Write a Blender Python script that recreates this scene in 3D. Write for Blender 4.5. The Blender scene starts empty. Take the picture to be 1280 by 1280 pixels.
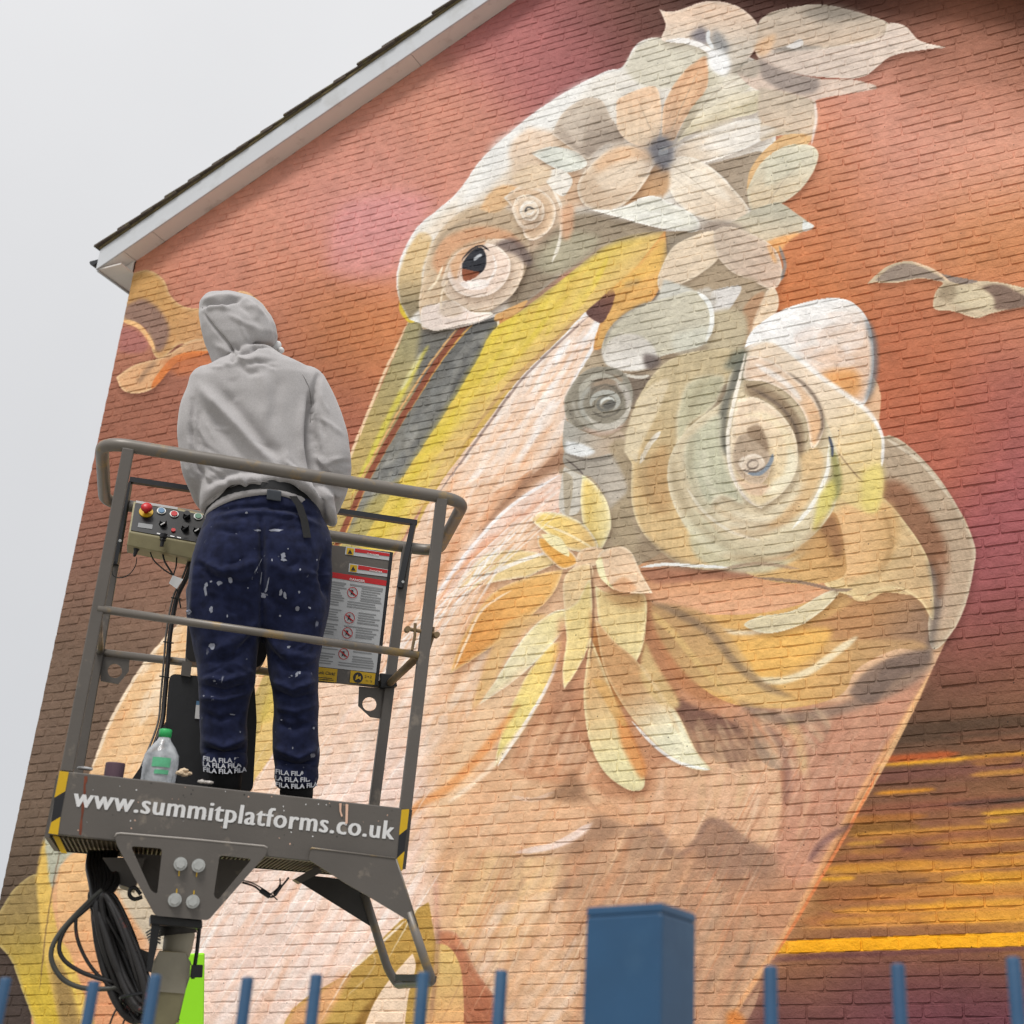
import bpy, bmesh, math, random
import numpy as np
from mathutils import Vector, Matrix
from mathutils.geometry import tessellate_polygon
random.seed(5)

# ------------------------------------------------------------------ camera, sky, sun, exposure
# pinhole model solved from the brick courses (225 x 65 mm bricks) of the gable
F_PX, PITCH, ROLL, WYAW, WDIST = 1866.72, .477893, .034001, -.440449, 10.18532
SHX, SHY, EYE = 137.484, -131.637, 1.6
cp, sp, cr, sr = math.cos(PITCH), math.sin(PITCH), math.cos(ROLL), math.sin(ROLL)
CF = Vector((0, cp, sp))
_U, _R = Vector((0, -sp, cp)), Vector((1, 0, 0))
CR, CU = cr*_R + sr*_U, -sr*_R + cr*_U
CE = Vector((0, 0, EYE))
scene = bpy.context.scene
cam_d = bpy.data.cameras.new('camera')
cam = bpy.data.objects.new('camera', cam_d)
scene.collection.objects.link(cam)
scene.camera = cam
cam.matrix_world = Matrix.Translation(CE) @ Matrix((CR, CU, -CF)).transposed().to_4x4()
cam_d.sensor_width = 24
cam_d.sensor_fit = 'HORIZONTAL'
cam_d.lens = F_PX / 1280 * 24
cam_d.shift_x, cam_d.shift_y = -SHX / 1280, SHY / 1280
cam_d.clip_end = 4000
cam_d.dof.use_dof = True
cam_d.dof.focus_distance = 6.4
cam_d.dof.aperture_fstop = 3.1

scene.view_settings.view_transform = 'Standard'
scene.view_settings.look = 'None'
scene.view_settings.gamma = 1
scene.view_settings.use_curve_mapping = False
scene.view_settings.exposure = 0.80
scene.cycles.filter_width = 1.15

SUN_EL, SUN_AZ = math.radians(57), math.radians(200)      # azimuth clockwise from +Y (behind the camera, to the left)
world = bpy.data.worlds.new('World')
scene.world = world
world.use_nodes = True
wn, wl = world.node_tree.nodes, world.node_tree.links
wn.clear()
wo = wn.new('ShaderNodeOutputWorld')
bg = wn.new('ShaderNodeBackground')
sky = wn.new('ShaderNodeTexSky')
sky.sky_type = 'NISHITA'
sky.sun_disc = False
sky.sun_elevation, sky.sun_rotation = SUN_EL, SUN_AZ
tc = wn.new('ShaderNodeTexCoord')
nz = wn.new('ShaderNodeTexNoise')
nz.inputs['Scale'].default_value = 3.2
nz.inputs['Detail'].default_value = 5
nz.inputs['Roughness'].default_value = .45
sep = wn.new('ShaderNodeSeparateXYZ')
zr = wn.new('ShaderNodeMapRange')
zr.inputs['From Min'].default_value = 0
zr.inputs['From Max'].default_value = .75
cloud = wn.new('ShaderNodeMix')
cloud.data_type = 'RGBA'
cloud.inputs['A'].default_value = (.335, .336, .342, 1)
cloud.inputs['B'].default_value = (.518, .516, .518, 1)
ncol = wn.new('ShaderNodeMapRange')
ncol.inputs['To Min'].default_value = .9
ncol.inputs['To Max'].default_value = 1.09
mulc = wn.new('ShaderNodeVectorMath')
mulc.operation = 'SCALE'
skys = wn.new('ShaderNodeVectorMath')
skys.operation = 'SCALE'
skys.inputs['Scale'].default_value = .08
mixs = wn.new('ShaderNodeMix')
mixs.data_type = 'RGBA'
mixs.inputs['Factor'].default_value = .93        # thick cloud over the clear sky
wl.new(tc.outputs['Generated'], nz.inputs['Vector'])
wl.new(tc.outputs['Generated'], sep.inputs[0])
wl.new(sep.outputs['Z'], zr.inputs['Value'])
wl.new(zr.outputs['Result'], cloud.inputs['Factor'])
wl.new(nz.outputs['Fac'], ncol.inputs['Value'])
wl.new(cloud.outputs['Result'], mulc.inputs[0])
wl.new(ncol.outputs['Result'], mulc.inputs['Scale'])
wl.new(sky.outputs['Color'], skys.inputs[0])
wl.new(skys.outputs['Vector'], mixs.inputs['A'])
wl.new(mulc.outputs['Vector'], mixs.inputs['B'])
wl.new(mixs.outputs['Result'], bg.inputs['Color'])
bg.inputs['Strength'].default_value = 1.0
wl.new(bg.outputs['Background'], wo.inputs['Surface'])

sun_d = bpy.data.lights.new('sun', 'SUN')
sun_d.energy = 1.5
sun_d.angle = math.radians(18)
sun_d.color = (1, .965, .92)
sun = bpy.data.objects.new('sun', sun_d)
scene.collection.objects.link(sun)
sdir = Vector((math.sin(SUN_AZ)*math.cos(SUN_EL), math.cos(SUN_AZ)*math.cos(SUN_EL), math.sin(SUN_EL)))
sun.rotation_euler = sdir.to_track_quat('Z', 'Y').to_euler()
sun.location = (-4, -6, 14)

# ------------------------------------------------------------------ helpers
def ray(px, py):
    return (CF*F_PX + CR*(px - 640 - SHX) - CU*(py - 640 - SHY))

def on_plane(px, py, o, n):
    d = ray(px, py)
    return CE + d * ((o - CE).dot(n) / d.dot(n))

def proj(p):
    d = Vector(p) - CE
    z = d.dot(CF)
    return 640 + SHX + F_PX*d.dot(CR)/z, 640 + SHY - F_PX*d.dot(CU)/z

def tag(o, label, cat, group=None, kind=None):
    if label: o['label'] = label
    if cat: o['category'] = cat
    if group: o['group'] = group
    if kind: o['kind'] = kind
    return o

def empty(name, loc, label=None, cat=None, rz=0., group=None):
    o = bpy.data.objects.new(name, None)
    o.empty_display_size = .2
    scene.collection.objects.link(o)
    o.location = loc
    o.rotation_euler = (0, 0, rz)
    tag(o, label, cat, group)
    return o

def mw(o):
    m = Matrix.Translation(o.location) @ o.rotation_euler.to_matrix().to_4x4()
    if o.parent:
        return mw(o.parent) @ o.matrix_parent_inverse @ m
    return m

def link(name, me, mat, parent=None, smooth=False):
    o = bpy.data.objects.new(name, me)
    scene.collection.objects.link(o)
    if mat is not None:
        for m in (mat if isinstance(mat, (list, tuple)) else [mat]):
            me.materials.append(m)
    if parent is not None:
        o.parent = parent
        o.matrix_parent_inverse = mw(parent).inverted()
    if smooth:
        me.polygons.foreach_set('use_smooth', [True]*len(me.polygons))
    return o

def mesh(name, bm, mat, parent=None, smooth=False, bevel=0., seg=2):
    if bevel > 0:
        bmesh.ops.remove_doubles(bm, verts=bm.verts, dist=1e-5)
        es = [e for e in bm.edges if len(e.link_faces) == 2 and e.calc_face_angle(0) > .5]
        bmesh.ops.bevel(bm, geom=es, offset=bevel, segments=seg, affect='EDGES', profile=.5, clamp_overlap=True)
    bmesh.ops.recalc_face_normals(bm, faces=bm.faces)
    me = bpy.data.meshes.new(name)
    bm.to_mesh(me)
    bm.free()
    return link(name, me, mat, parent, smooth)

def BM():
    return bmesh.new()

def hexa(bm, p):
    """eight corners: four of the front loop, four of the back loop"""
    v = [bm.verts.new(q) for q in p]
    for f in ((0,1,2,3), (7,6,5,4), (0,4,5,1), (1,5,6,2), (2,6,7,3), (3,7,4,0)):
        bm.faces.new([v[i] for i in f])
    return bm

def tube(bm, pts, r, seg=10, closed=False, caps=True):
    pts = [Vector(p) for p in pts]
    n = len(pts)
    rr = r if isinstance(r, (list, tuple)) else [r]*n
    rings = []
    up = None
    for i, p in enumerate(pts):
        a = pts[(i-1) % n] if (closed or i > 0) else p
        b = pts[(i+1) % n] if (closed or i < n-1) else p
        t = (b - a).normalized()
        if up is None:
            up = t.orthogonal().normalized()
        up = (up - t*up.dot(t)).normalized()
        s = t.cross(up)
        rings.append([bm.verts.new(p + (up*math.cos(k*2*math.pi/seg) + s*math.sin(k*2*math.pi/seg))*rr[i]) for k in range(seg)])
    for i in range(n if closed else n-1):
        A, B = rings[i], rings[(i+1) % n]
        off = 0
        if closed and i == n-1:
            off = min(range(seg), key=lambda o: (B[o].co - A[0].co).length)
        for k in range(seg):
            bm.faces.new((A[k], A[(k+1) % seg], B[(k+1+off) % seg], B[(k+off) % seg]))
    if caps and not closed:
        bm.faces.new(rings[0][::-1])
        bm.faces.new(rings[-1])
    return bm

def spline(pts, n=8, closed=False):
    P_ = [Vector(p) for p in pts]
    m = len(P_)
    out = []
    for i in range(m if closed else m-1):
        p0 = P_[i-1] if (closed or i > 0) else P_[i]
        p1, p2 = P_[i], P_[(i+1) % m]
        p3 = P_[(i+2) % m] if (closed or i < m-2) else p2
        for k in range(n):
            t = k/n
            out.append(.5*((2*p1) + (p2-p0)*t + (2*p0-5*p1+4*p2-p3)*t*t + (3*p1-p0-3*p2+p3)*t**3))
    if not closed:
        out.append(P_[-1])
    return out

def rounded(pts, rad, n=6, closed=True):
    """polyline with rounded corners"""
    P_ = [Vector(p) for p in pts]
    m = len(P_)
    out = []
    for i in range(m):
        if not closed and i in (0, m-1):
            out.append(P_[i])
            continue
        a, b, c = P_[i-1], P_[i], P_[(i+1) % m]
        u, w = (a-b).normalized(), (c-b).normalized()
        r = min(rad, (a-b).length*.45, (c-b).length*.45)
        s, e = b + u*r, b + w*r
        for k in range(n+1):
            t = k/n
            out.append(s*(1-t)**2 + b*2*t*(1-t) + e*t*t)
    return out

def disc(bm, c, n, r, h, seg=20, r2=None, u=None):
    n = Vector(n).normalized()
    u = (u if u else n.orthogonal()).normalized()
    s = n.cross(u)
    r2 = r if r2 is None else r2
    A = [bm.verts.new(Vector(c) + (u*math.cos(k*2*math.pi/seg) + s*math.sin(k*2*math.pi/seg))*r) for k in range(seg)]
    B = [bm.verts.new(Vector(c) + n*h + (u*math.cos(k*2*math.pi/seg) + s*math.sin(k*2*math.pi/seg))*r2) for k in range(seg)]
    for k in range(seg):
        bm.faces.new((A[k], A[(k+1) % seg], B[(k+1) % seg], B[k]))
    bm.faces.new(A[::-1])
    bm.faces.new(B)
    return bm

def lathe(bm, base, axis, prof, seg=24):
    axis = Vector(axis).normalized()
    u = axis.orthogonal().normalized()
    s = axis.cross(u)
    rings = [[bm.verts.new(Vector(base) + axis*h + (u*math.cos(k*2*math.pi/seg) + s*math.sin(k*2*math.pi/seg))*max(r, 1e-4)) for k in range(seg)] for r, h in prof]
    for A, B in zip(rings, rings[1:]):
        for k in range(seg):
            bm.faces.new((A[k], A[(k+1) % seg], B[(k+1) % seg], B[k]))
    bm.faces.new(rings[0][::-1])
    bm.faces.new(rings[-1])
    return bm

def plate(bm, loops, thick):
    """flat plate with holes: loops of coplanar points, extruded by the vector thick"""
    allv = [p for l in loops for p in l]
    tris = tessellate_polygon([[Vector(p) for p in l] for l in loops])
    a = [bm.verts.new(p) for p in allv]
    b = [bm.verts.new(Vector(p) + thick) for p in allv]
    for t in tris:
        try:
            bm.faces.new([a[i] for i in t])
            bm.faces.new([b[i] for i in reversed(t)])
        except ValueError:
            pass
    k = 0
    for l in loops:
        m = len(l)
        for i in range(m):
            bm.faces.new((a[k+i], a[k+(i+1) % m], b[k+(i+1) % m], b[k+i]))
        k += m
    return bm

def text_mesh(txt, offset=0., spacing=1., extrude=0.):
    cu = bpy.data.curves.new('lettering', 'FONT')
    cu.body = txt
    cu.offset = offset
    cu.space_character = spacing
    cu.extrude = extrude
    cu.resolution_u = 3
    o = bpy.data.objects.new('lettering', cu)
    scene.collection.objects.link(o)
    dg = bpy.context.evaluated_depsgraph_get()
    me = bpy.data.meshes.new_from_object(o.evaluated_get(dg))
    bpy.data.objects.remove(o)
    bpy.data.curves.remove(cu)
    return me

def write(name, txt, p0, p1, up, mat, parent, hgt=None, offset=0., spacing=1., warp=None):
    """lettering laid from p0 to p1 (left and right end of the baseline); hgt = height of a capital"""
    me = text_mesh(txt, offset, spacing)
    co = np.empty(len(me.vertices)*3)
    me.vertices.foreach_get('co', co)
    co = co.reshape(-1, 3)
    x0, x1 = co[:, 0].min(), co[:, 0].max()
    e = (Vector(p1) - Vector(p0))
    sx = 1/(x1-x0)
    up = Vector(up).normalized()
    hs = (hgt/.73) if hgt else e.length*sx
    out = []
    for x, y, z in co:
        q = Vector(p0) + e*((x-x0)*sx) + up*(y*hs)
        out.append(warp(q) if warp else q)
    me.vertices.foreach_set('co', np.array(out).ravel())
    me.update()
    return link(name, me, mat, parent)

def lin(c):
    return tuple((v/255/12.92 if v/255 <= .04045 else ((v/255+.055)/1.055)**2.4) for v in c) + (1,)

def new_mat(name):
    m = bpy.data.materials.new(name)
    m.use_nodes = True
    n, l = m.node_tree.nodes, m.node_tree.links
    return m, n, l, n['Principled BSDF']

def mat(name, c, rough=.6, metal=0., var=.12, scale=14., bump=.0, bscale=80., dirt=None, dscale=5., dlo=.55, dhi=.75, spec=.5, sheen=0., co='Object'):
    """plain surface with cloudy tone variation, fine relief and optional dirt or wear patches"""
    m, n, l, b = new_mat(name)
    t = n.new('ShaderNodeTexCoord')
    nz = n.new('ShaderNodeTexNoise')
    nz.inputs['Scale'].default_value = scale
    nz.inputs['Detail'].default_value = 6
    l.new(t.outputs[co], nz.inputs['Vector'])
    mr = n.new('ShaderNodeMapRange')
    mr.inputs['From Min'].default_value, mr.inputs['From Max'].default_value = .3, .7
    mr.inputs['To Min'].default_value, mr.inputs['To Max'].default_value = 1-var, 1+var
    l.new(nz.outputs['Fac'], mr.inputs['Value'])
    sc = n.new('ShaderNodeVectorMath')
    sc.operation = 'SCALE'
    sc.inputs[0].default_value = lin(c)[:3]
    l.new(mr.outputs['Result'], sc.inputs['Scale'])
    col = sc.outputs['Vector']
    if dirt is not None:
        dn = n.new('ShaderNodeTexNoise')
        dn.inputs['Scale'].default_value = dscale
        dn.inputs['Detail'].default_value = 8
        dn.inputs['Roughness'].default_value = .65
        l.new(t.outputs[co], dn.inputs['Vector'])
        dr = n.new('ShaderNodeMapRange')
        dr.inputs['From Min'].default_value, dr.inputs['From Max'].default_value = dlo, dhi
        l.new(dn.outputs['Fac'], dr.inputs['Value'])
        mx = n.new('ShaderNodeMix')
        mx.data_type = 'RGBA'
        l.new(dr.outputs['Result'], mx.inputs['Factor'])
        l.new(col, mx.inputs['A'])
        mx.inputs['B'].default_value = lin(dirt)
        col = mx.outputs['Result']
    l.new(col, b.inputs['Base Color'])
    b.inputs['Roughness'].default_value = rough
    b.inputs['Metallic'].default_value = metal
    b.inputs['Specular IOR Level'].default_value = spec
    if sheen:
        b.inputs['Sheen Weight'].default_value = sheen
        b.inputs['Sheen Roughness'].default_value = .5
    if bump:
        bn = n.new('ShaderNodeTexNoise')
        bn.inputs['Scale'].default_value = bscale
        bn.inputs['Detail'].default_value = 4
        l.new(t.outputs[co], bn.inputs['Vector'])
        bp = n.new('ShaderNodeBump')
        bp.inputs['Strength'].default_value = bump
        bp.inputs['Distance'].default_value = .002
        l.new(bn.outputs['Fac'], bp.inputs['Height'])
        l.new(bp.outputs['Normal'], b.inputs['Normal'])
    return m
# ---- the mural: a small numpy painter. Shapes are in survey coordinates of the gable and are
# rectified onto the wall plane (metres) afterwards, so the picture is fixed to the bricks.
MO, MN = 40, 1360
MUR = np.zeros((MN, MN, 3), np.float32)
mrng = np.random.default_rng(7)

def rgb(c):
    return np.array(c, np.float32)

def pts_of(s):
    out = []
    for t in s.split():
        cn = t.endswith('*')
        x, y = t.rstrip('*').split(',')
        out.append((float(x), float(y), cn))
    return out

def curve(s, closed=True, n=6):
    p = pts_of(s) if isinstance(s, str) else [(a, b, False) for a, b in s]
    m = len(p)
    xy = np.array([(a, b) for a, b, c in p])
    cn = [c for a, b, c in p]
    tan = np.zeros_like(xy)
    for i in range(m):
        if cn[i]:
            continue
        if closed:
            tan[i] = (xy[(i + 1) % m] - xy[i - 1]) * .5
        else:
            tan[i] = (xy[min(i + 1, m - 1)] - xy[max(i - 1, 0)]) * .5
    t = np.linspace(0, 1, n, endpoint=False)[:, None]
    h1, h2, h3, h4 = 2*t**3-3*t**2+1, t**3-2*t**2+t, -2*t**3+3*t**2, t**3-t**2
    out = []
    for i in range(m if closed else m - 1):
        j = (i + 1) % m
        out.append(h1*xy[i] + h2*tan[i] + h3*xy[j] + h4*tan[j])
    if not closed:
        out.append(xy[-1:])
    return np.concatenate(out)

def box(a, r, ax):
    r = int(r)
    if r < 1:
        return a
    pad = [(0, 0), (0, 0)]
    pad[ax] = (r + 1, r)
    c = np.cumsum(np.pad(a, pad, mode='edge'), axis=ax, dtype=np.float64)
    n = a.shape[ax]
    if ax == 0:
        return ((c[2*r+1:2*r+1+n] - c[:n]) / (2*r+1)).astype(np.float32)
    return ((c[:, 2*r+1:2*r+1+n] - c[:, :n]) / (2*r+1)).astype(np.float32)

def blur(a, s):
    r = max(1, int(round(s * .9)))
    for _ in range(2):
        a = box(box(a, r, 0), r, 1)
    return a

def fillmask(q, pad):
    q = q + MO
    x0, y0 = np.floor(q.min(0)).astype(int) - pad
    x1, y1 = np.ceil(q.max(0)).astype(int) + pad
    x0, y0, x1, y1 = max(x0, 0), max(y0, 0), min(x1, MN), min(y1, MN)
    if x1 - x0 < 2 or y1 - y0 < 2:
        return None
    W, H = x1 - x0, y1 - y0
    ys = np.arange(y0, y1) + .5
    a, b = q, np.roll(q, -1, 0)
    cr = (a[:, 1][:, None] <= ys) != (b[:, 1][:, None] <= ys)
    e, r = np.nonzero(cr)
    t = (ys[r] - a[e, 1]) / (b[e, 1] - a[e, 1])
    xc = a[e, 0] + t * (b[e, 0] - a[e, 0]) - x0
    # fractional coverage accumulated along the row: antialiased edges
    sg = np.where(b[e, 1] > a[e, 1], 1., -1.)
    xc = np.clip(xc, 0, W + .999)
    ix = xc.astype(int)
    fr = xc - ix
    acc = np.zeros((H, W + 3))
    np.add.at(acc, (r, ix), sg * (1 - fr))
    np.add.at(acc, (r, ix + 1), sg * fr)
    m = np.clip(np.abs(np.cumsum(acc, 1)[:, :W]), 0, 1).astype(np.float32)
    return m, x0, y0, x1, y1

def blend(m, roi, c):
    x0, y0, x1, y1 = roi
    d = MUR[y0:y1, x0:x1]
    d += (c - d) * m[..., None]

def P(s, c, rim=None, rw=0, g=None, a=1., s_=0.8, rot=None):
    """filled petal: colour c, optional second colour g=(x0,y0,x1,y1,c2), rim colour fading in from the edge"""
    q = curve(s) if isinstance(s, str) else s
    pad = int(2 + s_ * 2.2) + (14 if rim is not None else 0)
    f = fillmask(q, pad)
    if f is None:
        return
    m, x0, y0, x1, y1 = f
    col = np.broadcast_to(rgb(c), m.shape + (3,)).copy()
    yy, xx = np.mgrid[y0:y1, x0:x1].astype(np.float32)
    if g is not None:
        gx0, gy0, gx1, gy1, c2 = g
        vx, vy = gx1 - gx0, gy1 - gy0
        t = ((xx - MO - gx0) * vx + (yy - MO - gy0) * vy) / (vx*vx + vy*vy)
        t = np.clip(t, 0, 1)
        t = (t*t*(3-2*t))[..., None]
        col = col * (1 - t) + rgb(c2) * t
    if rim is not None:
        b = blur(m, rw)
        t = np.clip((1 - b) * 1.9 - .05, 0, 1)[..., None]
        col = col * (1 - t) + rgb(rim) * t
    ar = float(m.sum())
    if rim is not None and 260 < ar < 30000:
        w_ = m > .5
        ys_, xs_ = np.nonzero(w_)
        cv = np.cov(np.stack([xs_, ys_]))
        ev, evec = np.linalg.eigh(cv)
        dx_, dy_ = evec[:, 1]
        L_ = math.sqrt(ev[1])
        u_ = (xx - x0 - xs_.mean())*dx_ + (yy - y0 - ys_.mean())*dy_
        v_ = -(xx - x0 - xs_.mean())*dy_ + (yy - y0 - ys_.mean())*dx_
        fan = v_ / (1.25 - .45*np.clip(u_/(2*L_), -1, 1))
        k_ = mrng.uniform(.5, 1.1)
        ph = mrng.uniform(0, 9, 3)
        wv = np.sin(fan*k_ + ph[0] + u_*.012) + .7*np.sin(fan*k_*2.3 + ph[1] - u_*.02) + .5*np.sin(fan*k_*.37 + ph[2])
        shade = np.clip(u_/(2*L_), -1, 1)*mrng.choice((-1, 1))*.045
        col = col * (1 + wv[..., None]*.015 + shade[..., None])
        # painted shadow where one petal lies over the next
        sh = np.zeros_like(m)
        sh[5:, 2:] = blur(m, 5)[:-5, :-2]
        MUR[y0:y1, x0:x1] *= (1 - (.24*sh*(1-m))[..., None]*np.array((.85, 1, 1.1), np.float32))
    if s_ > 1.2:
        m = blur(m, s_)
    blend(m * a, (x0, y0, x1, y1), col)

def ribbon(q, w0, w1=None, taper=True):
    d = np.gradient(q, axis=0)
    nrm = np.stack([-d[:, 1], d[:, 0]], 1) / (np.hypot(d[:, 0], d[:, 1])[:, None] + 1e-6)
    t = np.linspace(0, 1, len(q))
    w = (w0 + ((w1 if w1 is not None else w0) - w0) * t) * .5
    if taper:
        w = w * np.clip(np.minimum(t, 1 - t) * 5 + .12, 0, 1)
    return np.concatenate([q + nrm*w[:, None], (q - nrm*w[:, None])[::-1]])

def S(s, c, w=3, w1=None, a=1., s_=.8, taper=True):
    q = curve(s, False) if isinstance(s, str) else s
    P(ribbon(q, w, w1, taper), c, a=a, s_=s_)

def ARC(cx, cy, rx, ry, a0, a1, w, c, rot=0, a=1., s_=1.):
    t = np.radians(np.linspace(a0, a1, 26))
    x, y = rx*np.cos(t), ry*np.sin(t)
    r = math.radians(rot)
    S(np.stack([cx + x*math.cos(r) - y*math.sin(r), cy + x*math.sin(r) + y*math.cos(r)], 1), c, w, a=a, s_=s_)

def HATCH(s, ang, n, cols, ln=(30, 80), w=(1.5, 4), a=(.2, .6), bend=.15, spread=6):
    w = (w[0]*1.6, w[1]*1.9)
    a = (a[0]*.8, a[1]*.75)
    """loose brush strokes over an area, running at angle ang (degrees, screen sense)"""
    q = curve(s)
    f = fillmask(q, 2)
    m, x0, y0, x1, y1 = f
    yy, xx = np.nonzero(m > .5)
    for k in range(n):
        i = mrng.integers(len(xx))
        px, py = xx[i] + x0 - MO, yy[i] + y0 - MO
        L = mrng.uniform(*ln)
        an = ang(px, py) if callable(ang) else ang
        t = math.radians(an + mrng.normal() * spread)
        d = np.array([math.cos(t), math.sin(t)])
        nn = np.array([-d[1], d[0]])
        b = mrng.normal() * bend * L * .3
        u = np.linspace(-.5, .5, 9)[:, None]
        qq = np.array([px, py]) + d*u*L + nn*(b*(.25-u*u)*4)
        c = cols[mrng.integers(len(cols))]
        ff = fillmask(ribbon(qq, mrng.uniform(*w)), 2)
        if ff is None:
            continue
        mm, a0, b0, a1, b1 = ff
        mm = blur(mm, 1.2)
        cl = np.zeros_like(mm)
        sx0, sy0, sx1, sy1 = max(a0, x0), max(b0, y0), min(a1, x1), min(b1, y1)
        if sx1 <= sx0 or sy1 <= sy0:
            continue
        cl[sy0-b0:sy1-b0, sx0-a0:sx1-a0] = m[sy0-y0:sy1-y0, sx0-x0:sx1-x0]
        blend(mm * cl * mrng.uniform(*a), (a0, b0, a1, b1), rgb(c))

# -- background: soft field of colours
BG = [(180,380,205,135,105),(300,300,214,143,122),(420,200,212,140,120),(560,120,213,142,122),(640,60,196,120,116),(600,20,192,115,118),
(450,250,218,146,138),(470,310,220,148,144),(400,340,214,140,124),(540,220,214,142,124),(690,40,180,105,108),(740,70,160,92,96),(780,20,120,72,64),
(860,10,92,56,50),(1000,4,88,52,46),(1120,6,82,48,42),(1280,12,90,54,46),(1180,35,150,92,72),(1280,45,160,98,74),(1150,80,206,136,114),
(1240,90,212,140,118),(1100,150,222,152,134),(1220,200,226,158,138),(1130,250,222,150,134),(1040,130,220,148,130),(1000,190,206,130,92),
(1040,220,214,140,110),(1000,260,204,126,88),(1240,235,224,154,130),(1240,285,214,138,84),(1160,300,210,134,90),(1060,300,206,128,90),
(1280,330,208,130,84),(1000,340,212,126,78),(1000,400,214,124,74),(1150,420,198,116,84),(1270,400,202,124,98),(1130,480,194,108,76),(1270,500,172,96,88),
(1200,540,192,106,84),(1160,580,192,106,86),(1270,580,166,90,96),(1250,660,172,92,98),(1230,740,170,90,98),(1280,740,162,88,90),(1220,800,146,84,74),
(1280,820,138,84,70),(1170,870,132,84,68),(1280,880,148,96,74),(1140,930,100,76,58),(1280,925,128,90,66),(1230,940,106,80,60),(1280,960,150,92,70),
(1150,980,140,88,74),(1240,1000,164,104,72),(1100,1040,140,92,62),(1280,1010,120,84,62),(1200,1050,160,98,68),(1280,1070,188,124,68),(1060,1090,160,104,64),(1200,1100,204,134,64),
(1280,1110,232,160,60),(1040,1140,186,124,72),(1150,1150,228,158,64),(1270,1150,236,166,60),(1000,1170,214,146,66),
(1000,1200,116,72,74),(1150,1205,112,68,72),(1280,1205,108,66,72),(1080,1240,124,70,76),(1200,1250,116,64,70),(1280,1275,122,60,84),(960,1280,116,68,74),(1160,1280,128,64,86),(1080,1200,114,70,74),(1220,1200,110,66,70),
(350,380,216,140,110),(420,400,196,118,66),(470,400,208,128,76),(400,450,182,112,70),(480,440,214,134,92),(430,500,176,102,84),(330,430,172,106,94),(380,480,160,98,84),(250,360,206,130,112),
(160,520,166,104,84),(220,520,172,106,88),(140,600,164,100,82),(240,620,168,104,86),(120,680,150,102,88),(220,700,158,110,92),(100,760,130,98,84),(200,760,140,106,90),
(70,850,122,96,82),(150,850,120,94,80),(50,930,124,98,86),(30,1000,122,98,84),(20,1060,112,90,76),(10,1130,90,72,62),(60,1000,120,96,82),(0,1230,84,66,62),(20,1280,76,62,60)]
_b = np.array(BG, np.float32)
_g = np.linspace(-MO, MN - MO, 137)
_X, _Y = np.meshgrid(_g, _g)
_d = (_X[..., None] - _b[:, 0])**2 + (_Y[..., None] - _b[:, 1])**2
_w = np.exp(-_d / (2*46.**2)) + 1e3 / (_d + 3000)**1.9
_f = (_w[..., None] * _b[:, 2:]).sum(2) / _w.sum(2)[..., None]
_i = np.arange(MN) / 10.
_i0 = np.minimum(_i.astype(int), 135)
_fr = (_i - _i0).astype(np.float32)
_t = _f[_i0] * (1 - _fr)[:, None, None] + _f[_i0 + 1] * _fr[:, None, None]
MUR[:] = _t[:, _i0] * (1 - _fr)[None, :, None] + _t[:, _i0 + 1] * _fr[None, :, None]
MUR[:] = MUR*.97 + (MUR @ np.array((.3, .59, .11), np.float32))[..., None]*.03 + np.array((0, 3, 0), np.float32)
P('408,338* 420,268 446,250 500,240 546,248* 526,280 508,304 498,330 494,346* 440,350', (226,156,164), a=.45, s_=9)
# sunset streaks lie along the courses
def streak(x0, x1, y, w, c, a=.9):
    sl = (y - 1325) / (3900 + 640 + 560) * 1.12
    x = np.linspace(x0, x1, 26)
    q = np.stack([x, y + sl * (x - 1100) + mrng.normal(size=26) * .22], 1)
    S(q, c, w*1.5, a=a*.4, s_=2.6)
    S(q, c, w, a=a*.85, s_=1.3)
for x0, x1, y, w, c, a in [(985,1330,921,22,(86,66,50),.75),(1090,1330,957,4,(250,180,40),1),(1094,1200,950,7,(206,96,44),.8),(1092,1170,992,3.5,(244,160,40),.9),
 (1030,1300,972,14,(134,84,76),.6),(1060,1330,1012,13,(160,98,74),.6),(1050,1160,1024,8,(190,120,56),.8),(1180,1330,1012,5,(80,68,62),.8),(1055,1150,1036,14,(150,104,44),.7),(1225,1330,1026,5,(236,176,50),.9),(1060,1240,1042,3,(240,170,60),.9),
 (1230,1262,1036,4,(236,180,60),.8),(1040,1330,1052,14,(152,92,66),.5),(1130,1330,1060,3,(232,160,70),.8),(1030,1330,1072,12,(140,86,62),.5),(1030,1180,1083,9,(222,150,50),.7),
 (1150,1330,1086,6,(220,150,72),.5),(1024,1070,1096,4,(244,176,48),.9),(1150,1280,1092,3,(246,170,60),.8),(1200,1330,1107,9,(250,180,40),.6),(1010,1190,1112,12,(160,100,60),.5),(1020,1140,1124,10,(174,108,66),.6),(1036,1250,1137,4.5,(252,178,30),.95),
 (990,1150,1148,12,(190,118,66),.5),(1190,1330,1140,8,(212,130,66),.5),(1000,1330,1157,4,(232,164,80),.6),(1150,1300,1155,4,(250,180,50),.7)]:
    streak(x0, x1, y, w, c, a)
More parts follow.
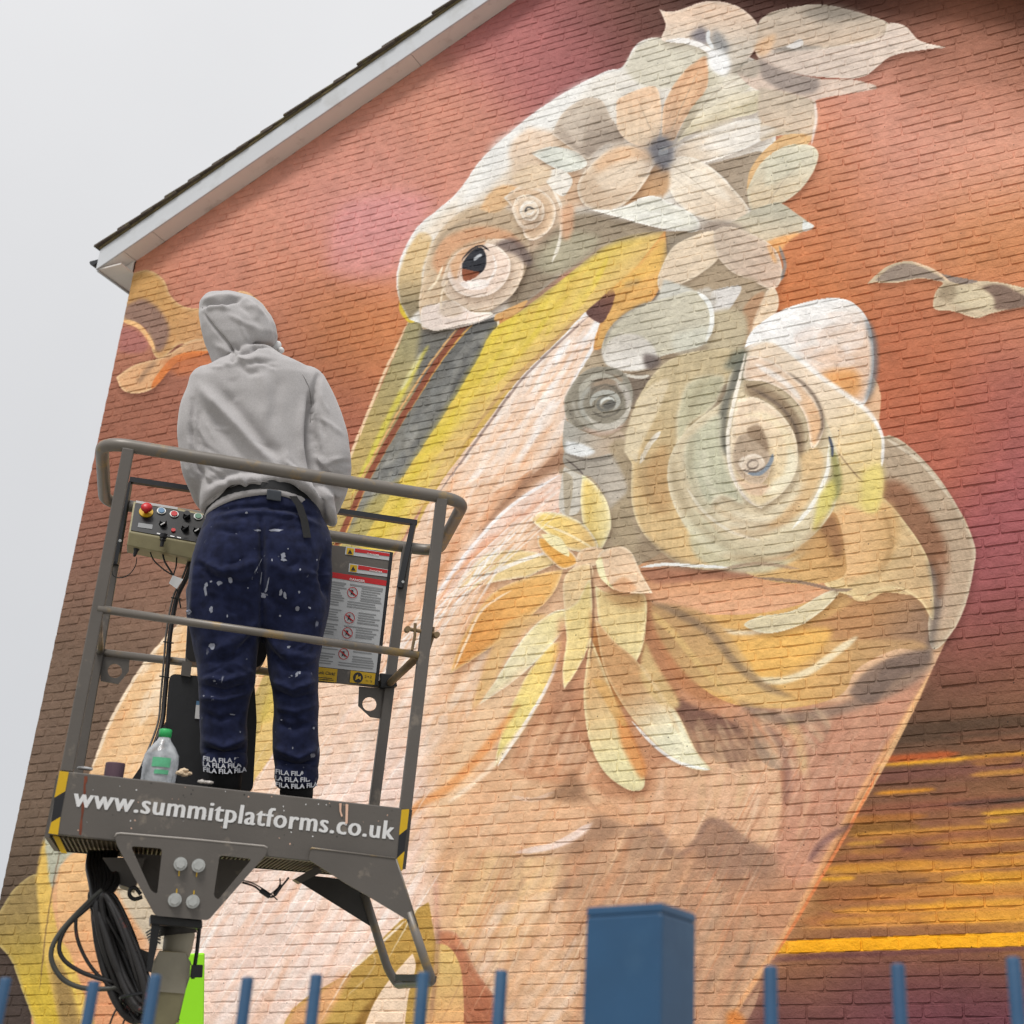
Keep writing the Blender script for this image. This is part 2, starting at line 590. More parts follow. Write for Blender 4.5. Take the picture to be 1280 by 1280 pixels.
for _k in range(70):
    _y = mrng.uniform(925, 1165)
    _x = 1165 - (_y-840)*.57 + mrng.uniform(0, 250)
    _q = (_y-925)/240
    _c = [(150,96,72),(118,82,66),(172,110,76),(206,140,64),(238,170,60),(128,74,66)][mrng.integers(6)] if mrng.random() < .9 else (250,190,60)
    if _q < .45 and _c[0] > 200 and mrng.random() < .7: _c = (132,88,68)
    if _q > .75 and _c[0] < 160: _c = (214,150,74)
    streak(_x, _x+mrng.uniform(30, 150), _y, mrng.uniform(2.5, 9), _c, mrng.uniform(.25, .6))
for _a, _b, _y, _w2, _c in ((1110,1340,1088,9,(238,164,58)),(1180,1340,1104,13,(248,176,48)),(1060,1340,1122,8,(214,140,64)),(1040,1340,1138,9,(236,162,60)),(1150,1340,1150,12,(246,172,54)),(1020,1200,1150,9,(224,152,64))):
    streak(_a, _b, _y, _w2, _c, .6)
P('960,1193* 1040,1190 1160,1186.5 1320,1181.5* 1320,1164* 1160,1169 1050,1173 965,1177*', (252,174,20), g=(1000,1180,1300,1170,(252,178,30)), s_=1)
P('940,1205* 1040,1198 1160,1193 1320,1187* 1320,1182* 1160,1188 1040,1192 945,1198*', (112,68,70), a=.7, s_=1.5)

# -- left: leaf bird behind the painter
P('160,345* 185,338 205,350 214,370 232,384 262,384 300,364 326,378 340,400 346,424 330,430 300,420 262,440 228,430 204,448 192,442 182,408 150,400*', (206,158,96), rim=(226,190,140), rw=3, g=(180,350,330,430,(216,160,118)))
P('156,384* 178,374 200,388 212,410 208,432 196,440 184,414 154,398*', (146,116,108), s_=2, a=.85)
S('150,400 172,407 184,420 194,438', (240,190,130), 6)
P('150,408* 170,412 186,430 176,442 148,440*', (176,112,108), s_=2, a=.8)
P('146,472* 170,456 206,446 246,424 300,430 262,440 226,446 206,470 192,486 172,492 154,488', (220,170,124), rim=(238,206,160), rw=2)
S('190,486 206,464 224,448 262,440', (228,128,62), 9, a=.9)
S('172,480 184,464 196,452', (140,112,92), 5, a=.7, s_=2)
P('200,452* 230,446 268,444 262,462 222,470*', (212,126,76), a=.7, s_=3)

# -- body: big soft underpainting
P('742,392* 640,482 545,612 430,800 300,990 190,1190 160,1330* 880,1330* 975,1180 1062,1015 1160,848 1217,690 1160,590 1102,545 1090,470 960,400 830,300', (228,186,148))
P('112,968* 140,900 180,830 228,776 330,700 420,640 380,820 320,960 250,1100 200,1290 60,1330 40,1250 60,1080 70,1040 100,1010', (238,196,146), g=(140,900,160,1260,(224,164,118)))
HATCH('112,968* 140,900 180,830 228,776 330,700 330,960 220,1000', 118, 60, [(250,224,190),(244,206,160),(240,184,130),(252,236,214)], (30,90), (2,7), (.3,.7))
S('114,966 140,900 180,832 226,778', (250,226,196), 4)
# pouch / lower pale feather mass
P('545,612* 600,560 700,540 704,600 640,640 560,760 540,900 545,1060 500,1180 380,1290 200,1330 190,1190 300,990 430,800', (240,208,184), s_=18)
P('210,1330* 240,1180 330,1030 430,960 520,930 545,1040 520,1150 440,1210 360,1290 330,1330', (240,212,198), s_=22)
HATCH('200,1330* 240,1160 330,1000 440,880 540,700 560,900 545,1060 500,1180 380,1290', 122, 420, [(250,240,232),(244,214,198),(238,190,160),(240,200,176),(252,244,240)], (40,120), (1.5,5), (.2,.55), spread=5)
HATCH('510,740* 600,640 690,600 660,740 600,900 560,1060 540,1060 530,880', 120, 200, [(250,232,214),(244,200,164),(236,176,128),(248,222,198)], (40,110), (1.5,6), (.2,.5), spread=8)
P('545,1060* 560,900 640,960 760,1000 900,1000 1000,1080 960,1190 900,1330* 640,1330* 600,1230 560,1160', (224,178,138), s_=26)
P('700,1040* 780,1010 880,1050 960,1070 1010,1090 960,1180 900,1270 760,1290 720,1200 700,1120', (190,148,118), s_=16, a=.7)
P('560,1075* 640,1060 700,1070 690,1130 620,1200 570,1180', (236,198,146), s_=10, a=.8)
HATCH('545,1060* 640,1060 860,1040 980,1080 960,1190 900,1300 620,1310 560,1180', 118, 420, [(236,186,140),(214,160,122),(196,150,116),(240,204,168),(206,136,94),(172,136,112)], (40,120), (2,7), (.15,.42), spread=6)
HATCH('560,1160* 700,1120 720,1300 620,1320', 122, 90, [(246,224,206),(240,206,176),(232,180,134)], (40,110), (2,7), (.2,.5))
HATCH('860,1040* 980,1080 960,1190 900,1300 800,1300 840,1150', 114, 120, [(150,118,98),(206,152,120),(226,170,130)], (50,140), (2,6), (.15,.4))
# right flank, brown field
P('760,760* 880,770 960,850 1060,880 1160,846* 1062,1015 975,1180* 900,1100 840,1060 760,1000 700,900', (206,150,114), s_=5)
P('1000,890* 1100,868 1164,832* 1110,930 1056,1022 1010,1100 970,1080 960,1000', (204,148,122), s_=5, a=.9)
HATCH('860,880* 1000,880 1110,870 1060,1000 1000,1100 880,1060', 112, 170, [(222,170,140),(190,130,100),(230,186,160),(176,130,106)], (40,130), (2,6), (.12,.38), spread=12)
S('1164,838 1130,900 1094,960 1050,1040 1012,1112 975,1178 925,1255 890,1320', (240,176,120), 7, a=.7, s_=1.5)
S('1160,846 1110,945 1062,1030', (246,196,140), 6, a=.8)
S('1100,960 1062,1034 1012,1122 966,1200', (240,140,84), 4, a=.8)
S('1066,1030 1030,1052 1010,1078', (130,96,96), 8, a=.7, s_=2)
P('908,1266* 922,1264 932,1284 906,1310*', (226,140,70), s_=3)
# lobes low on the body
P('560,985* 610,990 660,998 690,990 712,970 722,972 735,1000 748,1014 740,1030 700,1052 660,1066 600,1060 560,1030', (234,186,146), s_=3, a=.7)
P('690,990* 712,968 722,974 734,1000 720,1004 700,1000', (168,126,96), s_=3, a=.7)
S('644,1066 690,1058 718,1044 738,1030', (238,214,204), 8, a=.85)
S('644,1072 694,1066 726,1052 744,1036', (176,140,116), 5, a=.7, s_=2)
P('738,1030* 746,1020 764,1026 770,1038 740,1060 700,1074', (174,136,108), s_=3, a=.6)
S('640,996 668,1000 694,990', (240,210,190), 5, a=.6)
P('720,1010* 760,1000 860,940 960,930 978,990 974,1040 960,1062 930,1058 900,1032 884,1028 872,1050 850,1066 830,1060 816,1044 780,1030', (226,180,144), s_=2, g=(900,1000,760,1030,(220,168,128)))
HATCH('760,1000* 860,940 960,930 976,1030 950,1055 880,1020 830,1050', 100, 110, [(240,206,176),(214,160,124),(236,190,156),(228,194,150)], (30,90), (2,6), (.15,.45))
S('816,1046 832,1062 852,1068 872,1050 884,1028 904,1034 930,1060 962,1066', (150,116,100), 7, a=.6, s_=2.5)
P('884,1032* 904,1034 930,1056 968,1068 966,1110 900,1110 870,1090 866,1060', (164,130,108), s_=8, a=.55)
S('976,950 982,1000 974,1050', (180,120,90), 8, a=.55, s_=2.5)
S('1000,940 1010,990 995,1060', (232,190,150), 6, a=.4, s_=2)
P('780,1035* 830,1050 850,1070 830,1085 790,1064', (160,128,106), s_=7, a=.5)

for _i in range(26):
    _x0, _y0 = mrng.uniform(560, 900), mrng.uniform(1010, 1120)
    _ln = mrng.uniform(110, 230)
    _b = mrng.uniform(-12, 12)
    _c = [(244,214,180),(236,190,146),(206,156,122),(240,200,160),(190,146,116),(228,176,132)][mrng.integers(6)]
    S(np.array([(_x0, _y0), (_x0-_ln*.22+_b, _y0+_ln*.45), (_x0-_ln*.5, _y0+_ln)]), _c, mrng.uniform(5, 16), 2, a=mrng.uniform(.15, .34), s_=2.2)
for _i in range(30):
    _x0, _y0 = mrng.uniform(560, 760), mrng.uniform(900, 1010)
    _ln = mrng.uniform(80, 190)
    _c = [(250,226,196),(240,200,158),(232,170,116),(246,214,178),(226,160,110)][mrng.integers(5)]
    S(np.array([(_x0, _y0), (_x0-_ln*.4, _y0+_ln*.5), (_x0-_ln*.72, _y0+_ln)]), _c, mrng.uniform(4, 12), 2, a=mrng.uniform(.15, .38), s_=1.8)
for _i in range(34):
    _x0, _y0 = mrng.uniform(300, 520), mrng.uniform(1020, 1130)
    _ln = mrng.uniform(90, 200)
    _c = [(252,244,238),(250,236,226),(240,196,170),(236,184,158)][mrng.integers(4)]
    S(np.array([(_x0, _y0), (_x0-_ln*.34, _y0+_ln*.5), (_x0-_ln*.62, _y0+_ln)]), _c, mrng.uniform(3, 11), 1.5, a=mrng.uniform(.2, .45), s_=1.5)
# -- bottom left leaves
P('0,1140* 22,1108 52,1094 60,1150 66,1210 92,1290 100,1330* 60,1330* 40,1270 24,1226 12,1196 -20,1160', (162,138,88), g=(20,1120,50,1260,(206,176,60)), rim=(196,176,120), rw=3)
P('46,1098* 56,1050 66,1080 66,1130 78,1180 98,1240 120,1300 90,1320 66,1240 52,1170', (226,188,96), s_=1.5)
P('56,1046* 90,1050 128,1064 130,1082 100,1064 78,1080 66,1110 60,1080', (184,184,164), s_=1.5)
P('72,1110* 80,1080 104,1066 128,1090 150,1150 200,1280 210,1330* 120,1330* 96,1240 76,1170', (238,192,136), g=(100,1080,160,1250,(222,156,112)))
P('62,1200* 82,1210 104,1290 116,1330* 84,1330*', (150,122,78), s_=3, a=.8)
S('76,1176 96,1232 120,1300', (230,198,90), 12, a=.8, s_=1.5)
S('78,1050 60,1150 50,1240', (120,92,70), 1.6, a=.7)
P('128,1066* 160,1080 200,1150 220,1190 190,1180 150,1120', (196,196,180), a=.7, s_=2)
# -- bottom centre leaves
P('536,1128* 500,1152 440,1212 366,1262 340,1330* 560,1330* 548,1200', (190,150,74), g=(500,1160,430,1300,(196,160,84)))
S('530,1196 500,1226 462,1262 440,1300', (146,106,48), 12, a=.8, s_=2)
S('520,1206 500,1240 478,1290', (206,164,50), 10, a=.9, s_=1.5)
P('516,1192* 520,1210 510,1250 502,1330* 440,1330* 470,1250', (242,214,186))
S('508,1150 470,1186 428,1224', (244,226,204), 3, a=.9)
S('420,1150 470,1200 430,1250', (240,220,200), 2, a=.3)
P('366,1262* 400,1240 440,1212 400,1290 380,1330* 340,1330*', (232,170,130), s_=3, a=.7)
P('548,1164* 572,1168 596,1214 624,1256 650,1330* 560,1330* 550,1240', (196,130,94), g=(560,1180,630,1290,(178,108,78)), rim=(206,158,128), rw=3)
HATCH('548,1164* 572,1168 596,1214 624,1256 650,1330* 560,1330* 550,1240', 62, 40, [(220,164,124),(160,100,76),(200,140,104)], (20,60), (1.5,4), (.2,.45))
P('545,1180* 562,1184 576,1210 580,1260 580,1330* 520,1330* 540,1230', (222,186,116), g=(545,1200,560,1300,(232,176,120)))
S('548,1150 546,1200 538,1280', (140,96,86), 5, a=.6, s_=2)
S('544,1096 546,1130 545,1165', (206,150,134), 5, a=.6, s_=2)
# -- mid lily leaves, left side streamers
P('704,700* 650,688 600,696 560,726 516,780 560,752 610,730 660,722*', (240,212,152), rim=(248,230,200), rw=2)
S('700,686 640,706 580,736 530,776 505,800', (250,246,244), 5, a=.8)
P('704,712* 660,722 616,742 588,780 572,812 563,843* 610,812 650,782 690,744', (234,182,108), rim=(240,206,152), rw=3, g=(690,720,570,840,(232,160,84)))
S('640,738 604,762 584,800 568,838', (250,222,186), 3)
P('707,762* 690,766 664,786 640,818 620,850 598,882* 650,846 690,806 708,782', (238,226,186), g=(650,830,690,780,(232,216,160)), rim=(250,246,230), rw=2)
P('688,770* 660,786 636,818 612,862 590,885 620,800 650,770', (228,186,124), s_=2, a=.8)
P('706,800* 690,806 664,836 646,868 628,912 618,960* 656,912 692,846', (240,208,124), g=(690,820,640,900,(242,222,140)), rim=(244,226,180), rw=2)
S('704,806 688,850 660,900 636,936 622,958', (248,246,240), 4)
P('600,880* 640,850 660,830 640,880 600,960 560,1020 540,1010 570,940', (240,204,164), s_=6, a=.7)
S('650,880 600,945 560,985 520,1010 500,1040', (232,156,92), 11, a=.8, s_=2)
S('662,898 612,962 560,1004', (250,230,206), 6, a=.7, s_=1.5)
P('700,770* 712,800 700,880 740,860 770,860 800,900 820,980 780,1000 730,980 690,980 640,960 660,910 690,850', (206,150,112), s_=4)
P('690,850* 716,860 724,900 736,940 720,960 690,930', (180,130,100), s_=5, a=.7)
HATCH('640,960* 700,870 730,930 760,980 700,975', 116, 50, [(236,190,150),(226,170,130),(240,208,176)], (30,70), (2,6), (.2,.45))
# brown fields and rose folds on the right
P('806,748* 860,756 930,800 960,860 900,880 850,860 812,800 800,780', (194,134,92), s_=3)
P('800,700* 900,704 1000,712 1046,730 1010,762 940,772 870,768 812,752', (220,160,116), g=(860,715,860,760,(232,176,136)))
P('800,712* 860,706 930,712 960,720 880,726 820,730', (170,116,92), s_=2, a=.8)
P('870,768* 940,768 1000,756 1050,736 1064,748 1100,740 1140,746 1160,770 1160,812 1120,812 1072,836 1052,868 1000,884 930,884 880,862 862,830 900,806', (226,178,108), g=(950,800,1150,800,(196,156,112)))
P('1066,752* 1100,738 1138,746 1160,772 1164,806 1140,800 1100,800 1040,800 1000,790 1040,770', (196,146,100), s_=2, g=(1080,760,1160,800,(160,128,104)))
P('880,806* 930,800 1000,786 1040,790 1010,826 960,850 930,848 900,830', (238,186,102), s_=3)
S('1000,770 960,788 910,790 870,776', (236,222,196), 6, a=.8, s_=1.5)
P('950,770* 990,764 1030,742 1050,738 1030,762 1000,782 960,792 930,782', (222,208,172), rim=(240,232,206), rw=2, s_=1)
S('930,846 970,852 1010,840 1050,812 1072,796', (244,230,196), 9, a=.85, s_=1.5)
P('870,762* 900,780 930,820 960,860 1000,880 960,884 900,868 860,846 820,790 812,756', (196,156,108), s_=2, g=(830,780,960,870,(226,186,122)))
S('812,752 850,768 890,794 920,830 956,858 990,872', (130,110,94), 10, a=.6, s_=2.5)
S('808,762 840,790 880,838 920,876', (222,186,122), 8, a=.8, s_=1.5)
P('836,866* 870,884 910,900 930,916 900,918 862,910 846,890', (120,86,76), s_=2, a=.8)
P('852,900* 900,906 940,920 950,950 900,950 860,930', (150,116,94), s_=5, a=.6)
HATCH('850,890* 930,900 960,960 880,950', 65, 36, [(206,170,134),(232,200,160),(140,106,88)], (24,60), (1.5,4), (.3,.6))
P('920,876* 980,890 1050,880 1090,856 1110,826 1160,812 1164,832* 1140,856 1080,884 1000,906 950,900', (150,126,110), s_=3, a=.85)
P('1060,866* 1080,842 1110,824 1156,814 1160,830 1120,850 1090,880', (128,108,98), s_=2, a=.8)
HATCH('940,890* 1040,890 1000,960 950,950', 52, 50, [(220,186,150),(150,126,110),(236,206,170)], (30,80), (1.5,5), (.2,.5))
S('955,905 975,930 985,970 980,1010', (150,110,98), 9, a=.6, s_=2.5)
S('985,900 1000,930 1004,970', (232,204,140), 12, a=.45, s_=3)
# outer right rose petals
P('1100,548* 1116,546 1140,562 1172,596 1200,640 1218,682 1217,710 1206,758 1188,794 1166,812 1160,780 1166,730 1150,690 1120,650 1098,610', (194,172,146), rim=(218,204,178), rw=5, g=(1120,600,1200,700,(190,166,140)))
P('1100,600* 1128,604 1160,640 1180,676 1184,710 1176,740 1166,720 1150,690 1116,650 1096,624', (152,104,76), s_=5, a=.85)
S('1172,700 1180,740 1176,780', (206,176,150), 14, a=.6, s_=3)
S('1106,548 1150,578 1186,622', (226,212,190), 4, a=.8)
P('1022,620* 1060,610 1100,620 1136,660 1160,700 1166,740 1166,776 1150,752 1120,736 1088,742 1078,750 1066,746 1030,730 1040,690', (230,202,148), rim=(240,220,170), rw=3, g=(1060,660,1160,700,(208,176,132)))
P('1040,644* 1060,630 1110,628 1124,660 1112,700 1080,720 1056,728 1050,690', (236,192,138), s_=4, g=(1060,680,1120,680,(214,174,120)))
S('1104,640 1114,676 1106,706 1090,724', (176,138,92), 6, a=.6, s_=2.5)
S('1160,700 1172,742 1166,790 1160,820', (110,100,96), 10, a=.7, s_=3)
S('1162,690 1174,720 1174,750', (140,100,74), 9, a=.7, s_=2.5)
P('930,716* 980,700 1020,656 1044,642 1056,690 1054,720 1020,730 970,728', (206,158,102), g=(1040,660,980,720,(220,178,118)))
P('1022,660* 1040,642 1054,680 1046,700 1036,680', (146,104,74), s_=3, a=.7)
S('940,722 1000,728 1046,738 1066,736', (140,118,104), 4, a=.8)
S('1064,738 1070,748 1086,748 1106,738 1140,744', (240,214,160), 6, a=.8)

# -- neck and chest leaves: underlayer
P('832,286* 960,290 962,400 930,440 924,560 860,660 800,706 760,700 705,640 700,520 720,470 745,436 770,404', (186,168,142))
P('560,760* 600,690 660,620 704,575* 706,520 650,520 580,600 530,690 500,760', (222,176,140), s_=4)
P('600,640* 650,598 704,560* 706,584 664,606 620,652 580,712', (160,118,92), s_=4, a=.8)
P('500,720* 556,640 620,560 660,520 640,600 580,690 520,790 480,800', (236,190,156), s_=4, a=.8)
HATCH('505,730* 560,640 640,540 700,500 700,560 620,640 540,770', 122, 130, [(250,228,208),(232,172,128),(240,206,180),(224,156,110)], (50,120), (1.5,5), (.25,.6), spread=5)
# white stripe under the beak
S('545,612 600,536 646,474 696,424 738,386 760,372', (206,168,110), 20)
S('520,660 560,600 610,530 660,470', (214,178,96), 16)
P('731,391* 744,395 753,406 742,438 722,470 708,504 704,540 660,590 610,620 560,660 520,700 500,710 545,614 600,540 648,476 696,428', (242,240,240), g=(700,430,620,600,(240,206,178)))
HATCH('731,395* 750,410 720,470 706,520 704,560 610,620 540,670 548,616 640,490', 124, 190, [(252,250,250),(240,196,160),(246,224,206),(236,180,136)], (40,110), (1.2,4), (.25,.65), spread=5)
S('548,618 600,546 650,478 700,428 736,396', (140,116,110), 3, a=.7)
P('530,760* 590,680 640,630 700,592 704,640 660,646 620,680 580,720 540,780', (240,212,196), s_=2)
S('540,752 590,684 640,632 700,594', (252,248,248), 4, a=.9)
HATCH('540,760* 600,680 700,600 700,640 640,660 590,710', 140, 80, [(252,240,232),(240,190,160),(232,172,140)], (24,60), (1.2,3.5), (.4,.8), spread=10)

# -- beak
P('513,398* 528,404 590,404 560,450 520,516 474,590 430,680 380,800 330,910 270,1040* 230,1040* 290,930 350,800 400,670 440,566 480,476', (168,158,118), g=(540,420,450,600,(196,170,104)))
P('528,408* 548,412 572,408 584,412 560,446 530,496 510,520 520,480 522,440', (122,120,114), s_=3)
S('536,432 518,462 498,500 476,544 458,584 440,620', (220,208,84), 7, a=.85, s_=1.5)
S('528,440 514,466 500,490', (228,224,210), 4, a=.6, s_=1.5)
S('524,470 490,536 462,592 440,640', (150,138,104), 5, a=.6, s_=1.5)
S('512,400 478,474 442,562 412,640 370,750', (240,208,170), 3.5)
P('500,376* 516,386 520,400 512,404 500,390', (220,190,60), s_=1)
P('594,400* 612,394 623,397 620,414 604,446 572,496 540,546 508,596 478,640 430,730 380,830 350,870 420,690 454,610 500,532 540,468 570,424', (112,112,110), g=(600,410,500,600,(140,138,130)))
HATCH('590,420* 610,420 560,500 500,590 470,640 470,600 530,500', 120, 110, [(150,152,150),(92,92,92),(178,176,168),(128,128,124)], (14,44), (2,6), (.25,.6), spread=18)
S('622,398 622,416 606,446', (236,226,214), 3.5)
S('597,400 560,440 520,500 480,566 448,630 420,700', (232,176,90), 3)
S('586,402 550,448 512,508 474,572 440,640 400,730', (152,88,64), 7, s_=1, taper=False)
S('578,404 546,444 508,500 470,566 436,630', (228,178,118), 2.5)
P('832,287* 832,318 812,342 780,360 752,376 716,402 680,436 640,474 600,524 560,588 520,646 480,716 430,810 380,880 330,960 290,1010* 330,900 380,812 430,722 470,650 520,572 560,512 596,452 616,414 650,390 700,352 750,312 790,288', (230,204,92), g=(640,400,690,450,(226,192,122)))
P('560,512* 600,446 618,414 650,392 640,420 600,480 560,546 520,606 500,640 470,690 450,690', (228,204,70), s_=4, a=.8)
HATCH('620,420* 700,360 760,320 730,380 640,460 560,570 480,700 470,660', 124, 90, [(240,218,100),(222,184,90),(236,206,120),(216,196,60)], (30,90), (2,6), (.2,.5), spread=6)
P('832,288* 834,330 822,366 796,398 770,418 752,436* 742,436 750,404 766,362 790,340', (228,178,104), rim=(226,160,92), rw=3)
P('766,361* 769,372 760,394 750,404 733,392 744,380', (112,80,74), g=(740,390,766,366,(140,96,80)))
P('752,372* 800,330 830,300 832,330 800,352 766,366', (232,186,100), s_=3)
S('780,358 800,352', (170,150,120), 6, a=.5, s_=2)
S('832,290 835,330 824,366 800,396 772,420', (120,106,96), 2.5, a=.8)
P('420,690* 470,620 520,600 500,650 420,800 380,860 340,900 330,880', (222,196,80), s_=3, a=.5)

# -- head
P('512,400* 499,374 496,346 503,318 522,284 548,262 574,238 600,202 624,178 662,146 706,116 756,90 778,84 796,56 828,48 900,60 960,90 970,170 950,270 832,290* 780,296 720,330 660,376 610,400 560,412', (236,231,222), rim=(246,246,246), rw=4)
P('500,378* 498,350 506,322 524,292 540,300 528,340 530,380 520,392 512,400*', (226,196,146), g=(510,330,510,390,(150,136,108)), s_=1.5)
P('524,300* 548,274 590,240 640,190 700,170 740,210 700,262 640,290 560,290', (232,214,192), s_=6, a=.8)
P('620,176* 660,150 700,120 740,100 700,150 650,200 600,246 570,262', (242,242,240), s_=4, a=.8)
P('640,190* 690,170 720,190 720,260 690,310 660,340 652,300 640,260', (226,202,176), s_=5)
P('652,330* 680,300 706,276 730,266 780,276 832,288 770,304 716,338 690,350 664,372 640,390 636,376', (164,148,126), s_=3)
P('655,336* 690,340 700,352 660,384 640,388', (150,134,114), s_=3, a=.7)
P('690,300* 720,290 750,300 720,330 690,344 670,330', (196,192,164), s_=5, a=.6)
# eye ring petals
P('528,412* 524,380 529,350 534,322 548,292 572,268 600,256 626,258 650,274 662,300 658,336 642,366 616,388 590,400 560,410', (206,182,152), rim=(226,206,180), rw=3)
P('540,330* 550,304 572,290 606,284 640,292 654,312 630,304 606,300 580,308 562,322 552,346', (214,164,126), s_=2)
S('540,318 556,294 584,278 616,276', (160,142,122), 4, a=.6, s_=1.5)
P('552,356* 560,330 574,314 602,302 634,300 652,318 654,342 640,370 610,388 580,386 560,372', (224,202,180), rim=(240,222,200), rw=3)
P('618,306* 638,298 654,306 666,326 660,334 646,320 630,314', (120,104,100), s_=2, a=.85)
P('560,346* 568,324 590,310 616,306 636,322 636,346 618,366 592,372 570,364', (236,214,198), rim=(246,234,222), rw=3)
P('562,332* 576,314 606,302 600,312 580,324 570,350', (224,180,142), s_=1.5)
P('578,330* 590,314 602,310 608,322 606,336 596,346 580,351', (54,56,64))
P('578,336* 594,340 600,341 594,348 580,351', (152,88,60), s_=.8)
S('592,326 598,321 603,319', (206,210,216), 3.5)
S('577,326 590,312 602,308 612,314', (60,54,56), 2.2)
P('574,354* 594,350 612,352 604,362 584,362', (246,236,230), s_=1)
S('578,352 592,358 612,350 620,334 616,318', (250,240,232), 3)
P('527,408* 527,386 546,380 566,376 590,390 616,392 600,402 570,408 545,414', (236,220,210), rim=(246,234,222), rw=2)
P('548,392* 560,374 580,388 566,398', (206,186,164), s_=2, a=.7)
S('551,388 553,366 560,350', (240,222,196), 2.5)
S('534,366 546,352 554,332', (240,224,196), 3)
P('620,394* 640,384 660,376 646,392 620,402', (222,172,110), s_=1)
# petals above the eye with the small rose
P('600,262* 612,242 630,232 648,236 640,252 620,266', (228,188,142), s_=1.5)
P('630,248* 650,234 676,238 694,258 690,284 670,300 656,296 650,272', (226,196,164), rim=(244,234,220), rw=3)
P('640,262* 646,248 662,244 678,254 680,272 668,286 650,284', (222,198,172), rim=(240,228,212), rw=4)
S('644,276 652,286 668,284 678,272', (176,150,126), 3, a=.6, s_=1.5)
P('650,262* 656,252 668,252 674,264 668,276 654,274', (230,212,190), rim=(244,234,220), rw=3)
S('650,268 656,256 668,254', (246,240,230), 3)
S('655,272 664,274 672,264', (168,148,130), 2.2, a=.8)
S('656,266 660,260 668,262', (110,106,104), 2.2)
S('658,268 664,268 668,264', (236,230,222), 2)
S('690,236 702,262 700,300 690,330', (246,240,228), 4, a=.8)
P('696,226* 720,216 744,232 732,258 706,252', (214,176,142), s_=4, a=.8)
P('700,262* 716,256 716,290 704,300', (228,176,138), s_=2, a=.8)
P('664,192* 690,184 720,190 734,206 712,216 688,208', (220,222,212), rim=(236,236,228), rw=3)
P('676,214* 700,212 716,226 704,246 686,232', (238,232,222), s_=1)
P('640,222* 664,206 690,214 676,234 654,236', (230,206,176), s_=1.5)
P('660,160* 690,166 694,176 668,190 640,200 640,180', (236,212,188), s_=3)
# grey-tan petal on the crown
P('690,168* 704,142 730,124 752,126 764,148 782,176 756,182 736,200* 714,186', (208,192,174), rim=(222,208,192), rw=2, g=(730,130,738,196,(166,150,136)))
# magnolia on the head
P('780,84* 800,56 830,48 880,60 900,80 880,90 840,110 800,106', (220,214,196), s_=2)
P('771,142* 774,124 808,109 822,112 827,140 824,168 816,184 790,180 773,164', (236,200,166), rim=(242,216,190), rw=2, g=(800,112,800,170,(230,206,178)))
P('828,172* 830,132 850,96 872,76 884,72 886,98 880,122 856,150 842,176', (234,184,142), g=(870,80,836,170,(206,172,142)), rim=(238,204,170), rw=2)
P('884,74* 912,84 940,84 956,88 940,108 900,132 862,160 846,176 862,140 884,110', (212,206,186), g=(930,90,860,160,(196,184,160)))
P('916,86* 950,86 956,94 930,108 900,112', (236,228,212), s_=1.2)
P('872,144* 910,122 948,114 956,124 944,142 900,152 860,170 846,178', (220,208,178), rim=(232,222,198), rw=2)
P('842,186* 880,166 930,150 960,152 980,156 952,176 908,196 866,206 842,200', (240,232,220), rim=(248,244,238), rw=3, g=(900,160,860,196,(228,210,188)))
P('884,206* 918,198 952,190 940,214 936,234 942,262 924,250 908,226', (168,150,130), g=(900,210,940,250,(190,172,150)))
P('936,216* 952,192 984,168 1014,168 1006,184 972,196 950,210 934,240', (230,188,134), s_=1.2)
P('952,150* 980,130 1016,132 1018,164 990,168 966,172 950,176', (210,192,168), s_=1.2)
P('934,238* 950,206 980,184 1012,182 1023,196 1010,226 986,250 954,262 938,262', (214,208,186), rim=(228,220,194), rw=3, g=(970,190,970,256,(228,208,176)))
P('832,206* 850,196 880,204 912,232 936,262 926,276 892,278 858,264 838,240', (238,226,208), rim=(246,238,224), rw=3, g=(840,210,900,270,(232,212,188)))
P('822,204* 836,214 832,244 800,250 780,262 790,236', (206,164,122), s_=2)
P('820,204* 792,184 760,190 732,214 722,236 732,258 764,264 796,242', (230,210,186), rim=(242,230,212), rw=3, g=(800,190,740,250,(222,196,168)))
P('742,206* 770,184 806,186 816,200 780,206 750,216', (232,190,150), s_=3, a=.8)
P('734,262* 770,262 812,246 842,256 862,266 874,278 870,290 836,288 800,280 772,272', (230,228,216), rim=(244,242,236), rw=3)
P('810,184* 824,172 838,176 842,196 832,214 820,206', (96,100,114), s_=3.5, a=.85)
P('824,186* 834,184 834,194 824,196', (150,158,168), s_=1)
P('806,176* 850,160 856,190 830,222 800,210', (130,120,116), s_=8, a=.35)
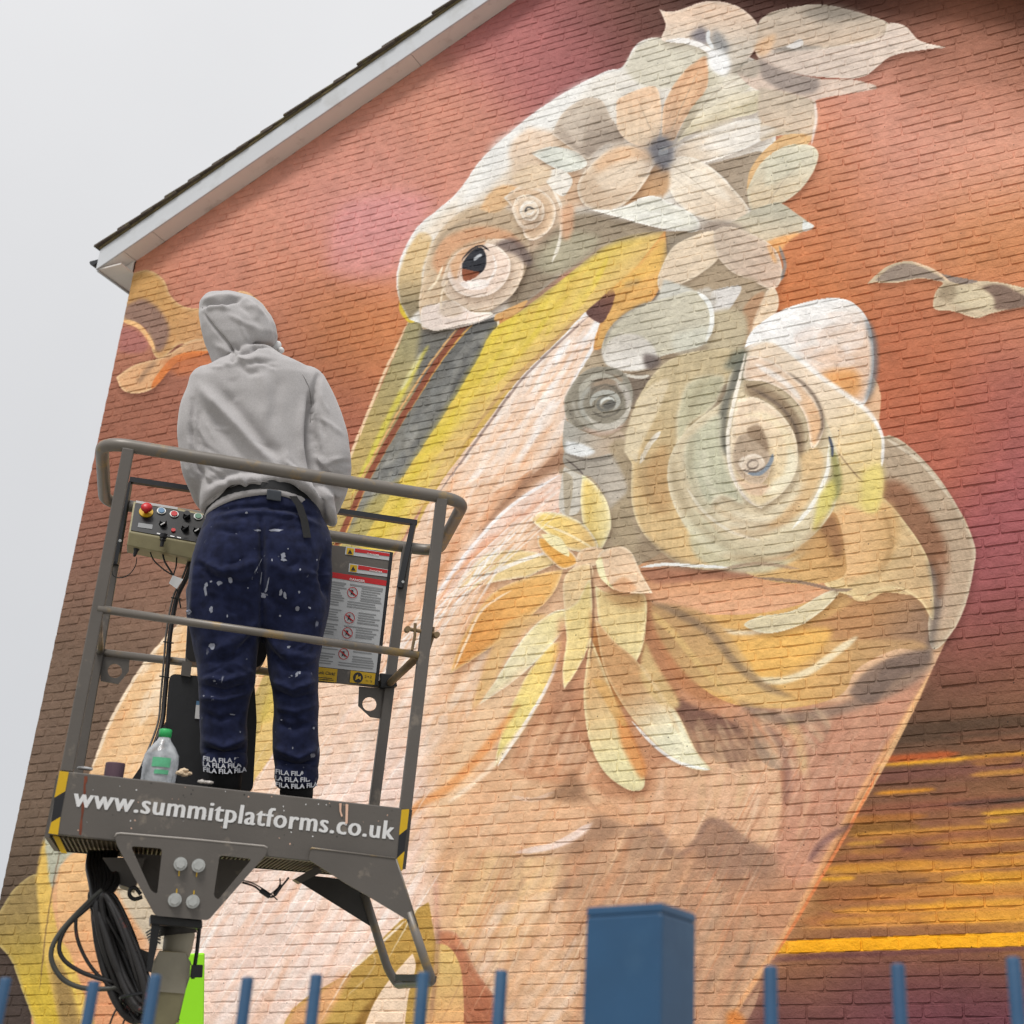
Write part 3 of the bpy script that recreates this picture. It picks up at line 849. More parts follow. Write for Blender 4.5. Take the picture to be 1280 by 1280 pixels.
for q_, c_ in (('884,110* 906,98 934,92 952,92 934,106 904,124 872,146', (232,224,206)), ('876,132* 900,120 930,112 950,116 930,130 900,142 868,160', (236,226,204)), ('866,164* 884,150 906,146 918,150 900,158 876,168', (226,210,180)),
    ('872,186* 900,172 940,160 972,160 944,176 904,188', (248,242,234)), ('850,214* 874,214 898,230 914,252 892,244 866,232', (246,236,220)), ('744,224* 764,206 792,198 806,204 786,226 760,242', (240,222,200)),
    ('806,124* 816,128 818,150 812,172 802,160', (242,214,184)), ('852,110* 870,92 880,90 876,110 860,134 846,150', (242,200,160)), ('700,150* 722,136 740,136 734,160 726,184 712,170', (216,202,186)),
    ('770,266* 800,262 836,268 856,278 830,280 796,276', (240,240,232)), ('842,322* 858,308 884,302 886,316 866,336 842,346', (238,220,196)), ('912,296* 936,302 958,318 966,340 944,334 922,316', (226,208,190)),
    ('776,400* 806,384 838,382 852,394 826,410 790,420', (216,212,196)), ('960,200* 984,192 1006,194 998,212 974,226 956,232', (224,220,198))):
    P(q_, c_, s_=2.2, a=.6)
for q_ in ('826,190 850,180 900,166 950,156', '834,204 862,222 900,256', '820,198 790,206 742,232', '822,180 808,150 796,122', '834,178 852,134 876,84', '940,92 900,112 862,150', '730,192 732,160 742,130', '880,292 850,320 834,352', '900,322 936,334 966,356', '960,256 980,226 1010,196'):
    S(q_, (176,160,140), 2.2, .8, a=.45, s_=1.2)
for q_ in ('944,62 980,78 1030,92 1084,94', '951,44 990,34 1040,32 1100,44', '950,62 1010,62 1080,58 1140,58'):
    S(q_, (236,224,208), 2.4, .8, a=.55, s_=1.2)
# top flower and leaf
P('824,12* 842,15 884,2 918,7 942,24 951,44 942,66 914,88 896,78 868,56 842,54 827,50 832,32', (234,206,182), rim=(240,222,206), rw=3, g=(880,10,880,70,(214,204,190)))
P('862,46* 876,34 886,44 884,56 872,54', (120,116,126), s_=3, a=.8)
P('892,36* 904,46 912,62 900,70 890,56', (130,134,140), s_=3, a=.7)
S('886,38 885,50 892,62', (226,230,232), 5, a=.9)
S('832,52 856,52 876,58 896,72 912,88', (248,246,244), 7, a=.9)
P('886,62* 906,66 914,84 904,96 886,84', (240,240,240), s_=2)
P('944,62* 950,26 984,11 1030,7 1082,19 1112,32 1094,50 1040,60 990,62', (204,188,170), g=(1020,15,1020,60,(214,192,170)), rim=(216,204,188), rw=2)
P('1000,16* 1040,8 1082,20 1060,26 1020,26', (160,150,138), s_=4, a=.8)
P('944,64* 990,62 1040,60 1100,48 1110,30 1132,34 1150,52 1184,60* 1146,64 1112,72 1080,96 1040,98 992,92 952,76', (224,206,192), rim=(234,220,206), rw=2)
P('962,66* 990,56 1012,58 1030,58 1000,64', (150,142,134), s_=1.5, a=.8)
P('982,60* 1000,50 1004,56 994,62', (222,218,214), s_=1)
P('942,60* 956,48 970,44 962,66 950,72', (232,188,144), s_=2, a=.7)
P('920,90* 950,74 990,92 1030,100 1064,100 1096,110 1060,118 1022,126 1018,132 980,122 940,110', (222,200,184), s_=1)
P('948,74* 984,90 1022,100 1018,116 990,118 960,104 950,92', (164,150,142), s_=2)
P('950,110* 990,118 1018,130 1018,168 990,164 950,152', (206,190,170), s_=1.5, g=(980,115,980,165,(222,200,176)))
S('1018,128 1020,150 1014,182', (240,226,218), 3, a=.8)
P('912,84* 934,74 950,80 944,98 920,92', (170,162,148), s_=2, a=.7)
# leaves right of the cheek
P('940,264* 972,254 996,268 1018,284* 990,296 956,306 920,306 900,290', (196,190,170), g=(960,260,960,305,(222,204,176)))
P('1004,276* 1018,284 1004,290', (226,228,224), s_=1)
P('952,306* 976,296 1000,292 984,304 972,320 960,314', (242,180,116), s_=1.5)
P('872,288* 890,276 924,282 930,300 900,300', (164,148,134), s_=3)
P('834,300* 852,292 870,292 850,316 830,340', (150,138,122), s_=3, a=.8)
P('826,366* 822,350 836,316 856,300 896,290 900,320 874,344 850,356', (230,210,184), rim=(238,222,198), rw=2)
P('897,322* 892,292 912,284 946,296 970,314 978,344 966,362 940,352 914,340', (216,196,176), rim=(232,216,196), rw=2, g=(910,300,970,350,(206,180,160)))
S('974,308 981,332 976,352', (140,140,140), 4, a=.8)
S('960,306 970,330', (236,180,120), 5, a=.8, s_=1.5)
P('866,358* 896,330 914,344 946,352 930,380 900,390 870,372', (178,158,132), s_=2)
P('890,364* 926,358 914,384 902,392 888,388', (220,216,212), s_=1)
P('862,368* 886,360 896,378 884,390', (206,200,190), s_=1.5, a=.8)
P('934,424* 944,392 962,360 972,368 972,388 956,404', (236,212,182), rim=(242,224,200), rw=2)
P('918,410* 936,376 956,366 944,396 932,432', (190,150,116), s_=1.5)
P('880,400* 900,388 930,392 932,430 900,440 880,432', (196,182,152), s_=2)
P('830,350* 824,368 812,392 850,376 868,364', (206,204,194), s_=1.5)
# grey petal
P('752,434* 764,408 796,384 836,372 868,364 884,376 890,404 880,430 850,440 822,448 806,462 780,464 758,456', (204,198,178), rim=(216,212,196), rw=3)
P('752,440* 770,420 800,420 820,440 812,460 780,464 758,456', (206,200,190), g=(780,420,790,462,(232,228,222)), s_=1.5)
P('808,462* 804,444 822,446 826,454 818,462', (112,100,96), s_=2.5, a=.9)
S('872,366 886,380 890,404 882,430', (246,248,246), 6, a=.9)
S('754,436 764,410 792,386 826,374', (122,112,104), 3, a=.6, s_=1.5)
P('840,420* 870,410 886,410 880,432 846,442', (218,218,204), s_=3, a=.7)
P('776,470* 806,468 816,474 800,494 792,510 780,480', (124,110,98), s_=2, a=.8)
S('770,466 796,472 812,470', (232,228,216), 4, a=.8)
# small grey rose
P('707,520* 706,500 716,480 732,464 752,459 776,464 790,484 788,512 778,532 756,542 730,538 714,532', (150,143,128), rim=(170,164,150), rw=2)
ARC(756,500,32,30,230,390,9,(178,174,162),rot=0,a=.6,s_=2.5)
ARC(752,506,26,24,100,300,6,(190,190,182),rot=0,a=.7,s_=1.5)
P('738,476* 760,466 776,478 776,500 760,490 740,494', (140,130,116), s_=1.5)
P('740,480* 770,470 778,478 750,484', (172,150,128), s_=1.5, a=.8)
ARC(756,504,17,13,170,420,6,(184,184,176),rot=-10,a=.95)
ARC(758,505,11,8,0,360,4,(128,126,118),rot=-20)
ARC(759,504,8,5.5,180,420,3.5,(206,208,202),rot=-20)
P('752,508* 764,500 770,506 760,512', (106,104,98), s_=1)
ARC(752,512,28,26,30,130,7,(200,200,192),rot=0,a=.6,s_=2)
ARC(752,506,38,36,40,130,6,(204,178,160),rot=0,a=.8,s_=1.5)
ARC(752,505,34,31,-60,20,7,(206,198,190),a=.8,s_=1.5)
P('726,506* 730,488 748,474 768,476 782,492 776,478 760,468 740,470 724,484', (192,188,174), s_=1.2, a=.8)
P('730,514* 742,526 762,530 780,518 788,500 786,518 770,536 746,536', (206,200,188), s_=1.2, a=.85)
S('736,502 744,486 760,482 774,492 777,506', (116,110,98), 3, a=.7, s_=1.2)
S('740,514 752,521 768,518 778,508', (110,104,94), 3, a=.7, s_=1.2)
S('716,500 722,520 738,534', (196,192,180), 4, a=.6, s_=1.5)
S('712,508 718,528 736,542', (118,112,102), 4, a=.5, s_=2)
P('706,524* 726,538 756,548 776,540 782,556 774,570 740,576 706,566', (178,174,164), s_=1, g=(710,540,770,560,(196,176,154)))
P('708,552* 730,556 744,566 726,572 708,566', (226,228,228), s_=1.5)
P('705,566* 736,574 776,566 786,590 782,630 770,650 756,620 740,598 728,594 706,582', (166,158,146), g=(720,580,780,620,(196,186,172)))
S('706,568 740,576 776,568', (130,122,112), 4, a=.7)
P('706,584* 726,594 730,596 724,640 700,640 702,600', (206,200,188), s_=1)
P('704,590* 706,640 712,642 716,600', (178,164,140), s_=1, a=.8)
S('707,574 722,586 730,595', (110,100,94), 1.8)
P('760,560* 776,548 800,580 790,640 800,690 770,690 762,640 784,610', (176,158,130), s_=2)
# curl of tan petals left of the rose
P('790,580* 782,560 790,520 808,480 838,450 880,438 930,436* 926,470 900,486 880,520 852,556 838,600 850,640 870,670 906,690 960,696 900,712 850,706 806,670 790,630', (208,190,152), rim=(222,206,170), rw=3, g=(880,450,820,660,(214,184,134)))
P('780,566* 786,530 806,488 836,476 820,520 800,560 796,578', (222,206,174), s_=1.5)
S('826,540 812,556 800,580', (244,242,236), 6, a=.9)
P('846,520* 860,480 890,470 906,476 890,510 862,530 848,560', (196,190,160), s_=2, rim=(222,216,190), rw=3)
P('800,590* 830,556 838,580 836,640 820,640 804,620', (196,158,110), s_=4, a=.8)
P('806,670* 850,700 900,712 860,712 810,706 796,690', (150,130,106), s_=3, a=.7)
# big rose
P('931,436* 940,414 974,390 1014,377 1046,373 1070,382 1086,404 1092,440 1090,474 1080,506 1058,498 1028,476 1000,456 962,428', (242,240,238), rim=(246,248,250), rw=5, g=(1000,400,1060,480,(240,206,180)))
P('1024,468* 1046,462 1070,464 1076,486 1064,498 1040,486', (236,166,96), s_=4, a=.85)
S('1082,398 1092,430 1092,470 1082,504', (120,128,136), 8, a=.75, s_=2)
HATCH('990,400* 1060,390 1080,420 1060,460 1000,440', 150, 30, [(248,240,236),(240,214,196),(236,196,166)], (20,50), (4,9), (.2,.45))
P('931,438* 962,426 1000,452 1024,472 1062,498 1090,522 1102,546 1101,576 1104,606 1096,640 1070,636 1040,610 1030,560 1020,510 980,480 950,476', (242,222,198), s_=1.5, g=(1000,480,1090,640,(228,202,140)))
S('932,438 964,426 1002,452 1026,472 1062,497 1088,519 1101,545', (250,248,244), 6, a=.85, s_=1.5)
P('931,440* 950,462 1000,490 1034,530 1050,590 1040,640 1004,680 956,696 904,690 862,664 838,620 836,576 856,540 884,516 904,500 912,470', (216,200,168), rim=(232,220,192), rw=6)
P('932,440* 928,474 914,500 908,540 912,570 900,560 898,520 908,488 918,462', (112,112,104), s_=2.5, a=.85)
P('918,440* 934,436 932,450 922,462 905,460', (120,124,112), s_=3, a=.8)
P('860,600* 856,560 880,530 900,520 902,560 916,600 930,630 900,620 880,640', (200,198,172), s_=3, rim=(224,220,196), rw=3)
S('932,442 924,476 916,510 910,548 914,590 932,622 952,636', (246,238,224), 5)
P('934,446* 960,450 996,476 1020,504 1030,530 1024,552 1014,560 1006,520 984,492 956,478 930,474', (238,212,188), rim=(246,232,216), rw=3, g=(950,460,1026,540,(226,184,142)))
S('944,456 980,478 1002,502', (250,248,246), 7, a=.7, s_=1.5)
S('984,466 1008,484 1024,508 1028,534 1020,552', (120,104,92), 4, a=.8, s_=1.5)
P('930,480* 952,482 980,498 1002,528 1006,560 1000,572 984,530 962,504 936,496', (160,138,112), s_=2)
S('936,484 970,504 992,530 1000,560', (112,96,84), 4, a=.7, s_=1.5)
P('922,500* 946,498 974,516 994,546 996,584 982,612 960,630 946,634 926,612 914,580 914,540', (228,206,180), rim=(238,224,200), rw=5, g=(930,510,980,610,(236,214,172)))
S('930,520 956,520 980,540 990,570 984,600 966,622', (246,232,196), 9, a=.6, s_=2)
P('916,570* 922,548 938,542 954,552 962,572 962,590 950,606 930,600 920,586', (190,168,144), rim=(206,184,160), rw=3)
P('934,536* 948,532 958,548 960,566 950,556 936,546', (160,136,112), s_=1.5)
P('922,580* 928,572 944,568 956,578 950,590 934,594', (222,204,184), s_=1)
ARC(940,580,14,10,160,380,3,(236,222,204),rot=-15)
ARC(941,581,7,5,0,360,2.4,(150,134,120),rot=-15)
S('934,592 950,592 962,580 966,568', (140,150,162), 5)
S('928,588 944,590 956,584', (120,108,100), 2)
P('918,596* 934,604 956,606 964,612 950,620 934,616', (226,196,166), s_=1.5)
P('985,560* 996,572 992,596 976,614 956,620 966,604 980,590', (240,232,206), s_=2, a=.8)
ARC(950,590,62,60,30,130,9,(240,230,206),a=.55,s_=3)
ARC(946,590,70,68,40,140,8,(186,156,124),a=.4,s_=3)
ARC(948,588,84,82,0,120,9,(240,230,198),a=.6,s_=3)
S('868,590 872,616 890,640 916,656 950,662', (236,226,200), 9, a=.6, s_=2.5)
ARC(946,594,94,90,30,150,12,(210,200,168),a=.45,s_=4)
ARC(944,592,104,104,45,140,9,(236,222,184),a=.6,s_=3)
ARC(944,600,112,108,40,130,8,(190,156,112),a=.4,s_=3)
P('1000,570* 1020,560 1030,580 1016,620 990,650 960,660 980,640 1000,610', (226,190,138), s_=2.5, a=.8)
S('1036,556 1034,590 1016,630 990,662', (246,244,236), 5, a=.9)
P('1036,560* 1046,570 1052,600 1046,626 1034,620 1040,590', (150,146,86), s_=2, a=.85)
P('1024,620* 1040,600 1044,620 1030,650 1016,664', (226,212,116), s_=2, a=.85)
S('1036,546 1040,560 1040,572', (90,96,110), 3.5)
S('1046,564 1066,590 1082,606', (150,120,92), 1.6, a=.7)
P('1078,590* 1100,580 1104,610 1094,640 1076,632', (234,216,120), s_=4, a=.75)
S('1092,522 1103,548 1102,584', (252,252,252), 4, a=.8)
P('860,640* 880,650 920,690 980,700 1010,688 960,716 900,712 866,690', (206,204,176), s_=2, a=.75)
P('852,652* 866,636 900,670 950,690 1000,680 980,696 920,700 880,684', (224,216,186), s_=1.5, a=.75)
S('858,610 880,640 912,664 950,676', (240,232,214), 4, a=.7)
S('800,710 834,706 870,708 912,710', (236,236,232), 4)
S('905,711 950,705 1000,712', (170,140,120), 4, a=.6)
# lily on the chest
P('728,594* 742,604 758,626 764,652 760,672 748,690 736,676 728,650 726,620', (228,200,120), rim=(242,232,194), rw=4, g=(732,640,760,640,(240,222,160)))
P('662,650* 676,640 706,644 732,658 748,684 730,690 708,686 690,672', (238,208,124), rim=(226,222,206), rw=3, g=(680,645,740,685,(236,198,130)))
P('672,670* 690,676 714,690 722,704 704,712 688,700 674,684', (230,170,84), rim=(240,230,220), rw=2)
S('680,656 710,668 742,686', (246,226,180), 3)
P('676,668* 700,672 712,696 690,684', (244,232,182), s_=1)
P('720,706* 724,690 742,684 758,690 752,704 730,712 714,726 708,722', (232,198,160), rim=(244,220,190), rw=2)
P('706,766* 704,730 714,712 738,706 740,726 724,752', (234,204,156), rim=(242,220,184), rw=2)
P('705,764* 722,752 738,726 739,790 728,826 706,862* 703,840 708,800', (236,212,146), rim=(240,224,180), rw=2)
P('740,720* 752,726 770,742 800,744 806,770 806,796 798,820 780,850 790,870 820,880 850,870 820,800 812,756 790,738', (186,130,92), s_=3)
P('744,732* 756,740 780,746 806,744 807,786 800,818 779,853* 762,826 750,790', (232,204,144), rim=(242,228,182), rw=3, g=(760,750,780,840,(240,222,164)))
P('752,740* 780,738 806,744 800,760 770,756', (190,148,98), s_=3, a=.75)
P('746,702* 752,690 774,683 790,692 800,714 816,742* 794,742 770,738 752,722', (238,206,172), rim=(242,226,200), rw=2)
P('745,702* 752,698 758,722 768,738 750,722', (244,236,190), s_=.8)
P('764,734* 780,722 796,736 780,742', (232,176,130), s_=1.5, a=.8)
P('738,760* 746,790 760,824 776,856 800,880 780,884 756,870 742,840 738,800', (200,140,84), s_=2)
P('738,796* 752,830 764,862 776,896 790,925 802,955 806,980 798,989 780,985 756,966 740,936 732,900 730,860', (208,168,118), rim=(236,222,176), rw=3, g=(742,850,780,960,(244,232,180)))
P('770,884* 784,904 796,930 808,960 802,974 784,946 774,920', (228,150,84), s_=2, a=.85)
P('740,850* 756,852 776,886 784,910 770,900 752,870', (222,172,104), s_=1.5, a=.8)
P('744,772* 766,800 792,822 820,858 846,890 862,922 874,944 891,963* 866,962 834,944 800,910 774,874 754,832', (202,156,108), rim=(226,196,150), rw=2.5, g=(780,850,838,928,(246,240,208)))
S('790,902 820,934 850,954 888,963', (246,248,248), 4, a=.85)
P('806,800* 820,830 850,880 834,884 812,868 800,840', (216,186,130), s_=2, a=.9)
S('800,830 826,870 850,920', (232,204,160), 5, a=.6, s_=1.5)
S('738,704 742,760 738,830', (140,104,80), 2.5, a=.7)
# bird on the right
P('1084,356* 1108,334 1138,327 1166,338 1196,350 1230,352 1262,356 1320,372* 1320,384* 1280,384 1240,392 1220,398 1192,390 1170,388 1166,380 1170,364 1178,354 1150,349 1120,354 1096,354', (206,186,156), rim=(226,208,176), rw=2)
P('1094,352* 1112,336 1136,330 1166,342 1180,352 1150,348 1120,352', (160,142,128), s_=1)
P('1172,342* 1200,348 1222,352 1204,356 1186,352', (150,134,124), s_=1)
P('1226,360* 1250,356 1280,370 1300,380* 1260,388 1242,386 1240,372', (136,112,98), s_=1.5)
P('1186,362* 1216,358 1240,372 1240,386 1214,388 1190,380', (214,198,166), s_=2)
P('1172,372* 1176,360 1190,356 1196,368 1188,378', (150,130,104), s_=2.5, a=.6)
S('1140,328 1166,338 1186,352', (236,204,172), 2.5)
for q_, c_, w_, a_ in (('838,560 846,610 872,654 916,686 960,696', (172,154,122), 10, .5), ('868,540 862,580 874,624 906,656', (176,164,134), 8, .55), ('1004,616 980,650 944,668 910,660', (186,150,112), 8, .5), ('1034,640 1004,682 954,700 900,694', (166,132,94), 8, .5),
    ('830,520 812,552 804,590 816,630', (176,152,114), 8, .5), ('884,470 868,500 862,534', (170,160,130), 7, .55), ('960,640 990,626 1008,596', (240,230,204), 6, .5), ('880,560 884,600 904,634', (232,226,204), 7, .5)):
    S(q_, c_, w_, a=a_, s_=3.2)
# long pale feathers sweeping down from the chest
for _i in range(60):
    _t = mrng.random()
    _x0, _y0 = 704 - _t*150 + mrng.uniform(-8, 20), 596 + _t*150 + mrng.uniform(-6, 30)
    _ln = mrng.uniform(60, 190)
    _c = [(252,248,246),(250,238,226),(244,206,176),(236,176,132),(252,250,248)][mrng.integers(5)]
    if _x0 > 640 and _y0 > 690: continue
    S(np.array([(_x0, _y0), (_x0-_ln*.46, _y0+_ln*.42), (_x0-_ln*.78, _y0+_ln*.96)]), _c, mrng.uniform(1.5, 6), .8, a=mrng.uniform(.3, .75), s_=1)
for _i in range(70):
    _x0, _y0 = mrng.uniform(230, 560), mrng.uniform(900, 1160)
    _ln = mrng.uniform(50, 150)
    S(np.array([(_x0, _y0), (_x0-_ln*.32, _y0+_ln*.5), (_x0-_ln*.6, _y0+_ln)]), (253,248,244), mrng.uniform(1.5, 5), .8, a=mrng.uniform(.25, .6), s_=1)
for _i in range(60):
    _x0, _y0 = mrng.uniform(600, 960), mrng.uniform(960, 1160)
    _ln = mrng.uniform(60, 170)
    if _x0 > 1150 - _y0*.16: continue
    _c = [(246,222,190),(176,130,98),(214,140,96),(240,196,150)][mrng.integers(4)]
    S(np.array([(_x0, _y0), (_x0-_ln*.2, _y0+_ln*.5), (_x0-_ln*.46, _y0+_ln)]), _c, mrng.uniform(1.5, 5), .8, a=mrng.uniform(.2, .45), s_=1)
for _i in range(46):      # streaked flank on the right
    _y0 = mrng.uniform(880, 1080)
    _x0 = 1160 - (_y0-848)*.56 - mrng.uniform(14, 150)
    _ln = mrng.uniform(50, 130)
    _c = [(236,196,166),(170,112,86),(226,150,110),(214,176,150)][mrng.integers(4)]
    S(np.array([(_x0, _y0), (_x0-_ln*.24, _y0+_ln*.5), (_x0-_ln*.5, _y0+_ln)]), _c, mrng.uniform(1.5, 6), .8, a=mrng.uniform(.15, .4), s_=1.2)
P('684,994* 700,986 712,966 720,967 727,990 714,1000 698,1002', (158,120,92), s_=3, a=.7)
S('722,970 732,996 750,1016', (190,144,112), 4, a=.7, s_=1.5)
S('656,1067 700,1056 724,1044 742,1028', (242,220,208), 6, a=.8, s_=1.3)
P('742,1024* 752,1018 768,1028 770,1042 748,1052 734,1048', (166,128,102), s_=4, a=.6)
S('796,1040 812,1034 826,1044 836,1060', (140,110,98), 8, a=.5, s_=3)
P('868,1060* 880,1034 892,1026 908,1030 936,1052 966,1066 960,1090 900,1092', (160,126,106), s_=5, a=.5)
S('866,1060 880,1034 892,1026 908,1031 936,1054 966,1067', (148,114,98), 4, a=.7, s_=2)
MUR[:] = 166 + (MUR-168)*1.07
MUR[:] = MUR*.90 + (MUR @ np.array((.3, .59, .11), np.float32))[..., None]*.10
# overall brushy mottling of the paint
def smooth_noise(n, cell):
    k = n // cell + 3
    g = mrng.normal(size=(k, k)).astype(np.float32)
    i = np.arange(n) / cell
    i0 = i.astype(int)
    f = (i - i0).astype(np.float32)
    f = f*f*(3-2*f)
    t = g[i0]*(1-f)[:, None] + g[i0+1]*f[:, None]
    return t[:, i0]*(1-f)[None] + t[:, i0+1]*f[None]
_n = smooth_noise(MN, 60)*.010 + smooth_noise(MN, 23)*.012 + smooth_noise(MN, 9)*.013 + smooth_noise(MN, 4)*.012
MUR *= (1 + _n)[..., None]
MUR[:] = np.clip(MUR, 0, 255)
# ------------------------------------------------------------------ the mural print on the wall
WALL_O = Vector((0, WDIST, 0))
WH = Vector((math.cos(WYAW), math.sin(WYAW), 0))          # along the wall
WN = Vector((math.sin(WYAW), -math.cos(WYAW), 0))         # out of the wall, towards the street
U0, U1, UA = -5.33, 4.03, -.65
PITCHS = .4688
def gz(u):
    return EYE + (7.875 + PITCHS*(u-U0) if u < UA else 7.875 + PITCHS*(UA-U0) - PITCHS*(u-UA))
def wpt(u, z, off=0.):
    return WALL_O + WH*u + Vector((0, 0, z)) + WN*off

TU0, TU1, TZ0, TZ1, TR = -5.6, 4.3, 1.6, 12.4, 220
tw, th = int((TU1-TU0)*TR), int((TZ1-TZ0)*TR)
uu, zz = np.meshgrid(TU0 + (np.arange(tw)+.5)/TR, TZ0 + (np.arange(th)+.5)/TR)
wx, wy, wz = WH.x*uu, WDIST + WH.y*uu, zz - EYE
dep = wx*CF.x + wy*CF.y + wz*CF.z
sx_ = 640 + SHX + F_PX*(wx*CR.x + wy*CR.y + wz*CR.z)/dep + MO - .5
sy_ = 640 + SHY - F_PX*(wx*CU.x + wy*CU.y + wz*CU.z)/dep + MO - .5
sx_ = np.clip(sx_, 0, MN-1.01)
sy_ = np.clip(sy_, 0, MN-1.01)
ix, iy = sx_.astype(int), sy_.astype(int)
fx, fy = (sx_-ix)[..., None], (sy_-iy)[..., None]
tex = (MUR[iy, ix]*(1-fx)*(1-fy) + MUR[iy, ix+1]*fx*(1-fy) + MUR[iy+1, ix]*(1-fx)*fy + MUR[iy+1, ix+1]*fx*fy)/255
buf = np.ones((th, tw, 4), np.float32)
buf[..., :3] = np.clip(tex, 0, 1)
img = bpy.data.images.new('mural_paint', tw, th)
img.pixels.foreach_set(buf.ravel())
img.update()
img.pack()

house = empty('brick_house', WALL_O, 'brick house gable painted with a large pelican and flower mural', 'house', WYAW)

def mural_mat():
    m, n, l, b = new_mat('painted_brick')
    t = n.new('ShaderNodeTexCoord')
    t.object = house
    sp_ = n.new('ShaderNodeSeparateXYZ')
    l.new(t.outputs['Object'], sp_.inputs[0])
    def mr(src, a, c):
        r = n.new('ShaderNodeMapRange')
        r.clamp = False
        r.inputs['From Min'].default_value, r.inputs['From Max'].default_value = a, c
        l.new(src, r.inputs['Value'])
        return r.outputs['Result']
    cb = n.new('ShaderNodeCombineXYZ')
    l.new(mr(sp_.outputs['X'], TU0, TU1), cb.inputs['X'])
    l.new(mr(sp_.outputs['Z'], TZ0, TZ1), cb.inputs['Y'])
    it = n.new('ShaderNodeTexImage')
    it.image = img
    it.extension = 'EXTEND'
    it.interpolation = 'Linear'
    l.new(cb.outputs['Vector'], it.inputs['Vector'])
    # paint film: fine speckle, pin holes and tone drift between coats
    n1 = n.new('ShaderNodeTexNoise')
    n1.inputs['Scale'].default_value = 55
    n1.inputs['Detail'].default_value = 6
    n1.inputs['Roughness'].default_value = .7
    n2 = n.new('ShaderNodeTexNoise')
    n2.inputs['Scale'].default_value = 7
    n2.inputs['Detail'].default_value = 5
    v = n.new('ShaderNodeTexVoronoi')
    v.inputs['Scale'].default_value = 9
    for q in (n1, n2, v):
        l.new(t.outputs['Object'], q.inputs['Vector'])
    r1 = n.new('ShaderNodeMapRange')
    r1.inputs['From Min'].default_value, r1.inputs['From Max'].default_value = .3, .7
    r1.inputs['To Min'].default_value, r1.inputs['To Max'].default_value = .9, 1.07
    l.new(n1.outputs['Fac'], r1.inputs['Value'])
    r2 = n.new('ShaderNodeMapRange')
    r2.inputs['From Min'].default_value, r2.inputs['From Max'].default_value = .3, .7
    r2.inputs['To Min'].default_value, r2.inputs['To Max'].default_value = .94, 1.05
    l.new(n2.outputs['Fac'], r2.inputs['Value'])
    pin = n.new('ShaderNodeMapRange')
    pin.inputs['From Min'].default_value, pin.inputs['From Max'].default_value = .035, .06
    pin.inputs['To Min'].default_value, pin.inputs['To Max'].default_value = .35, 1
    l.new(v.outputs['Distance'], pin.inputs['Value'])
    m1 = n.new('ShaderNodeMath')
    m1.operation = 'MULTIPLY'
    l.new(r1.outputs['Result'], m1.inputs[0])
    l.new(r2.outputs['Result'], m1.inputs[1])
    m2 = n.new('ShaderNodeMath')
    m2.operation = 'MULTIPLY'
    l.new(m1.outputs[0], m2.inputs[0])
    l.new(pin.outputs['Result'], m2.inputs[1])
    sc = n.new('ShaderNodeVectorMath')
    sc.operation = 'SCALE'
    l.new(it.outputs['Color'], sc.inputs[0])
    l.new(m2.outputs[0], sc.inputs['Scale'])
    l.new(sc.outputs['Vector'], b.inputs['Base Color'])
    b.inputs['Roughness'].default_value = .72
    b.inputs['Specular IOR Level'].default_value = .25
    b1 = n.new('ShaderNodeTexNoise')
    b1.inputs['Scale'].default_value = 70
    b1.inputs['Detail'].default_value = 7
    b1.inputs['Roughness'].default_value = .65
    l.new(t.outputs['Object'], b1.inputs['Vector'])
    b2 = n.new('ShaderNodeTexNoise')
    b2.inputs['Scale'].default_value = 22
    b2.inputs['Detail'].default_value = 3
    l.new(t.outputs['Object'], b2.inputs['Vector'])
    ad = n.new('ShaderNodeMath')
    ad.operation = 'MULTIPLY_ADD'
    l.new(b2.outputs['Fac'], ad.inputs[0])
    ad.inputs[1].default_value = 1.3
    l.new(b1.outputs['Fac'], ad.inputs[2])
    bp = n.new('ShaderNodeBump')
    bp.inputs['Strength'].default_value = .95
    bp.inputs['Distance'].default_value = .006
    l.new(ad.outputs[0], bp.inputs['Height'])
    l.new(bp.outputs['Normal'], b.inputs['Normal'])
    return m
M_MUR = mural_mat()
M_BRK = mat('bare_brick', (120, 82, 66), .85, var=.2, scale=8, bump=.6, bscale=60)
M_UPVC = mat('white_board', (196, 199, 203), .45, var=.03, scale=3, dirt=(168, 168, 166), dscale=3, dlo=.5, dhi=.8)
M_SOFF = mat('soffit_board', (222, 216, 210), .55, var=.03, scale=4, dirt=(160, 150, 142), dscale=2.5)
M_TILE = mat('roof_tile', (84, 74, 66), .85, var=.25, scale=10, bump=.6, bscale=40, dirt=(112, 104, 66), dscale=7, dlo=.5, dhi=.7)
M_LICH = mat('verge_mortar', (104, 92, 62), .95, var=.3, scale=25, bump=.8, bscale=60, dirt=(60, 54, 46), dscale=30)
M_GUT = mat('black_plastic', (34, 35, 38), .4, var=.1)

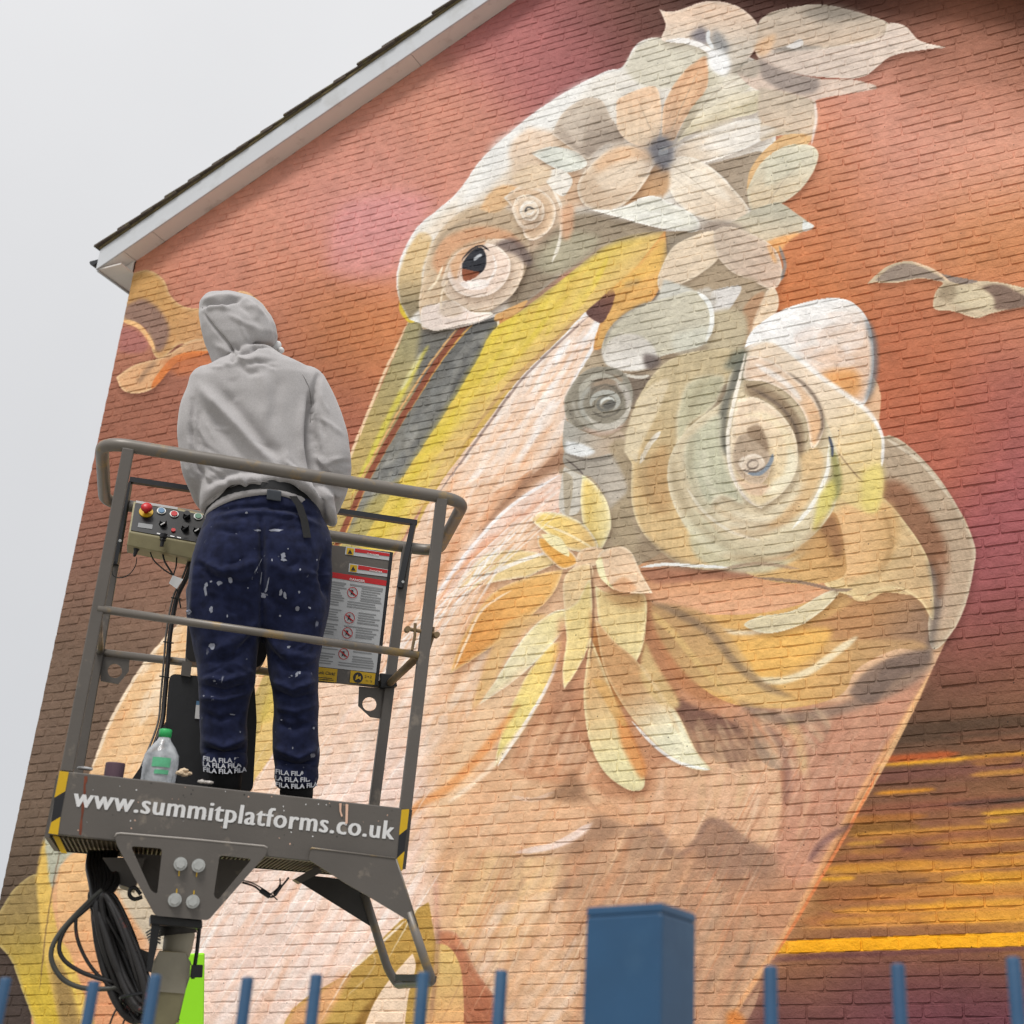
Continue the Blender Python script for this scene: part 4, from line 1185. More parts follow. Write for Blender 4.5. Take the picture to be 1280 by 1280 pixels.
# ---- bricks: a few slightly different fired bricks, shared by all courses
BL, BH, JT = .2285, .0690, .0065
def brick_mesh(k, lx):
    rnd = random.Random(100+k)
    hx, hz = lx/2, BH/2
    j = lambda a: rnd.uniform(-a, a)
    bm = BM()
    # outline with worn, rounded corners; face ring well inside it so the brick looks pillowed under its paint
    cx, cz = [rnd.uniform(.003, .012) for _ in range(4)], [rnd.uniform(.003, .011) for _ in range(4)]
    out = [(-hx, -hz+cz[0]), (-hx+cx[0], -hz), (hx*j(.3), -hz), (hx-cx[1], -hz), (hx, -hz+cz[1]),
           (hx, hz-cz[2]), (hx-cx[2], hz), (hx*j(.3), hz), (-hx+cx[3], hz), (-hx, hz-cz[3])]
    A, C = [], []
    for x, z in out:
        wz, wx = j(.0020), j(.0022)
        A.append(bm.verts.new((x*(1-.0052/hx) + wx, -.0080+j(.0014), z*(1-.0052/hz) + wz*.8)))
        C.append(bm.verts.new((x + wx*.5, .0015, z + wz)))
    m0 = bm.verts.new((-hx*.4+j(.01), -.0090+j(.0012), j(.006)))
    m1 = bm.verts.new((hx*.4+j(.01), -.0082+j(.0010), j(.006)))
    for i in range(10):
        q = (i+1) % 10
        bm.faces.new((A[i], A[q], C[q], C[i]))
    for i in (2, 3, 4, 5, 6):
        bm.faces.new((m1, A[i], A[i+1]))
    for i in (7, 8, 9, 0, 1):
        bm.faces.new((m0, A[i], A[(i+1) % 10]))
    bm.faces.new((m0, A[2], m1))
    bm.faces.new((m0, m1, A[7]))
    bmesh.ops.recalc_face_normals(bm, faces=bm.faces)
    me = bpy.data.meshes.new('brick')
    bm.to_mesh(me)
    bm.free()
    me.materials.append(M_MUR)
    return me
NV = 16
stretcher = [brick_mesh(k, BL) for k in range(NV)]
header = [brick_mesh(50+k, .110) for k in range(4)]
closer = [brick_mesh(80+k, .165) for k in range(4)]
PITX, PITZ = BL+JT, .075
rows = int((gz(UA))/PITZ) + 1
cand = []
brnd = random.Random(3)
def inview(u, z):
    p = wpt(u, z)
    d = p - CE
    zc = d.dot(CF)
    if zc <= 0: return None
    return proj(p)
for r in range(rows):
    z = PITZ*(r+.5)+.016
    wob = brnd.uniform(-.0025, .0025)
    x = U0
    first = True
    items = []
    ph = r % 2
    if ph:
        items.append((U0+.110/2, .110, 'h')); x = U0+.110+JT
    while x < U1-.02:
        L, kind = BL, 's'
        if brnd.random() < .035:
            L, kind = (.110, 'h') if brnd.random() < .5 else (.165, 'c')
        if x+L > U1:
            L, kind = .110, 'h'
            if x+L > U1+.01: break
        items.append((x+L/2, L, kind))
        x += L+JT
    for u, L, kind in items:
        a = gz(u-L/2*(1 if u < UA else -1)) if True else 0
        lim = min(gz(u-L/2), gz(u+L/2))
        if z+PITZ/2 > lim+.10:
            continue
        q = inview(u, z)
        area = 0
        if q and -10 < q[0] < 1290 and -10 < q[1] < 1290:
            d = (wpt(u, z)-CE).length
            area = L/(d*d)
            px, py = q
            if 725 < px < 870 and py > 1120: area = 0
            if 60 < px < 545 and 540 < py: area *= .5
        cand.append([area, u, z+wob+brnd.uniform(-.0008, .0008), kind, brnd.randrange(100), brnd.gauss(0, .0020), brnd.gauss(0, .008), brnd.gauss(0, .010)])
cand.sort(key=lambda c: -c[0])
def bmat(c):
    return Matrix.Translation((c[1], c[5]-(.0), c[2])) @ Matrix.Rotation(c[6], 4, 'Y') @ Matrix.Rotation(c[7], 4, 'Z')
def bmesh_of(c):
    return {'s': stretcher[c[4] % NV], 'h': header[c[4] % 4], 'c': closer[c[4] % 4]}[c[3]]
for c in cand[:298]:
    o = bpy.data.objects.new('brick', bmesh_of(c))
    scene.collection.objects.link(o)
    o.parent = house
    o.matrix_local = bmat(c)
# the rest of the courses, joined
cache = {}
def arrs(me):
    if me.name not in cache:
        co = np.empty(len(me.vertices)*3); me.vertices.foreach_get('co', co)
        cache[me.name] = (co.reshape(-1, 3), [tuple(p.vertices) for p in me.polygons])
    return cache[me.name]
VV, FF, nb = [], [], 0
for c in cand[298:]:
    co, fs = arrs(bmesh_of(c))
    M4 = np.array(bmat(c))
    VV.append(co @ M4[:3, :3].T + M4[:3, 3])
    FF += [tuple(i+nb for i in f) for f in fs]
    nb += len(co)
me = bpy.data.meshes.new('brickwork')
me.from_pydata(np.concatenate(VV).tolist(), [], FF)
me.materials.append(M_MUR)
bw = bpy.data.objects.new('brickwork', me)
scene.collection.objects.link(bw)
bw.parent = house
bw['kind'] = 'stuff'
# mortar bed: gently uneven sheet between the bricks
bm = BM()
nx, ny = 200, 240
grid = {}
for j in range(ny+1):
    for i in range(nx+1):
        u = U0 + (U1-U0)*i/nx
        z = gz(u)*j/ny
        grid[i, j] = bm.verts.new(wpt(u, z, .0031 + brnd.uniform(-.0026, .0034)))
for j in range(ny):
    for i in range(nx):
        bm.faces.new((grid[i, j], grid[i+1, j], grid[i+1, j+1], grid[i, j+1]))
mesh('mortar_joints', bm, M_MUR, house)

# ---- house body behind the gable
bm = BM()
DEEP = 8.
fr = [(U0+.002, 0), (U1-.002, 0), (U1-.002, gz(U1)-.01), (UA, gz(UA)-.01), (U0+.002, gz(U0)-.01)]
A = [bm.verts.new(wpt(u, z, -.012)) for u, z in fr]
B_ = [bm.verts.new(wpt(u, z, -DEEP)) for u, z in fr]
bm.faces.new(A); bm.faces.new(B_[::-1])
for i in range(5):
    bm.faces.new((A[i], B_[i], B_[(i+1) % 5], A[(i+1) % 5]))
mesh('house_wall', bm, M_BRK, house)

OV = .205                       # verge overhang
UE0, UE1 = -5.625, 2*UA+5.625   # eaves
def side(s):                    # s = -1 left slope, +1 right slope
    return (UE0, UA, 1) if s < 0 else (UE1, UA, -1)
def vz(u):                      # underside of the verge
    return EYE + 7.875 + PITCHS*((u-U0) if u < UA else (2*UA-U0-u)) - .006
def slopebox(bm, ua, ub, h0, h1, o0, o1):
    """box running along the verge from ua to ub, between heights h0..h1 above the soffit line and offsets o0..o1 from the wall"""
    p = []
    for o in (o1, o0):
        p += [wpt(ua, vz(ua)+h0, o), wpt(ub, vz(ub)+h0, o), wpt(ub, vz(ub)+h1, o), wpt(ua, vz(ua)+h1, o)]
    return hexa(bm, p)
for s in (-1, 1):
    ue, ua, d = side(s)
    bm = slopebox(BM(), ue, ua, .0, .232, OV-.018, OV)
    mesh('bargeboard', bm, M_UPVC, house, bevel=.003)
    cuts = [ue, ue+d*.30, ue+d*.62, ue+d*3.4, ua] if s < 0 else [ue, ue+d*2.6, ua]
    for a, b in zip(cuts, cuts[1:]):
        bm = slopebox(BM(), a+d*.003, b-d*.003, .004, .018, .006, OV-.019)
        mesh('soffit_panel', bm, M_SOFF, house, bevel=.002)
    bm = slopebox(BM(), ue, ua, .232, .262, .02, OV+.012)
    mesh('verge_mortar', bm, M_LICH, house)
    # roof slab
    bm = slopebox(BM(), ue+d*.02, ua, .2, .255, -DEEP-.2, OV-.03)
    mesh('roof_slab', bm, M_TILE, house)
    # verge tiles, each lapping over the one below
    step = .262
    n = int(abs(ua-ue)/step)+1
    for k in range(n):
        a = ue - d*.05 + d*step*k
        b = a + d*.40
        if d*(b-ua) > 0: b = ua
        rr = random.Random(k*7+s)
        lift = .040 + rr.uniform(-.004, .008)
        oo = OV+.034+rr.uniform(-.008, .014)
        p = []
        for o in (oo, OV-.35):
            p += [wpt(a, vz(a)+.236+lift, o), wpt(b, vz(b)+.250, o), wpt(b, vz(b)+.266, o), wpt(a, vz(a)+.258+lift, o)]
        bm = hexa(BM(), p)
        mesh('roof_tile', bm, M_TILE, house, bevel=.003)
    # eaves: soffit, fascia and gutter running back along the side
    ui = U0 if s < 0 else U1
    zb = vz(ue)
    bm = BM()
    hexa(bm, [wpt(ue+d*.02, zb+.004, OV-.02), wpt(ui, zb+.004, OV-.02), wpt(ui, zb+.018, OV-.02), wpt(ue+d*.02, zb+.018, OV-.02),
              wpt(ue+d*.02, zb+.004, -DEEP), wpt(ui, zb+.004, -DEEP), wpt(ui, zb+.018, -DEEP), wpt(ue+d*.02, zb+.018, -DEEP)])
    mesh('eaves_soffit', bm, M_SOFF, house)
    bm = BM()
    hexa(bm, [wpt(ue, zb-.012, OV-.02), wpt(ue+d*.018, zb-.012, OV-.02), wpt(ue+d*.018, zb+.2, OV-.02), wpt(ue, zb+.2, OV-.02),
              wpt(ue, zb-.012, -DEEP), wpt(ue+d*.018, zb-.012, -DEEP), wpt(ue+d*.018, zb+.2, -DEEP), wpt(ue, zb+.2, -DEEP)])
    mesh('fascia_board', bm, M_UPVC, house)
    # box end closing the gap between verge soffit and eaves soffit
    bm = BM()
    q = [(ue+d*.02, zb+.001), (ui-d*.001, zb+.001), (ui-d*.001, vz(ui)-.001)]
    plate(bm, [[wpt(u, z, .03) for u, z in q]], WN*-.012)
    mesh('box_end', bm, M_SOFF, house)
    bm = BM()
    gu = ue - d*.058
    pr = [wpt(gu + .056*math.cos(t), zb+.125 + .056*math.sin(t), 0) for t in np.linspace(math.pi, 2*math.pi, 11)]
    pin = [wpt(gu + .050*math.cos(t), zb+.125 + .050*math.sin(t), 0) for t in np.linspace(2*math.pi, math.pi, 11)]
    loop = pr+pin
    plate(bm, [[p + WN*(OV-.01) for p in loop]], WN*(-DEEP-OV))
    gt = mesh('gutter', bm, M_GUT, house)
    bm = BM()
    plate(bm, [[p + WN*(OV-.008) for p in pr]], WN*-.01)
    mesh('gutter_end', bm, M_GUT, gt)

# ground
M_GRD = mat('paving', (150, 147, 140), .9, var=.15, scale=3, bump=.7, bscale=120, dirt=(92, 90, 86), dscale=.6)
bm = BM()
gs = 600
vs = [bm.verts.new(p) for p in ((-gs, -gs, 0), (gs, -gs, 0), (gs, gs, 0), (-gs, gs, 0))]
bm.faces.new(vs)
g = mesh('ground', bm, M_GRD)
g['kind'] = 'structure'
# ------------------------------------------------------------------ the work platform
LR = (Matrix.Rotation(.289272, 3, 'Z') @ Matrix.Rotation(.109399, 3, 'X') @ Matrix.Rotation(.002071, 3, 'Y'))
LO = Vector((-1.471326, 4.083498, .784834 + EYE))
LX, LY, LZ = LR.col[0].copy(), LR.col[1].copy(), LR.col[2].copy()
LW, LD = .924, .616
def L(x, y, z): return LO + LX*x + LY*y + LZ*z
def FP(px, py, y=0.): return on_plane(px, py, LO + LY*y, LY)

M_GREY = mat('grey_paint', (92, 87, 82), .48, var=.07, scale=7, bump=.16, bscale=90, dirt=(134, 124, 112), dscale=11, dlo=.60, dhi=.72)
M_RAIL = mat('worn_rail_paint', (112, 106, 99), .42, metal=.1, var=.07, scale=12, bump=.1, dirt=(150, 124, 76), dscale=11, dlo=.52, dhi=.66)
M_DARK = mat('dark_steel', (52, 50, 48), .6, var=.2, scale=12, bump=.3)
M_BLK = mat('black_paint', (24, 25, 28), .35, var=.15, scale=20, dirt=(90, 80, 72), dscale=18, dlo=.66, dhi=.75)
M_YEL = mat('yellow_tape', (205, 165, 12), .5, var=.08, scale=20, dirt=(120, 100, 50), dscale=14, dlo=.62, dhi=.8)
M_TAPEK = mat('black_tape', (26, 26, 30), .45, var=.1)
M_WHT = mat('white_vinyl', (218, 218, 218), .5, var=.03, dirt=(170, 168, 164), dscale=30, dlo=.6, dhi=.8)
M_RED = mat('red_plastic', (190, 28, 34), .4, var=.08)
M_SIGNW = mat('sign_white', (186, 188, 190), .5, var=.03)
M_SIGNR = mat('sign_red', (186, 22, 28), .5, var=.05)
M_INK = mat('sign_ink', (140, 142, 144), .6, var=.05)
M_BRS = mat('rusty_steel', (124, 104, 76), .55, metal=.4, var=.2, scale=20, bump=.4, dirt=(88, 62, 40), dscale=20)
M_ZINC = mat('zinc_bolt', (186, 188, 186), .35, metal=.55, var=.1, scale=40)
M_CREAM = mat('cream_casting', (170, 163, 144), .6, var=.1, scale=14, bump=.25, dirt=(120, 106, 80), dscale=10, dlo=.58, dhi=.75)
M_OLIVE = mat('box_beige', (150, 142, 108), .5, var=.1, scale=20, dirt=(110, 100, 60), dscale=16)
M_LIME = mat('lime_paint', (160, 240, 40), .4, var=.03, scale=4)
M_RUB = mat('black_rubber', (34, 32, 32), .5, var=.2, scale=30, bump=.3, dirt=(120, 52, 38), dscale=14, dlo=.60, dhi=.68)
M_PINK = mat('pink_paint', (222, 182, 158), .6)
M_RUST = mat('rust_stain', (112, 56, 36), .8, var=.25, scale=30)

lift = empty('boom_lift', (LO.x+.45, LO.y+1.0, 0), 'grey boom lift basket with web address on its toe board', 'boom lift')
def part(name, bm, m, smooth=False, bevel=0., parent=None, label=None):
    o = mesh(name, bm, m, parent or lift, smooth, bevel)
    if label: o['label'] = label
    return o
def quad(bm, pts, y, th=.002):
    p = [FP(a, b, y) for a, b in pts]
    return hexa(bm, p + [q + LY*th for q in p])
def polyplate(loops, y, th):
    return plate(BM(), [[FP(a, b, y) for a, b in l] for l in loops], LY*th)
def rl(pts, rad, n=5):
    r = rounded([Vector((a, b, 0)) for a, b in pts], rad, n)
    return [(p.x, p.y) for p in r]

# toe board
tb = part('toe_board', quad(BM(), [(74, 963), (512, 1011), (503, 1089), (60, 1042)], 0, .03), M_GREY, bevel=.003)
for side_x in (0, 1):
    a = (L(-.028, 0, 0) if side_x == 0 else L(LW+.012, 0, 0))
    bm = BM()
    b = a + LY*LD
    hexa(bm, [a+LZ*-.018+LY*.03, a+LX*.014+LZ*-.018+LY*.03, a+LX*.014+LZ*.145+LY*.03, a+LZ*.145+LY*.03,
              b+LZ*-.018, b+LX*.014+LZ*-.018, b+LX*.014+LZ*.145, b+LZ*.145])
    part('toe_board', bm, M_GREY)
bm = BM()
hexa(bm, [L(-.02, LD-.02, -.018), L(LW+.02, LD-.02, -.018), L(LW+.02, LD-.02, .1), L(-.02, LD-.02, .1),
          L(-.02, LD, -.018), L(LW+.02, LD, -.018), L(LW+.02, LD, .1), L(-.02, LD, .1)])
part('toe_board', bm, M_DARK)
for pts, m in (([(74.5, 963.5), (86, 965), (81.5, 989), (68, 997)], M_YEL), ([(68, 997), (81.5, 989), (75.5, 1021), (64, 1028)], M_TAPEK), ([(64, 1028), (75.5, 1021), (72.5, 1043.5), (60.5, 1041.5)], M_YEL),
               ([(502, 1012), (511.6, 1011.4), (508.8, 1036), (498.8, 1044)], M_YEL), ([(498.8, 1044), (508.8, 1036), (505.6, 1064), (496.2, 1073)], M_TAPEK), ([(496.2, 1073), (505.6, 1064), (502.8, 1088), (499.5, 1089)], M_YEL)):
    part('hazard_tape', quad(BM(), pts, -.0015, .001), m, parent=tb, label='yellow hazard stripe' if m is M_YEL else 'black hazard stripe')
part('hazard_tape', quad(BM(), [(66, 1044), (74, 1046), (84, 1067), (76, 1066)], .02, .003), M_YEL, parent=tb)
lt = write('web_address', 'www.summitplatforms.co.uk', FP(90.5, 1007.5, -.0012), FP(491.5, 1049.5, -.0012), LZ, M_WHT, tb, hgt=.0535, offset=0, spacing=1.09)
for dx in (-.0022, -.0011, .0011, .0022):
    lt2 = write('web_address', 'www.summitplatforms.co.uk', FP(90.5, 1007.5, -.0012)+LX*dx-LY*(dx+.003)*.12, FP(491.5, 1049.5, -.0012)+LX*dx-LY*(dx+.003)*.12, LZ, M_WHT, lt, hgt=.0535, offset=0, spacing=1.09)
# paint runs and rust on the toe board
bm = BM()
for pts in ([(105.5, 970), (109.5, 970.5), (109.2, 976), (107, 981), (107.4, 990), (104.8, 1000), (105.2, 1012), (103, 1024), (102.6, 1036), (101.4, 1044), (98.8, 1043), (99.8, 1030), (101.6, 1018), (101.8, 1006), (104, 994), (104.4, 982)],):
    plate(bm, [[FP(a, b, -.0008) for a, b in pts]], LY*.001)
part('rust_run', bm, M_RUST, parent=tb)
bm = BM()
for pts in ([(424, 1004), (427, 1004), (426.5, 1014), (428.5, 1020), (426.5, 1021), (424.5, 1014)], [(432, 1005), (435.4, 1005.4), (434.6, 1029), (431.6, 1030), (432, 1016)]):
    plate(bm, [[FP(a, b, -.0035) for a, b in pts]], LY*.001)
part('paint_drip', bm, M_PINK, parent=tb)

frn = random.Random(21)
for nm, m_, n_, cols in (('paint_fleck', M_PINK, 26, None), ('paint_fleck', M_WHT, 22, None), ('paint_fleck', M_DARK, 24, None)):
    bm = BM()
    for k in range(n_):
        a, f = frn.uniform(80, 498), frn.random()
        ty = 965 + (a-86)*.1135 + 2
        b = ty + f*f*70
        r = frn.uniform(.3, 1.1)
        pts = [(a + r*frn.uniform(.6, 1.2)*math.cos(t), b + r*frn.uniform(.6, 1.4)*math.sin(t)) for t in np.linspace(0, 2*math.pi, 7, endpoint=False)]
        plate(bm, [[FP(x, y, -.0006) for x, y in pts]], LY*.0004)
    fk = part(nm, bm, m_, parent=tb)
    fk['kind'] = 'stuff'
# floor with a grating underneath
bm = BM()
hexa(bm, [L(-.014, .03, -.004), L(LW+.012, .03, -.004), L(LW+.012, LD, -.004), L(-.014, LD, -.004),
          L(-.014, .03, 0), L(LW+.012, .03, 0), L(LW+.012, LD, 0), L(-.014, LD, 0)])
fl = part('floor_plate', bm, M_DARK)
bm = BM()
for k in range(76):
    x = -.008 + k*.0124
    hexa(bm, [L(x, .032, -.016), L(x+.004, .032, -.016), L(x+.004, LD-.02, -.016), L(x, LD-.02, -.016),
              L(x, .032, -.005), L(x+.004, .032, -.005), L(x+.004, LD-.02, -.005), L(x, LD-.02, -.005)])
for k in range(12):
    y = .06+k*.048
    hexa(bm, [L(-.01, y, -.014), L(LW+.01, y, -.014), L(LW+.01, y+.003, -.014), L(-.01, y+.003, -.014),
              L(-.01, y, -.006), L(LW+.01, y, -.006), L(LW+.01, y+.003, -.006), L(-.01, y+.003, -.006)])
gr = part('grating', bm, mat('grating_steel', (96, 84, 62), .6, var=.3, scale=20))
gr['kind'] = 'stuff'

# posts
def post(a, b, w=.0165, nm='post'):
    a, b = Vector(a), Vector(b)
    u = (b-a).normalized()
    x = (LX - u*LX.dot(u)).normalized()
    y = u.cross(x) * -1
    p = []
    for q in (a, b):
        p += [q-x*w-y*w, q+x*w-y*w, q+x*w+y*w, q-x*w+y*w]
    return part(nm, hexa(BM(), p), M_GREY, bevel=.003)
post(FP(83.5, 965, .016), FP(160.5, 562, .0))
post(FP(506.5, 1013, .016), FP(552, 624, .0))
post(FP(97, 968, LD-.01), FP(152, 648, LD-.01))
post(FP(467, 1010, LD-.01), FP(509, 684, LD-.01))
# rails
loop = rounded([FP(131, 628, LD), FP(127, 552, -.0), FP(581, 626, 0), FP(547, 690, LD)], .085, 8)
part('top_rail', tube(BM(), loop, .0195, 14, closed=True), M_RAIL, smooth=True)
part('middle_rail', tube(BM(), [FP(122, 761, 0), FP(523, 819, 0)], .0115, 12), M_RAIL, smooth=True)
part('middle_rail', tube(BM(), [FP(127, 816, LD-.01), FP(488, 857, LD-.01)], .0125, 12), M_RAIL, smooth=True)
part('side_rail', tube(BM(), [FP(122, 764, 0), FP(125, 815, LD-.01)], .0115, 12), M_RAIL, smooth=True)
part('side_rail', tube(BM(), [FP(523, 820, 0), FP(486, 855, LD-.01)], .0125, 12), M_BRS, smooth=True)
part('hinge_clamp', quad(BM(), [(475, 841), (494, 843), (497, 858), (476, 860)], LD-.045, .04), M_BLK, bevel=.004)
# locking pins on the right post
bm = BM()
tube(bm, [FP(509, 786, .0), FP(548, 793, .0)], .0062, 8)
tube(bm, [FP(519, 779, -.004), FP(518.5, 795, -.004), FP(515, 813, -.004)], .0045, 8)
tube(bm, [FP(541.5, 784, .004), FP(541, 797, .004), FP(535, 815, .004)], .0045, 8)
for a, b in ((510, 786), (546.5, 793)):
    disc(bm, FP(a, b, -.012), LY, .009, .022, 10)
part('locking_pin', bm, M_BRS, smooth=False)
# lifting eyes
def lug(out, hole, r):
    hp = [(hole[0]+r*math.cos(t), hole[1]+r*math.sin(t)) for t in np.linspace(0, 2*math.pi, 18, endpoint=False)]
    part('lifting_eye', polyplate([out, hp], LD-.014, .009), M_GREY)
lug([(124, 820), (162, 824), (161, 839), (148, 855), (126, 851)], (143.5, 838.5), 9)
lug([(449, 858), (484, 861), (481, 899), (463, 896), (448, 882)], (462, 880), 9)
# black guard bar over the controls
part('guard_bar', tube(BM(), [FP(162, 600, LD-.02), FP(521, 654, LD-.02)], .0125, 4), M_BLK)
part('guard_bar', tube(BM(), [FP(517, 654, LD-.02), FP(500, 735, LD-.035)], .013, 4), M_BLK)
part('guard_bar', tube(BM(), [FP(161, 604, LD-.02), FP(144, 706, LD-.035)], .014, 4), M_BLK)
bm = BM()
disc(bm, FP(503.5, 727.5, LD-.052), -LY, .005, .004, 10)
disc(bm, FP(150, 676, LD-.052), -LY, .005, .004, 10)
part('bolt_head', bm, M_ZINC)

# control box
bm = BM()
q0, q1, q2, q3 = FP(167, 626.5, LD-.03), FP(272, 645, LD-.03), FP(268, 684, LD-.09), FP(161, 665, LD-.09)
q4, q5 = FP(267, 704, LD-.08), FP(158.5, 681.5, LD-.08)
bk = LY*.10
vs = [bm.verts.new(p) for p in (q0, q1, q2, q3, q4, q5, q0+bk, q1+bk, q4+bk, q5+bk)]
for f in ((0,1,2,3), (3,2,4,5), (0,6,7,1), (5,4,8,9), (6,9,8,7), (0,3,5,9,6), (1,7,8,4,2)):
    bm.faces.new([vs[i] for i in f])
cbx = part('control_box', bm, M_OLIVE, bevel=.003)
pn = (q1-q0).cross(q3-q0).normalized()
if pn.dot(CE-q0) < 0: pn = -pn
def CP(px, py, h=.0):
    return on_plane(px, py, q0 + pn*h, pn)
bm = BM()
cpts = [CP(169, 629.5, .001), CP(271, 647, .001), CP(267, 681.5, .001), CP(163.5, 663, .001)]
plate(bm, [cpts], pn*.0015)
part('control_panel', bm, M_BLK, parent=cbx)
def knob(px, py, r, h, m, nm='button', r2=None, seg=16):
    bm = BM()
    disc(bm, CP(px, py, .002), pn, r, h, seg, r2)
    return part(nm, bm, m, parent=cbx, smooth=False)
M_BLU = mat('blue_button', (90, 130, 165), .4)
M_GRNB = mat('green_button', (96, 140, 116), .4)
knob(182.5, 640.5, .0225, .004, M_YEL, 'stop_button_ring', seg=24)
bm = BM()
lathe(bm, CP(182.5, 640, .006), pn, [(.007, 0), (.007, .016), (.0175, .018), (.0185, .024), (.015, .03), (.006, .033)], 20)
part('emergency_stop', bm, M_RED, True, parent=cbx, label='red mushroom stop button')
for x, y, m in ((201.5, 639.5, M_BLU), (217.5, 643.5, M_RED), (247.5, 646.5, M_GRNB)):
    knob(x, y, .0145, .005, M_ZINC, 'button_bezel')
    knob(x, y, .0105, .008, m)
knob(216.5, 663.5, .007, .006, M_RED, 'indicator_lamp')
for x, y in ((203.5, 655), (231, 661), (246, 663), (233, 646)):
    knob(x, y, .0135, .02, M_BLK, 'selector_knob', .010)
    bm = BM()
    c = CP(x, y, .026)
    tube(bm, [c - LX*.006 - LZ*.004, c + LX*.006 + LZ*.006], .0022, 6)
    part('knob_pointer', bm, M_WHT if x < 210 or x > 240 else M_BLK, parent=cbx)
bm = BM()
plate(bm, [[CP(173, 653.5, .003), CP(191, 656, .003), CP(190, 661.5, .003), CP(172, 659, .003)]], pn*.0008)
part('panel_label', bm, M_INK, parent=cbx)
bm = BM()
for k in range(4):
    x = 196 + k*8.4
    plate(bm, [[CP(x, 666+k*1.6, .003), CP(x+5, 667+k*1.6, .003), CP(x+5, 668.4+k*1.6, .003), CP(x, 667.4+k*1.6, .003)]], pn*.0008)
part('panel_marking', bm, M_WHT, parent=cbx)
bm = BM()
hexa(bm, [FP(170, 625.5, LD-.034), FP(222, 634, LD-.034), FP(222, 637, LD-.034), FP(170, 628.5, LD-.034), FP(170, 625.5, LD-.02), FP(222, 634, LD-.02), FP(222, 637, LD-.02), FP(170, 628.5, LD-.02)])
part('label_strip', bm, M_WHT, parent=cbx)
# joystick boot and cable glands under the box
bm = BM()
lathe(bm, FP(204, 672, LD-.11), -LZ, [(.012, -.012), (.012, .0), (.008, .004), (.011, .008), (.006, .014), (.006, .03)], 12)
part('cable_gland', bm, M_BLK, parent=cbx)
bm = BM()
lathe(bm, FP(172, 682, LD-.06), -LZ+LX*-.1, [(.010, -.01), (.010, .012), (.007, .02), (.005, .034), (.0025, .038)], 12)
part('cable_gland', bm, M_BLK, parent=cbx)
def cable(pts, r=.0022, m=M_RUB, nm='cable', seg=8):
    return part(nm, tube(BM(), spline([FP(a, b, y) for a, b, y in pts], 7), r, seg), m, smooth=True)
cable([(171, 697, LD-.06), (169, 708, LD-.05), (160, 719, LD-.05), (147, 722, LD-.05), (140, 716, LD-.05), (143, 700, LD-.05)], .0015)
cable([(187, 687, LD-.05), (192, 700, LD-.05), (205, 712, LD-.06), (216, 719, LD-.06)], .0022)
cable([(203, 690, LD-.05), (206, 702, LD-.06), (214, 715, LD-.06), (218, 722, LD-.06)], .003)
cable([(221, 693, LD-.05), (220, 708, LD-.06), (217, 721, LD-.06), (222, 740, LD-.06), (226, 760, LD-.05)], .0024)
bm = quad(BM(), [(216, 719), (229, 724), (221, 736), (211, 729)], LD-.07, .002)
part('cable_tag', bm, M_WHT)
cable([(240, 700, LD-.03), (233, 722, LD-.03), (221, 748, LD-.03), (213, 790, LD-.03), (210, 825, LD-.03), (206, 870, LD-.04), (202, 905, LD-.06), (188, 945, LD-.1), (172, 978, LD-.14)], .0075, seg=10)
cable([(236, 700, LD-.03), (228, 722, LD-.03), (216, 748, LD-.03), (208, 790, LD-.03), (205, 825, LD-.03), (201, 870, LD-.04), (197, 905, LD-.06), (180, 950, LD-.1), (168, 978, LD-.14)], .0035, m=M_GREY)
bm = BM()
for a, b in ((222, 748), (212, 803), (207, 846)):
    tube(bm, [FP(a-8, b-1, LD-.045), FP(a+5, b+1, LD-.045)], .0022, 6)
part('cable_tie', bm, M_BLK)

# black storage case hung on the rear rail
case = part('storage_case', polyplate([rl([(212, 842), (318, 851), (321, 900), (316, 990), (214, 982), (206, 925)], 9)], LD-.13, .09), mat('moulded_black', (30, 31, 34), .55, var=.12, scale=30, bump=.2, dirt=(120, 118, 116), dscale=60, dlo=.74, dhi=.78), bevel=.006)
part('case_skirt', polyplate([[(207, 902), (216, 960), (214, 984), (162, 978), (180, 952)]], LD-.15, .05), M_RUB, parent=case)
part('case_clip', quad(BM(), [(228, 826), (240, 828), (238, 846), (226, 844)], LD-.14, .02), M_GREY, parent=case)
part('case_sticker', quad(BM(), [(245, 881), (252, 882), (250.5, 899), (243.5, 898)], LD-.133, .001), M_WHT, parent=case)
part('case_sticker', quad(BM(), [(245.6, 876), (252.6, 877), (252, 882), (245, 881)], LD-.133, .001), M_BLU, parent=case, label='blue band above the white sticker')
bm = polyplate([rl([(236, 758), (330, 768), (334, 822), (322, 836), (232, 826)], 9)], LD-.12, .07)
part('tool_bag', bm, M_RUB, bevel=.008)

# instruction board on the rear rail
BP = [(404, 680), (490, 690), (470.5, 857), (384, 852)]
board = part('instruction_board', quad(BM(), BP, LD-.03, .006), M_GREY, bevel=.001)
part('board_edge', quad(BM(), [(487.5, 690), (491.5, 690.5), (472.5, 857), (468.5, 856.5)], LD-.033, .004), M_BLK, parent=board)
def sq(pts, m, nm, h=.0, par=None):
    return part(nm, quad(BM(), pts, LD-.0315-h, .0008), m, parent=par or board)
s1 = sq([(432.5, 683), (488, 691.5), (486.5, 700.5), (431, 693)], M_SIGNW, 'warning_sign')
s2 = sq([(436.5, 704), (485, 712), (484, 721), (435.5, 715)], M_SIGNW, 'warning_sign')
s3 = sq([(409, 714), (484, 726), (470.5, 841), (389, 832)], M_SIGNW, 'danger_sign')
sq([(444, 685.5), (487, 692), (486.6, 695.5), (443.5, 690)], M_SIGNR, 'red_band', .001, s1)
